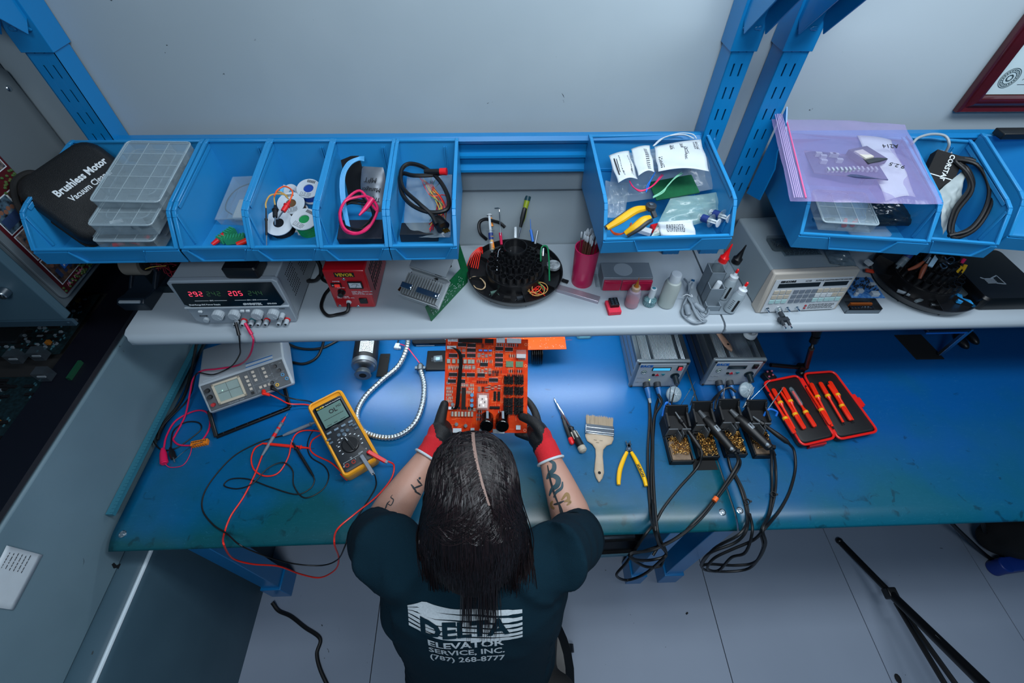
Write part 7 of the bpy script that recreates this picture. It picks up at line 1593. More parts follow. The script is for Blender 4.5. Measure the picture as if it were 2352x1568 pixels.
for (px, py, z_, lb) in ((1715, 1152, .765, 'black cable tie on the middle cord pair'), (1775, 1136, .765, 'black cable tie on the right cord pair')):
    p = AZ(px, py, z_); b = MB(); b.lathe([(.0075, 0), (.0075, .004), (.006, .004), (.006, 0)], 14, p, cap=False); b.box(p.x+.009, p.y, p.z+.002, .005, .004, .004); solo('cable_tie', b, BLACK, lb, 'cable tie')
b = MB(); p = bt(1615, 1070, 0); b.prism([(-.03, -.012), (.036, -.012), (.036, .02), (-.024, .02)], 0, .002); b.v = [v+p for v in b.v]; solo('rubber_pad', b, MATTE, 'thin black pad poking out in front of the tip stands', 'pad')
# --- hinged insulated screwdriver case
RC = mat('case_red', 'e01a12', .4); 
def case_half(P4, label, mirror):
    A, Bq, Cq, Dq = [Vector(p) for p in P4]   # front-left, front-right, rear-right, rear-left
    o = A; ex = (Bq-A).normalized(); t, M = frame_thing('tool_tray' if False else 'half', label, 'x', o, ex, (0, 0, 1))
    return t, M
A, Bq, Cq, Dq = bt(1832, 1032), bt(1908, 1014), bt(1823, 872), bt(1745, 888)
E, Fq, G, H = bt(1914, 1018), bt(2004, 1000), bt(1905, 863), bt(1836, 868)
O = (A+G)/2; O.z = BZ
t = thing('tool_case', 'open red and black case of insulated screwdrivers right of the tip stands', 'tool case', O)
def shell(poly, nm):
    c = sum(poly, Vector())/4
    def ring(k, z):  # rounded quadrilateral
        out = []; P = [c+(p-c)*k for p in poly]
        for i in range(4):
            p, a_, d_ = P[i], P[i-1], P[(i+1) % 4]; u1 = (a_-p).normalized()*.016; u2 = (d_-p).normalized()*.016
            for j in range(5): s_ = j/4; out.append((p+u1)*(1-s_)**2+p*2*s_*(1-s_)+(p+u2)*s_**2-O+Vector((0, 0, z)))
        return out
    b = MB(); b.loft([ring(.94, 0), ring(.99, .004), ring(1.0, .020)]); b.loft([ring(.99, .018), ring(.95, .024)]); part(nm, b, BLACK, t)
    b = MB(); r1, r2 = ring(1.0, .024), ring(.93, .024); n = len(r1); b.tube(r1, .0035, 8, closed=True); part('rim', b, RC, t)
    b = MB(); b.loft([ring(.93, .0245), ring(.92, .0250)]); part('inner_tray', b, mat('tray_black', '0f1012', .55), t)
shell([A, Bq, Cq, Dq], 'left_shell'); shell([E, Fq, G, H], 'right_shell')
b = MB(); p = bt(1965, 922, .018)-O; dd = (G-Fq).normalized(); b.bar(p-dd*.022, p+dd*.022, .020, .012); b.bar(p-dd*.014+Vector((.014, 0, -.002)), p+dd*.014+Vector((.014, 0, -.002)), .014, .007); part('clasp', b, RC, t, bev=.002)
b = MB()
for k in (.15, .5, .85): q = Bq.lerp(Cq, k)+Vector((.003, 0, .02))-O; b.bar(q-(Cq-Bq).normalized()*.02, q+(Cq-Bq).normalized()*.02, .014, .012)
part('hinge', b, RC, t, bev=.001)
b = MB(); b.prism([(0, 0), (.05, .008), (.052, .014), (.001, .006)], .002, .016); p = A.lerp(Bq, .25)-O+Vector((-.0, -.006, 0)); b.v = [v+p for v in b.v]; part('front_tab', b, mat('case_dark_red', 'a81018', .4), t)
SDR = mat('insulated_red', 'ee2c10', .3); SDY = mat('insulated_yellow', 'f0a818', .35)
def sdriver(p, q, label, flip=False, hl=.05):
    p, q = Vector(p), Vector(q); t = thing('screwdriver', label, 'screwdriver', p, group='insulated screwdrivers in the red case'); d = (q-p); L = d.length; d.normalize()
    b = MB(); b.tube([d*0, d*.004, d*hl*.8, d*hl], [.0042, .0062, .0062, .0052], 6); part('handle', b, SDR, t)
    b = MB(); b.tube([d*hl*.98, d*(hl+.006)], [.0072, .0072], 18); part('yellow_ring', b, SDY, t)
    b = MB(); b.tube([d*(hl+.006), d*(hl+.016), d*(L*.95)], [.0062, .0034, .0034], 12); part('shaft', b, SDR, t)
    b = MB(); b.tube([d*(L*.95), d*L], [.0022, .0016], 8); part('blade', b, MATTE, t)
    return t
cz = .034
for i, (a_, e_, lb) in enumerate((((1775, 893), (1828, 990), 'screwdriver with its handle at the rear, first from the left in the left half'), ((1825, 995), (1765, 900), 'screwdriver with its handle at the front, leftmost in the left half'), ((1798, 890), (1850, 985), 'screwdriver with its handle at the rear, second in the left half'), ((1848, 985), (1790, 895), 'screwdriver with its handle at the front, middle of the left half'), ((1872, 980), (1818, 895), 'screwdriver with its handle at the front, rightmost in the left half'),
        ((1862, 880), (1915, 985), 'screwdriver with its handle at the rear, leftmost in the right half'), ((1908, 975), (1850, 885), 'screwdriver with its handle at the front, left part of the right half'), ((1883, 878), (1940, 975), 'screwdriver with its handle at the rear, middle of the right half'), ((1905, 876), (1962, 970), 'screwdriver with its handle at the rear, rightmost in the right half'), ((1955, 965), (1900, 880), 'screwdriver with its handle at the front, right part of the right half'))):
    sdriver(bt(*a_, cz), bt(*e_, cz-.002), lb, hl=.044)
t = thing('voltage_tester', 'clear voltage tester pen beside the screwdrivers in the left half of the case', 'tester pen', bt(1815, 890, cz)); q = bt(1870, 975, cz)-t.location; b = MB(); b.tube([q*0, q*.05, q*.45, q*.5], [.004, .006, .006, .003], 10); part('clear_handle', b, CLEARM, t); b = MB(); b.cyl(q*.5, q, .0018, .0012, 8); part('blade', b, STEEL, t)
# --- pair of screwdrivers
def sd2(tip, mid, end, lb, cap, grips, r):
    tip, mid, end = Vector(tip), Vector(mid), Vector(end); t = thing('screwdriver', lb, 'screwdriver', mid); b = MB(); b.tube([tip-mid, (tip-mid)*.9, (tip-mid)*.0], [.0006, r*.3, r*.34], 10); part('shaft', b, CHROME, t)
    d = end-mid; b = MB(); b.tube([d*0, d*.06, d*.14, d*.2, d*.5, d*.8], [r*.5, r*.8, r*.55, r*.85, r, r], 16); part('handle', b, BLACK, t)
    b = MB(); b.tube([d*.78, d*.82, d*.95, d], [r*.98, r*1.08, r*1.08, r*.6], 18); part('end_cap', b, cap, t)
    if grips:
        b = MB()
        for k in range(3): a_ = .6+k*1.1; x_ = d.cross(Vector((0, 0, 1))).normalized(); o_ = x_*math.cos(a_)*r*.75+Vector((0, 0, 1))*math.sin(a_)*r*.75; b.bar(d*.22+o_, d*.5+o_, r*.5, r*.5)
        part('grip_inlay', b, mat('warm_grey_grip', '9c978c', .5), t, bev=.001)
    return t
sd2(bt(1272, 913, .006), bt(1291, 955, .006), bt(1315, 1020, .008), 'slim black screwdriver with a red end', RED, False, .0066)
sd2(bt(1277, 922, .010), bt(1310, 980, .010), bt(1341, 1038, .010), 'thick black and grey screwdriver with a pale worn end', mat('pale_worn_end', 'a8a193', .6, noise=.4), True, .0105)
# --- flat paint brush
a, e = bt(1376, 1107, .004), bt(1377, 958, .004); ey = (e-a); L = ey.length; ex = ey.cross(Vector((0, 0, 1))).normalized(); t, M = frame_thing('paint_brush', 'flat paint brush with pale bristles and a wooden handle', 'brush', a, ex, (0, 0, 1))
Lb = L; pr = [(0, .0014), (.012, .0085), (.030, .0130), (.055, .0115), (.080, .0095), (.102, .0110), (.116, .0200), (.124, .0335), (.140, .0385), (.1480, .0385)]
k_ = Lb*.70/.148
b = MB(); b.loft([[Vector((w_*math.cos(a_), y*k_, .0045*math.sin(a_)*(1 if y < .11 else 1.2))) for a_ in [2*PI*k/20 for k in range(20)]] for y, w_ in pr]); part('handle', b, mat('brush_wood', 'b5a48e', .5, noise=.35, nscale=24, col2='8f7558'), t, smooth=60)
b = MB(); b.lathe([(.004, .0046), (.004, .0052), (0, .0052)], 16, (0, .026*k_, 0)); part('hang_hole', b, MATTE, t)
b = MB(); b.box(0, Lb*.775, 0, .079, Lb*.16, .014); b.box(0, Lb*.735, 0, .0805, .004, .0155); b.box(0, Lb*.80, 0, .0805, .004, .0155); part('ferrule', b, mat('tin_ferrule', 'a7b0b7', .25, .95), t, bev=.002)
b = MB(); rs = random.Random(9)
for k in range(700):
    x = rs.uniform(-.037, .037); z = rs.uniform(-.005, .005); b.tube([(x, Lb*.85, z), (x+rs.uniform(-.002, .002), Lb*.995+rs.uniform(-.005, .004), z+rs.uniform(-.002, .002))], .00045, 3)
part('bristles', b, mat('bristle', 'a3927c', .8), t, kind='stuff')
b = MB()
for x, y in ((-.012, .128*k_), (.004, .128*k_), (-.006, .120*k_)): b.box(x, y, .0054, .008, .0008, .0004)
part('handle_print', b, MATTE, t)
# --- yellow cutters
J = bt(1444, 1030, .007); t = thing('wire_cutters', 'small wire cutters with two long yellow handles on the mat', 'pliers', J)
for i, pts in enumerate((((1440, 1038), (1432, 1055), (1424, 1078), (1421, 1100), (1421, 1113)), ((1450, 1038), (1460, 1055), (1472, 1080), (1480, 1100), (1484, 1116)))):
    P = cat_pts([bt(*p, .008)-J for p in pts], 6); n = len(P); b = MB(); b.tube(P, [.0058*(.62+.45*math.sin(PI*min(1, k/(n-1)*.75+.12))) for k in range(n)], 12); part('handle', b, mat('cutter_yellow', 'f0b80a', .35), t)
b = MB(); b.bar(bt(1440, 1036, .008)-J, bt(1447, 1018, .008)-J, .0085, .006); b.bar(bt(1449, 1036, .008)-J, bt(1441, 1018, .008)-J, .0085, .006); b.bar(bt(1440, 1022, .008)-J, bt(1437.5, 1012, .008)-J, .0028, .004); b.bar(bt(1446, 1022, .008)-J, bt(1447.5, 1012, .008)-J, .0028, .004); part('jaw', b, mat('tool_steel', '5c6b78', .3, .9), t, bev=.001)
b = MB(); b.lathe([(.0034, .003), (.0034, .0052), (0, .0056)], 14); part('pivot_screw', b, CHROME, t)
pA, pB = bt(1463, 1062, .0145)-J, bt(1480, 1098, .0145)-J; ang = math.atan2((pB-pA).y, (pB-pA).x)
letters([('XURON', .010, Matrix.Translation((pA+pB)/2)@Matrix.Rotation(ang, 4, 'Z'), dict(bold=.0003))], INK, t)
# --- articulated arm
ARM = mat('arm_black', '0b0c0e', .35)
t = thing('articulated_arm', 'black jointed camera arm standing behind the red tool case', 'arm', bt(1850, 862, 0)); O = t.location
b = MB(); p = [AZ(1878, 745, .98)-O, AZ(1874, 772, .95)-O, AZ(1868, 785, .93)-O, AZ(1864, 800, .92)-O, AZ(1852, 840, .80)-O]; b.tube([p[0], p[1]], [.018, .010], 18); b.cyl(p[1], p[2], .011, .011, 16); b.cyl(p[3], p[4], .0075, .0075, 16); b.cyl(p[2], p[3], .004, .004, 10); part('upper_rod', b, ARM, t)
b = MB(); q = AZ(1848, 842, .79)-O; b.sph(q, .012, 16, 10); b.cyl(q+Vector((-.02, 0, .004)), q+Vector((.006, 0, 0)), .010, .010, 16); b.cyl(q+Vector((0, 0, -.036)), q, .009, .009, 16); b.sph(q+Vector((0, -.006, -.026)), .0095, 14, 8); part('joint', b, ARM, t)
b = MB(); b.cyl(q+Vector((-.01, 0, -.004)), AZ(1770, 838, .80)-O, .0062, .0062, 14); part('lower_rod', b, ARM, t)
t = thing('knob_cluster', 'small black part with pink knobs beside the right soldering station', 'component', bt(1768, 862, .02)); b = MB(); b.box(0, 0, -.008, .03, .03, .02, Matrix.Rotation(.4, 3, 'Z')); part('base', b, BLACK, t, bev=.002)
for k, (x, y) in enumerate(((-.008, -.008), (.006, -.002), (-.006, .010), (.008, .012))): b = MB(); b.sph((x, y, .006), .0035, 10, 6); part('pink_knob', b, mat('dusty_pink', '9c4a62', .4), t)
# --- right mat rear
a = bt(2104, 826); t = thing('black_pad', 'thin black pad lying on the right mat half under the shelf', 'pad', a); b = MB(); b.prism([(0, 0), (.090, -.001), (.075, .10), (-.015, .10)], 0, .004); part('sheet', b, MATTE, t, bev=.001)
for (px, py, lb) in ((2215, 795, 'left of two black rounded grips on the right mat'), (2238, 785, 'right of two black rounded grips on the right mat')):
    p = bt(px, py, .010); b = MB(); b.sph((p.x, p.y+.02, p.z+.004), (.013, .034, .013), 16, 10); solo('black_grip', b, BLACK, lb, 'grip')
p = AZ(2180, 765, .90); b = MB(); b.b2(p.x-.07, p.y, p.z, p.x+.06, p.y+.05, p.z+.012); t = solo('scanner', b, mat('navy_device', '0c1c34', .3), 'dark blue edged device under the right shelf', 'device', bev=.003); b = MB(); b.b2(-.065, -.027, .0, .055, -.025, .005); part('blue_edge', b, BLUES, t)
b = MB(); p = AZ(2215, 772, .86); b.b2(p.x-.007, p.y, .765, p.x+.007, p.y+.01, p.z+.03); 
solo('steel_bracket', b, STEEL, 'small steel bracket beside the black grips', 'bracket', bev=.001)
# ------------------------------------------------------------------ the seated person
def organic(mb, voxel, it=6, fac=.6):
    me = mkmesh('tmp', mb, SKIN, 0); o = bpy.data.objects.new('tmp', me); COL.objects.link(o)
    m = o.modifiers.new('r', 'REMESH'); m.mode = 'VOXEL'; m.voxel_size = voxel
    m = o.modifiers.new('s', 'SMOOTH'); m.factor = fac; m.iterations = it
    bpy.context.view_layer.update(); r = bpy.data.meshes.new_from_object(o.evaluated_get(bpy.context.evaluated_depsgraph_get()))
    bpy.data.objects.remove(o); bpy.data.meshes.remove(me)
    for p in r.polygons: p.use_smooth = True
    return r
def putmesh(name, me, mats, parent, label=None, rule=None):
    me.materials.clear(); ms = mats if isinstance(mats, list) else [mats]
    for m in ms: me.materials.append(m)
    if rule:
        for p in me.polygons: p.material_index = rule(p.center, p.normal)
    me.transform(Matrix.Translation(-parent.location)); o = bpy.data.objects.new(name, me); COL.objects.link(o); o.parent = parent
    if label: o['label'] = label
    return o
def bvh(me): return BVHTree.FromPolygons([v.co.copy() for v in me.vertices], [tuple(p.vertices) for p in me.polygons])
SKIN = mat('skin', 'b98d7b', .5, bump=.15, bscale=300, noise=.2, nscale=30, col2='a8705f')
SHIRT = mat('dark_teal_cotton', '08232f', .95, bump=.6, bscale=900, spec=.15)
HAIRM = mat('dark_hair', '080506', .7, noise=.5, nscale=60, col2='120b0d', spec=.2)
Hc = AD(1086, 1118, .765)
ShL, ShR = AD(890, 1268, .835), AD(1272, 1282, .835)
ElL, ElR = AZ(862, 1232, .805), AZ(1330, 1234, .805)
WrL, WrR = AZ(994, 1030, .855), AZ(1258, 1040, .855)
PX = (ShL.x+ShR.x)/2
person = thing('person', 'person with long dark hair and tattooed forearms seated at the bench in a teal shirt', 'person', (PX, .15, 0)); PL = person.location
# continuous body: head, neck, torso, arms, thighs
b = MB()
b.sph(Hc, (.070, .088, .082), 24, 16); b.sph(Hc+Vector((0, .045, -.045)), (.055, .055, .06), 20, 12)
fd = Vector((0, .72, -.69)); fu = Vector((0, .69, .72)); fc = Hc+Vector((0, .03, -.03))
b.tube([fc+fd*.085+fu*.012, fc+fd*.102-fu*.010, fc+fd*.088-fu*.016], [.006, .010, .008], 10)
for s in (-1, 1): b.sph(Hc+Vector((s*.072, -.008, -.03)), (.008, .016, .022), 10, 8); b.tube([fc+fd*.072-fu*.034+Vector((-.02, 0, 0)), fc+fd*.080-fu*.034, fc+fd*.072-fu*.034+Vector((.02, 0, 0))], .006, 8)
nk = Vector((PX, .215, .985)); b.tube([nk, (nk+Hc)/2+Vector((0, -.02, 0)), Hc+Vector((0, -.01, -.02))], [.055, .052, .055], 20)
b.tube([nk, Vector((PX, .20, .86)), Vector((PX, .17, .66)), Vector((PX, .13, .50))], [.05, .08, .09, .10], 20)
for Sh, El, Wr in ((ShL, ElL, WrL), (ShR, ElR, WrR)):
    dn = Vector((0, 0, -.022)); b.tube([Vector((PX, .21, .90)), Sh+dn, Sh.lerp(El, .5)+dn*.5, El], [.035, .034, .042, .042], 18); b.tube([El-(Wr-El)*.06, El, El.lerp(Wr, .3), El.lerp(Wr, .65), Wr.lerp(El, .05)], [.032, .045, .047, .037, .0265], 18); b.sph(El, .043, 14, 10)
body_me = organic(b, .006, 8)
body = putmesh('body', body_me, SKIN, person)
BT = BVHTree.FromPolygons([v.co+PL for v in body_me.vertices], [tuple(p.vertices) for p in body_me.polygons])
for s in (-1, 1):
    q = MB(); e_ = fc+fd*.076+fu*.012+Vector((s*.026, 0, 0))-PL; q.sph(e_, .010, 12, 8); part('eye', q, WHITE, person)
    q = MB(); q.tube([e_+fu*.016+Vector((-.014, 0, 0)), e_+fu*.020+fd*.004, e_+fu*.016+Vector((.014, 0, 0))], .0028, 6); part('eyebrow', q, HAIRM, person)
# shirt
b = MB(); rings = []
for z, cy, rx, ry in ((1.012, .222, .062, .055), (.995, .216, .105, .070), (.972, .208, .150, .088), (.94, .200, .178, .102), (.88, .192, .186, .115), (.80, .180, .180, .122), (.72, .166, .174, .126), (.64, .148, .172, .132), (.56, .130, .178, .140), (.48, .115, .186, .150), (.42, .108, .190, .152)):
    rings.append([Vector((PX+rx*math.copysign(abs(math.cos(a))**.8, math.cos(a)), cy+ry*math.copysign(abs(math.sin(a))**.85, math.sin(a)), z)) for a in [2*PI*k/40 for k in range(40)]])
b.loft(rings)
for Sh, El, s in ((ShL, ElL, -1), (ShR, ElR, 1)):
    i_ = Vector((PX+s*.10, .205, .945)); m_ = Sh.lerp(El, .45)
    b.tube([i_, i_.lerp(Sh, .6), Sh, m_, Sh.lerp(El, .88)+Vector((0, .004, .004))], [.062, .070, .068, .063, .060], 24)
sh_me = organic(b, .007, 7)
import mathutils.noise as mn
for v in sh_me.vertices:   # cloth folds
    c = v.co; f = mn.noise(Vector((c.x*9, c.y*6, c.z*5+c.x*6)))*.006+mn.noise(Vector((c.x*22+c.z*12, c.y*20, c.z*9)))*.0028
    if .6 < c.z < .86 and abs(c.x-PX) < .14: f *= .35
    elif abs(c.x-PX) > .15: f = f*1.5+mn.noise(Vector((c.x*14+c.y*10, c.y*8, c.z*26)))*.005
    v.co = c+v.normal*f
shirt = putmesh('shirt', sh_me, SHIRT, person)
STr = BVHTree.FromPolygons([v.co+PL for v in sh_me.vertices], [tuple(p.vertices) for p in sh_me.polygons])
for Sh, El in ((ShL, ElL), (ShR, ElR)):
    c_ = Sh.lerp(El, .93)+Vector((0, .004, .004)); t_ = (El-Sh).normalized(); x_ = t_.orthogonal().normalized(); y_ = t_.cross(x_)
    q = MB(); q.loft([[c_+t_*o_+(x_*math.cos(a)+y_*math.sin(a))*(r_+.002*math.sin(3*a))-PL for a in [2*PI*k/36 for k in range(36)]] for o_, r_ in ((-.035, .054), (-.014, .0605), (-.012, .0590), (.006, .0600), (.008, .0585), (.004, .052))], cap=False); part('sleeve_hem', q, SHIRT, shirt, smooth=60)
q = MB(); q.tube([Vector((PX+.070*math.cos(a), .215+.062*math.sin(a), 1.008+.012*math.sin(a)))-PL for a in [2*PI*k/30 for k in range(30)]], .006, 8, closed=True); part('collar', q, SHIRT, shirt) 
def hit(px, py, tree): h = tree.ray_cast(CO, ray(px, py).normalized()); return h[0], h[1]
# lettering on the back
def drape(mb, off=.0022):
    me = mkmesh('t', mb, WINK, 0); bm = bmesh.new(); bm.from_mesh(me)
    xs_ = [v.co.x for v in bm.verts]; ys_ = [v.co.z for v in bm.verts]
    for ax_, lo, hi in ((0, min(xs_), max(xs_)), (2, min(ys_), max(ys_))):
        k = lo+.008
        while k < hi:
            n = [0, 0, 0]; n[ax_] = 1; co = [0, 0, 0]; co[ax_] = k; bmesh.ops.bisect_plane(bm, geom=bm.verts[:]+bm.edges[:]+bm.faces[:], plane_co=co, plane_no=n); k += .010
    r = MB(); bm.verts.ensure_lookup_table(); vs = []
    for v in bm.verts:
        h = STr.ray_cast(Vector((v.co.x, -.6, v.co.z)), Vector((0, 1, 0))); p = h[0] if h[0] else Vector((v.co.x, .1, v.co.z)); vs.append(p+Vector((0, -off, off*.3))-PL)
    r.add(vs, [tuple(v.index for v in f.verts) for f in bm.faces]); bm.free(); return r
z1 = hit(1068, 1438, STr)[0]; z2 = hit(1068, 1480, STr)[0]; z3 = hit(1068, 1496, STr)[0]; z4 = hit(1068, 1513, STr)[0]; xl, xr = hit(940, 1440, STr)[0].x, hit(1200, 1440, STr)[0].x
cx, W_ = (xl+xr)/2, xr-xl; ztop, zbot = hit(1068, 1405, STr)[0].z, hit(1068, 1467, STr)[0].z; hz = (ztop-zbot)
mb_ = MB(); n = 6
for i in range(n):
    zc = ztop-hz*(i+.5)/n
    vs = []; K = 24
    for k in range(K+1):
        u = k/K; x = xl+W_*u; wz = .006*math.sin(u*PI*1.2+.3*i)-.10*hz*(u-.5); th = hz/n*(.50 if .1 < u < .9 else .36)
        if .13 < u < .87: th = hz/n*.50
        vs += [(x, 0, zc+wz-th), (x, 0, zc+wz+th*.75)]
    mb_.add(vs, [(2*k, 2*k+2, 2*k+3, 2*k+1) for k in range(K)])
SW = mat('shirt_print_white', 'b4bdc2', .8, noise=.3, nscale=300)
part('stripe_print', drape(mb_), SW, shirt, smooth=0)
def tx(s, w_, h_, z, bold=0):
    t_ = text_mb(s, .03, None, thick=0, bold=bold); xs_ = [v.x for v in t_.v]; ys_ = [v.y for v in t_.v]; kx, ky = w_/(max(xs_)-min(xs_)), h_/(max(ys_)-min(ys_)); mx, my = (max(xs_)+min(xs_))/2, (max(ys_)+min(ys_))/2
    t_.v = [Vector((cx+(v.x-mx)*kx, 0, z+(v.y-my)*ky)) for v in t_.v]; return t_
part('delta_print', drape(tx('DELTA', W_*.78, hz*.62, (ztop+zbot)/2-.001, .0012), .0040), SHIRT, shirt, smooth=0)
part('elevator_print', drape(tx('ELEVATOR', W_*.67, abs(hit(1068, 1471, STr)[0].z-hit(1068, 1486, STr)[0].z), hit(1068, 1479, STr)[0].z, .0008)), SW, shirt, smooth=0)
part('service_print', drape(tx('SERVICE, INC.', W_*.68, abs(hit(1068, 1489, STr)[0].z-hit(1068, 1502, STr)[0].z), hit(1068, 1496, STr)[0].z, .0007)), SW, shirt, smooth=0)
part('phone_print', drape(tx('(787) 268-8777', W_*.68, abs(hit(1068, 1505, STr)[0].z-hit(1068, 1520, STr)[0].z), hit(1068, 1513, STr)[0].z, .0006)), SW, shirt, smooth=0)
# gloves
GK, GR = mat('glove_black_rubber', '0d0e11', .6, bump=.5, bscale=500), mat('glove_red_knit', 'd81f2a', .85, bump=1, bscale=700)
def glove(s, El, Wr, palm, thumb, fingers, label):
    b = MB(); d = (palm-Wr); e0 = Wr.lerp(El, .10)
    b.tube([e0, Wr, Wr.lerp(palm, .5)], [.0315, .0300, .031], 18)
    k_ = fingers[1][0]; b.tube([Wr.lerp(palm, .3), palm, palm.lerp(k_, .6)], [.026, .031, .026], 16); b.sph(palm, (.026, .034, .028), 14, 10)
    for f in fingers: P = [palm.lerp(f[0], .25)]+list(f); n = len(P); b.tube(cat_pts(P, 4), [.0115-.0030*i/(4*(n-1)) for i in range(4*(n-1)+1)], 10); b.sph(P[-1], .0086, 10, 8)
    P = thumb; b.tube(cat_pts(P, 4), [.0165-.0055*i/(4*(len(P)-1)) for i in range(4*(len(P)-1)+1)], 12); b.sph(P[-1], .0112, 10, 8)
    me = organic(b, .003, 5, .5); ax_ = (palm-Wr).normalized(); out = Vector((s, -.2, .15)).normalized()
    def rule(c, n): t_ = (c-Wr).dot(ax_); return 1 if (t_ < .022+.012*(n.dot(out))) or (t_ < .085 and (c-palm).dot(out) > .012+.16*max(0, t_-.03)) else 0
    o = putmesh('glove', me, [GK, GR], person, label, rule)
    q = MB(); t_ = (e0-Wr).normalized(); x_ = t_.orthogonal().normalized(); y_ = t_.cross(x_); q.tube([e0+(x_*math.cos(a)+y_*math.sin(a))*.0325-PL for a in [2*PI*k/28 for k in range(28)]], .0032, 8, closed=True); part('white_cuff', q, WHITE, o)
D_ = AD
glove(1, ElR, WrR, D_(1240, 1004, 1.150), [D_(1252, 1012, 1.13), D_(1240, 985, 1.13), D_(1222, 967, 1.14), D_(1199, 957, 1.155)],
      [[D_(1232, 955, 1.20), D_(1220, 930, 1.215), D_(1207, 915, 1.222)], [D_(1228, 975, 1.215), D_(1210, 955, 1.232), D_(1188, 945, 1.232)], [D_(1224, 990, 1.215), D_(1205, 980, 1.232), D_(1182, 972, 1.232)], [D_(1222, 1006, 1.205), D_(1206, 1002, 1.226), D_(1188, 996, 1.23)]], 'right glove, black coated palm with red knit cuff')
glove(-1, ElL, WrL, D_(1010, 995, 1.150), [D_(1008, 985, 1.15), D_(1012, 962, 1.16), D_(1017, 942, 1.168), D_(1021, 928, 1.17)],
      [[D_(1022, 950, 1.215), D_(1036, 935, 1.23), D_(1052, 928, 1.23)], [D_(1024, 970, 1.22), D_(1040, 958, 1.232), D_(1060, 952, 1.232)], [D_(1025, 985, 1.218), D_(1042, 978, 1.232), D_(1060, 975, 1.232)], [D_(1024, 1002, 1.205), D_(1038, 998, 1.226), D_(1054, 996, 1.23)]], 'left glove, black coated palm with red knit cuff')
# tattoos
def tattoo(name, pls, m):
    b = MB()
    for pts, w0 in pls:
        P = cat_pts([(p[0], p[1], 0) for p in pts], 6); L = []
        for p in P:
            h, n = hit(p.x, p.y, BT)
            if h is None or (h-CO).length > 1.5: continue
            L.append((h, n))
        if len(L) < 3: continue
        K = len(L); rl, rr = [], []
        for i, (h, n) in enumerate(L):
            t_ = (L[min(i+1, K-1)][0]-L[max(i-1, 0)][0]).normalized(); x_ = t_.cross(n).normalized(); w_ = w0*(.35+.65*math.sin(PI*(i+.5)/K)); rl.append(h+n*.0009-x_*w_-PL); rr.append(h+n*.0009+x_*w_-PL)
        b.add(rl+rr, [(i, i+1, K+i+1, K+i) for i in range(K-1)])
    if b.v: part(name, b, m, body, smooth=60, kind=None)
TK = mat('tattoo_ink', '232b30', .6); TB = mat('tattoo_slate', '24424c', .6); TO = mat('tattoo_ochre', '8a6a3c', .6)
tattoo('snake_tattoo', [([(1262, 1058), (1272, 1064), (1272, 1078), (1262, 1088), (1256, 1100)], .0055), ([(1256, 1098), (1270, 1092), (1282, 1100), (1280, 1114), (1268, 1124), (1262, 1138)], .0062), ([(1292, 1106), (1290, 1120), (1278, 1130), (1272, 1142)], .0035)], TB)
tattoo('dagger_tattoo', [([(1258, 1068), (1264, 1100), (1274, 1135), (1284, 1160)], .0030), ([(1284, 1156), (1290, 1175), (1294, 1194)], .0040), ([(1272, 1158), (1282, 1156), (1296, 1150)], .0025), ([(1326, 1090), (1318, 1072), (1310, 1058)], .004), ([(1334, 1108), (1322, 1090), (1312, 1072)], .004), ([(1350, 1160), (1344, 1135), (1334, 1112)], .0035)], TK)
tattoo('wing_tattoo', [([(1270, 1150), (1266, 1160), (1274, 1168)], .004), ([(1290, 1148), (1302, 1134), (1306, 1146), (1296, 1152)], .004), ([(1298, 1150), (1310, 1152), (1302, 1160)], .003)], TO)
tattoo('letter_tattoo', [([(944, 1112), (950, 1120), (957, 1130)], .0022), ([(950, 1121), (960, 1117), (970, 1113)], .0022), ([(952, 1128), (960, 1132), (966, 1136)], .0018), ([(968, 1112), (962, 1106), (958, 1100)], .002), ([(962, 1096), (964, 1098), (966, 1099)], .003), ([(880, 1178), (886, 1166), (890, 1156), (896, 1150)], .0016), ([(890, 1156), (898, 1160), (904, 1148), (898, 1142), (902, 1136)], .0012)], TK)
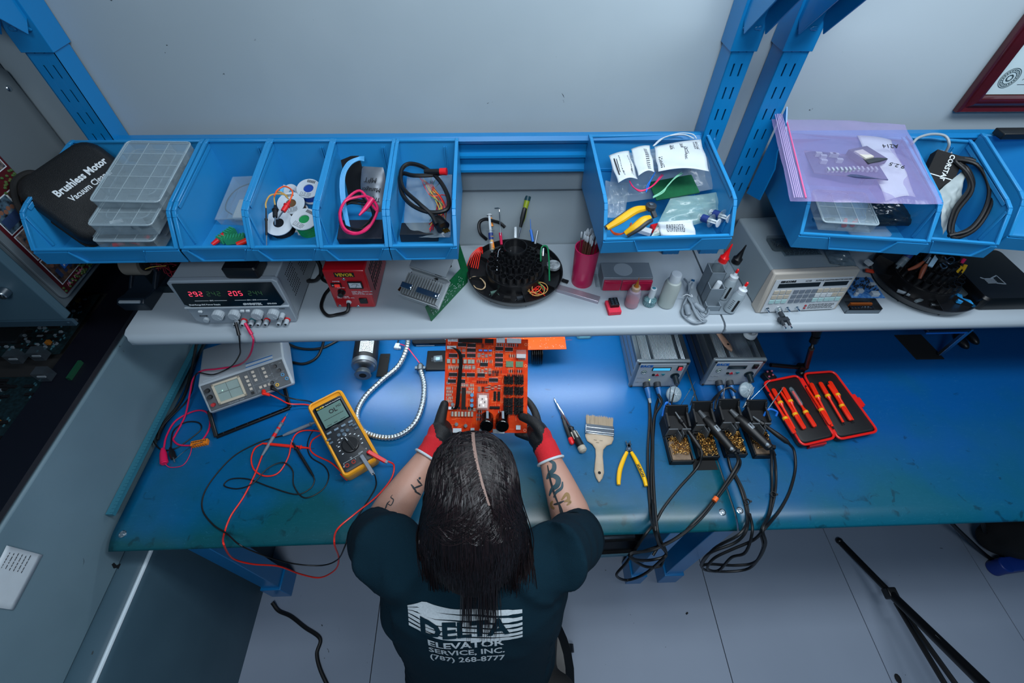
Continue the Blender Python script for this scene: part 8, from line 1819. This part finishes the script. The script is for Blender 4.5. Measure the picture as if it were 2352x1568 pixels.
# hair
a_, b_, c_ = .083, .103, .094
hb = MB(); hb.sph(Hc+Vector((0, -.004, 0)), (a_-.003, b_-.004, c_-.003), 28, 18)
hb.tube([Hc+Vector((0, -.02, .01)), AD(1088, 1210, .77), AD(1092, 1275, .80), AD(1098, 1325, .865)], [.078, .083, .072, .035], 24)
hb.tube([AD(1010, 1180, .775), AD(1005, 1250, .80), AD(1020, 1305, .85)], [.030, .032, .016], 14); hb.tube([AD(1165, 1180, .775), AD(1172, 1250, .80), AD(1180, 1310, .85)], [.030, .032, .016], 14)
hair = putmesh('hair', organic(hb, .006, 5), HAIRM, person)
HT = BVHTree.FromPolygons([v.co+PL for v in hair.data.vertices], [tuple(p.vertices) for p in hair.data.polygons])
rs = random.Random(11); sets = [MB(), MB(), MB()]
def part_px(u): return (1086+46*u**1.6, 998+190*u)
for k in range(1500):
    s = rs.choice((-1, 1)); u = rs.random()**.85; px, py = part_px(u); px += s*rs.uniform(.5, 5)
    # sweep sideways and backwards over the head, then hang to a ragged end
    spread = rs.uniform(-.05, 1.08); ex_ = 1090+s*(8+122*spread*(1-.12*u)); P2 = [(px, py), (px+s*(22+72*max(0, spread)*(1-u)+30*spread*u)*(1-.3*u), py+(rs.uniform(-10, 24) if u < .12 else 22+20*rs.random())), ((px+ex_)/2+s*(24*spread), max(py+70, 1120+rs.uniform(-20, 30))), (ex_-s*3, 1195+rs.uniform(-15, 15)), (ex_-s*2, 1255+rs.uniform(-10, 15))]
    end = 1330+rs.uniform(-22, 30)-20*(spread > .9)
    if abs(ex_-1100) < 42 and rs.random() < .55: end += rs.uniform(20, 125)
    if s > 0 and rs.random() < .2: P2[-1] = (ex_+4, 1265); ex_ += rs.uniform(8, 30); end += 12
    P2.append((ex_*.9+109+rs.uniform(-8, 8), end)); pts = []
    for i, (x, y) in enumerate([(p.x, p.y) for p in cat_pts([(q_[0], q_[1], 0) for q_ in P2], 4)]):
        h, n = hit(x, y, HT)
        h2, n2 = hit(x, y, STr)
        if h is None and h2 is None: pts.append(pts[-1]+Vector((0, -.004, -.010)) if pts else CO+ray(x, y)*.8); continue
        if h is None or (h2 is not None and (h2-CO).length < (h-CO).length): h, n = h2, n2
        pts.append(h+n*rs.uniform(.0012, .0035))
    for _ in range(4):
        pts = [pts[0]]+[(pts[i-1]+pts[i]*2+pts[i+1])/4 for i in range(1, len(pts)-1)]+[pts[-1]]
    for i, p in enumerate(pts):
        q_, n_, _i, _d = HT.find_nearest(p)
        if (p-q_).dot(n_) < .0012 and i < len(pts)*.8: pts[i] = q_+n_*rs.uniform(.0012, .003)
    n = len(pts); r0 = rs.uniform(.0007, .0015); sets[k % 3].tube([p-PL for p in pts], [r0*(1-.75*(i/(n-1))**3) for i in range(n)], 4, cap=False)
for i, (hx, ro) in enumerate((('0c0809', .42), ('150d0f', .40), ('1d1214', .46))): part('hair_strands', sets[i], mat('hair_strand_%s' % 'abc'[i], hx, ro, spec=.4), hair, smooth=80, kind='stuff')
q = MB(); L_, R_ = [], []
for k in range(13):
    px, py = part_px(k/12*.85); w_ = 2.6*(1-.4*k/12); h, n = hit(px, py, HT); x_ = RT
    L_.append(h+n*.0042-x_*w_*.0011-PL); R_.append(h+n*.0042+x_*w_*.0011-PL)
q.add(L_+R_, [(i, i+1, 13+i+1, 13+i) for i in range(12)]); part('hair_parting', q, mat('scalp', '8a7066', .6), hair, smooth=60)
# trousers, stool
b = MB()
for s in (-1, 1): b.tube([Vector((PX+s*.08, .10, .47)), Vector((PX+s*.13, .30, .49)), Vector((PX+s*.15, .50, .50)), Vector((PX+s*.15, .53, .30)), Vector((PX+s*.15, .50, .08))], [.11, .090, .065, .055, .042], 18)
b.sph((PX, .10, .47), (.18, .15, .10), 20, 12); b.sph(AZ(1255, 1590, .50), (.075, .05, .05), 16, 10); TRM = mat('black_trousers', '08090b', .8, bump=.4, bscale=700); putmesh('trousers', organic(b, .010, 4), TRM, person)
for s in (-1, 1): b = MB(); b.loft([[Vector((PX+s*.15+x, .54+y, z))-PL for x, y in rrect(.09-i, .26-i, .04)] for z, i in ((0, 0), (.03, .002), (.06, .03), (.085, .06))]); part('shoe', b, MATTE, person)
t = thing('stool', 'black padded stool under the seated person', 'stool', (PX+.02, .09, 0)); b = MB(); b.lathe([(.05, .33), (.20, .335), (.225, .35), (.225, .38), (.20, .398), (0, .40)], 40); part('seat', b, mat('black_vinyl', '07080a', .4), t)
b = MB(); b.cyl((0, 0, .08), (0, 0, .34), .025, .025, 20); part('column', b, STEEL, t)
for k in range(5):
    a = 2*PI*k/5+.3; e_ = Vector((.26*math.cos(a), .26*math.sin(a), 0)); b = MB(); b.bar((0, 0, .09), e_+Vector((0, 0, .065)), .04, .025); part('leg', b, BLACK, t, bev=.004); b = MB(); b.cyl(e_+Vector((0, -.012, .026)), e_+Vector((0, .012, .026)), .026, .026, 18); part('caster', b, BLACK, t)
# ------------------------------------------------------------------ floor things
fz_ = lambda px, py, z=0: AZ(px, py, z)
t = thing('tripod_base', 'black tripod legs spread on the floor at the lower right', 'tripod', fz_(2190, 1500)); O = t.location; TP = mat('tripod_black', '08090b', .4)
A_, Bq_, C_ = fz_(1928, 1242, .012), fz_(2045, 1362, .09), fz_(2330, 1640, .36)
b = MB(); b.tube([A_-O, Bq_-O], [.011, .011], 14); b.sph(A_-O, .013, 12, 8); part('leg', b, TP, t)
b = MB(); b.tube([Bq_-O, C_-O], [.0145, .0165], 16); part('leg_sleeve', b, TP, t)
b = MB(); b.box(*(Bq_-O), .034, .034, .034); part('leg_joint', b, TP, t, bev=.004)
for q_, e_ in (((2058, 1384), (2200, 1620)), ((2078, 1408), (2245, 1640))): b = MB(); b.tube([fz_(q_[0], q_[1], .09)-O, fz_(e_[0], e_[1], .16)-O], .0085, 10); part('brace_rod', b, TP, t)
pA = fz_(2190, 1530, .235)-O
b = MB(); p0, p1 = Bq_.lerp(C_, .42)-O+Vector((0, .0, .017)), Bq_.lerp(C_, .50)-O+Vector((0, 0, .017)); b.bar(p0, p1, .006, .0012); b.bar(p0+Vector((-.006, 0, 0)), p0.lerp(p1, .6)+Vector((-.006, 0, 0)), .003, .0012); part('white_logo', b, WINK, t)
t = thing('toolbox', 'black plastic toolbox with a silver bar under the bench beside the person', 'toolbox', fz_(1415, 1325)+Vector((-.03, .16, 0)), .02)
b = MB(); b.loft([[Vector((x, y, z)) for x, y in rrect(.34+i, .20+i, .02)] for z, i in ((0, -.03), (.10, 0), (.11, .01), (.115, .01))]); part('tub', b, mat('toolbox_black', '0c0e11', .45), t); b = MB(); b.loft([[Vector((x, y, z)) for x, y in rrect(.33-i, .19-i, .02)] for z, i in ((.115, 0), (.15, .01), (.17, .03))]); part('lid', b, BLACK, t)
b = MB(); b.box(-.02, -.05, .178, .20, .045, .018); b.box(-.02, -.05, .189, .19, .012, .004); b.box(-.02, -.066, .188, .19, .006, .004); part('silver_bar', b, DSTEEL, t, bev=.002)
b = MB(); b.cyl((.07, -.04, .185), (.17, -.03, .185), .020, .020, 18); part('black_tube', b, MATTE, t)
b = MB(); b.box(.0, -.108, .10, .24, .004, .025); part('blue_label', b, mat('faded_blue_label', '5e8a9c', .5), t)
cable('floor_cable', [fz_(625, 1383, .02), fz_(640, 1402, .006), fz_(668, 1415, .006), fz_(700, 1440, .006), fz_(735, 1466, .006), fz_(728, 1500, .006), fz_(735, 1535, .006), fz_(755, 1580, .006)], .0065, RUB, 'black cable on the floor left of the person')
cable('floor_cable', [fz_(2170, 1185, .25), fz_(2210, 1225, .15), fz_(2265, 1275, .03), fz_(2295, 1292, .01)], .007, RUB, 'black cable under the right bench running to the blue foot')
cable('floor_cable', [fz_(2255, 1190, .25), fz_(2265, 1225, .1), fz_(2290, 1262, .02), fz_(2308, 1285, .01)], .007, RUB, 'second black cable under the right bench beside the dark bag')
t = thing('blue_foot', 'blue rounded equipment foot on the floor at the right edge', 'foot', fz_(2285, 1312)); b = MB(); b.bar((0, .01, .035), (.30, .035, .06), .05, .06); b.cyl((0, .01, .0), (0, .01, .066), .027, .027, 20); part('foot_bar', b, mat('dark_blue_steel', '0f3488', .4), t, bev=.004)
b = MB(); c = fz_(2330, 1225, .12); b.sph(c, (.10, .09, .12), 20, 14); b.sph(c+Vector((.05, .02, .05)), (.1, .09, .12), 20, 14); me = organic(b, .012, 3)
for v in me.vertices: v.co += v.normal*mn.noise(v.co*14)*.02
me.materials.clear(); me.materials.append(MATTE); o = bpy.data.objects.new('dark_bag', me); COL.objects.link(o); me.transform(Matrix.Translation(-Vector((c.x, c.y, 0)))); o.location = (c.x, c.y, 0); tag(o, 'dark crumpled bag on the floor under the right bench', 'bag')
b = MB(); c = fz_(1578, 1408, .003); b.box(*c, .008, .005, .004, Matrix.Rotation(.6, 3, 'Z')); solo('crumb', b, MATTE, 'tiny black crumb on the floor tiles', 'debris')
b = MB(); c = fz_(2063, 1558, .004); b.sph(c, (.010, .014, .004), 12, 6); solo('crumb', b, MATTE, 'small dark flattened crumb near the tripod', 'debris')
# boards heaped on the left cabinet
t = thing('board_stack', 'heap of dark populated circuit boards on the left cabinet', 'circuit boards', (-1.25, .62, .998)); O = t.location
rs = random.Random(5)
for i, (px, py, w_, h_, z, a) in enumerate(((-1.20, .48, .30, .34, .0, 0), (-1.18, .80, .25, .20, .015, .04))):
    c = Vector((px, py, 1.004+z))-O; R = Matrix.Rotation(a, 3, 'Z'); b = MB(); b.box(c.x, c.y, c.z, w_, h_, .002, R); o = part('board', b, PCBK, t)
    for nm, m, n, sx, sy, sz in (('chips', IC, 60, .018, .007, .005), ('teal_resistors', mat('dusky_teal', '2f5a66', .5), 150, .002, .006, .003), ('pale_parts', mat('dusky_grey', '5f6b74', .5), 60, .006, .005, .006), ('red_parts', mat('dusky_red', '7a1a1c', .5), 14, .007, .006, .008), ('orange_parts', mat('dusky_orange', '8a5418', .5), 9, .008, .010, .010)):
        b = MB()
        for k in range(n): v = R@Vector((rs.uniform(-w_/2+.01, w_/2-.01), rs.uniform(-h_/2+.01, h_/2-.01), 0)); b.box(c.x+v.x, c.y+v.y, c.z+sz/2, sx, sy, sz, R)
        part(nm, b, m, o, kind='stuff')
for (px, py) in ((40, 822), (93, 815), (105, 862)):
    c = AZ(px, py, 1.03)-O; b = MB(); b.b2(c.x-.013, c.y-.011, c.z-.008, c.x+.013, c.y+.011, c.z+.020); part('clear_relay', b, mat('smoky_relay', '39424a', .2, alpha=.4, spec=.6), t); b = MB(); b.box(c.x, c.y-.008, c.z+.006, .018, .003, .004); part('relay_bar', b, LGREY, t)
b = MB(); c = AZ(172, 850, 1.02)-O; b.box(c.x, c.y, c.z, .007, .05, .010); part('green_edge_board', b, mat('dark_green_board', '0a3d28', .5), t)
b = MB(); c = AZ(20, 778, 1.01)-O; b.box(c.x, c.y, c.z+.01, .09, .05, .02); part('perforated_case', b, DSTEEL, t)
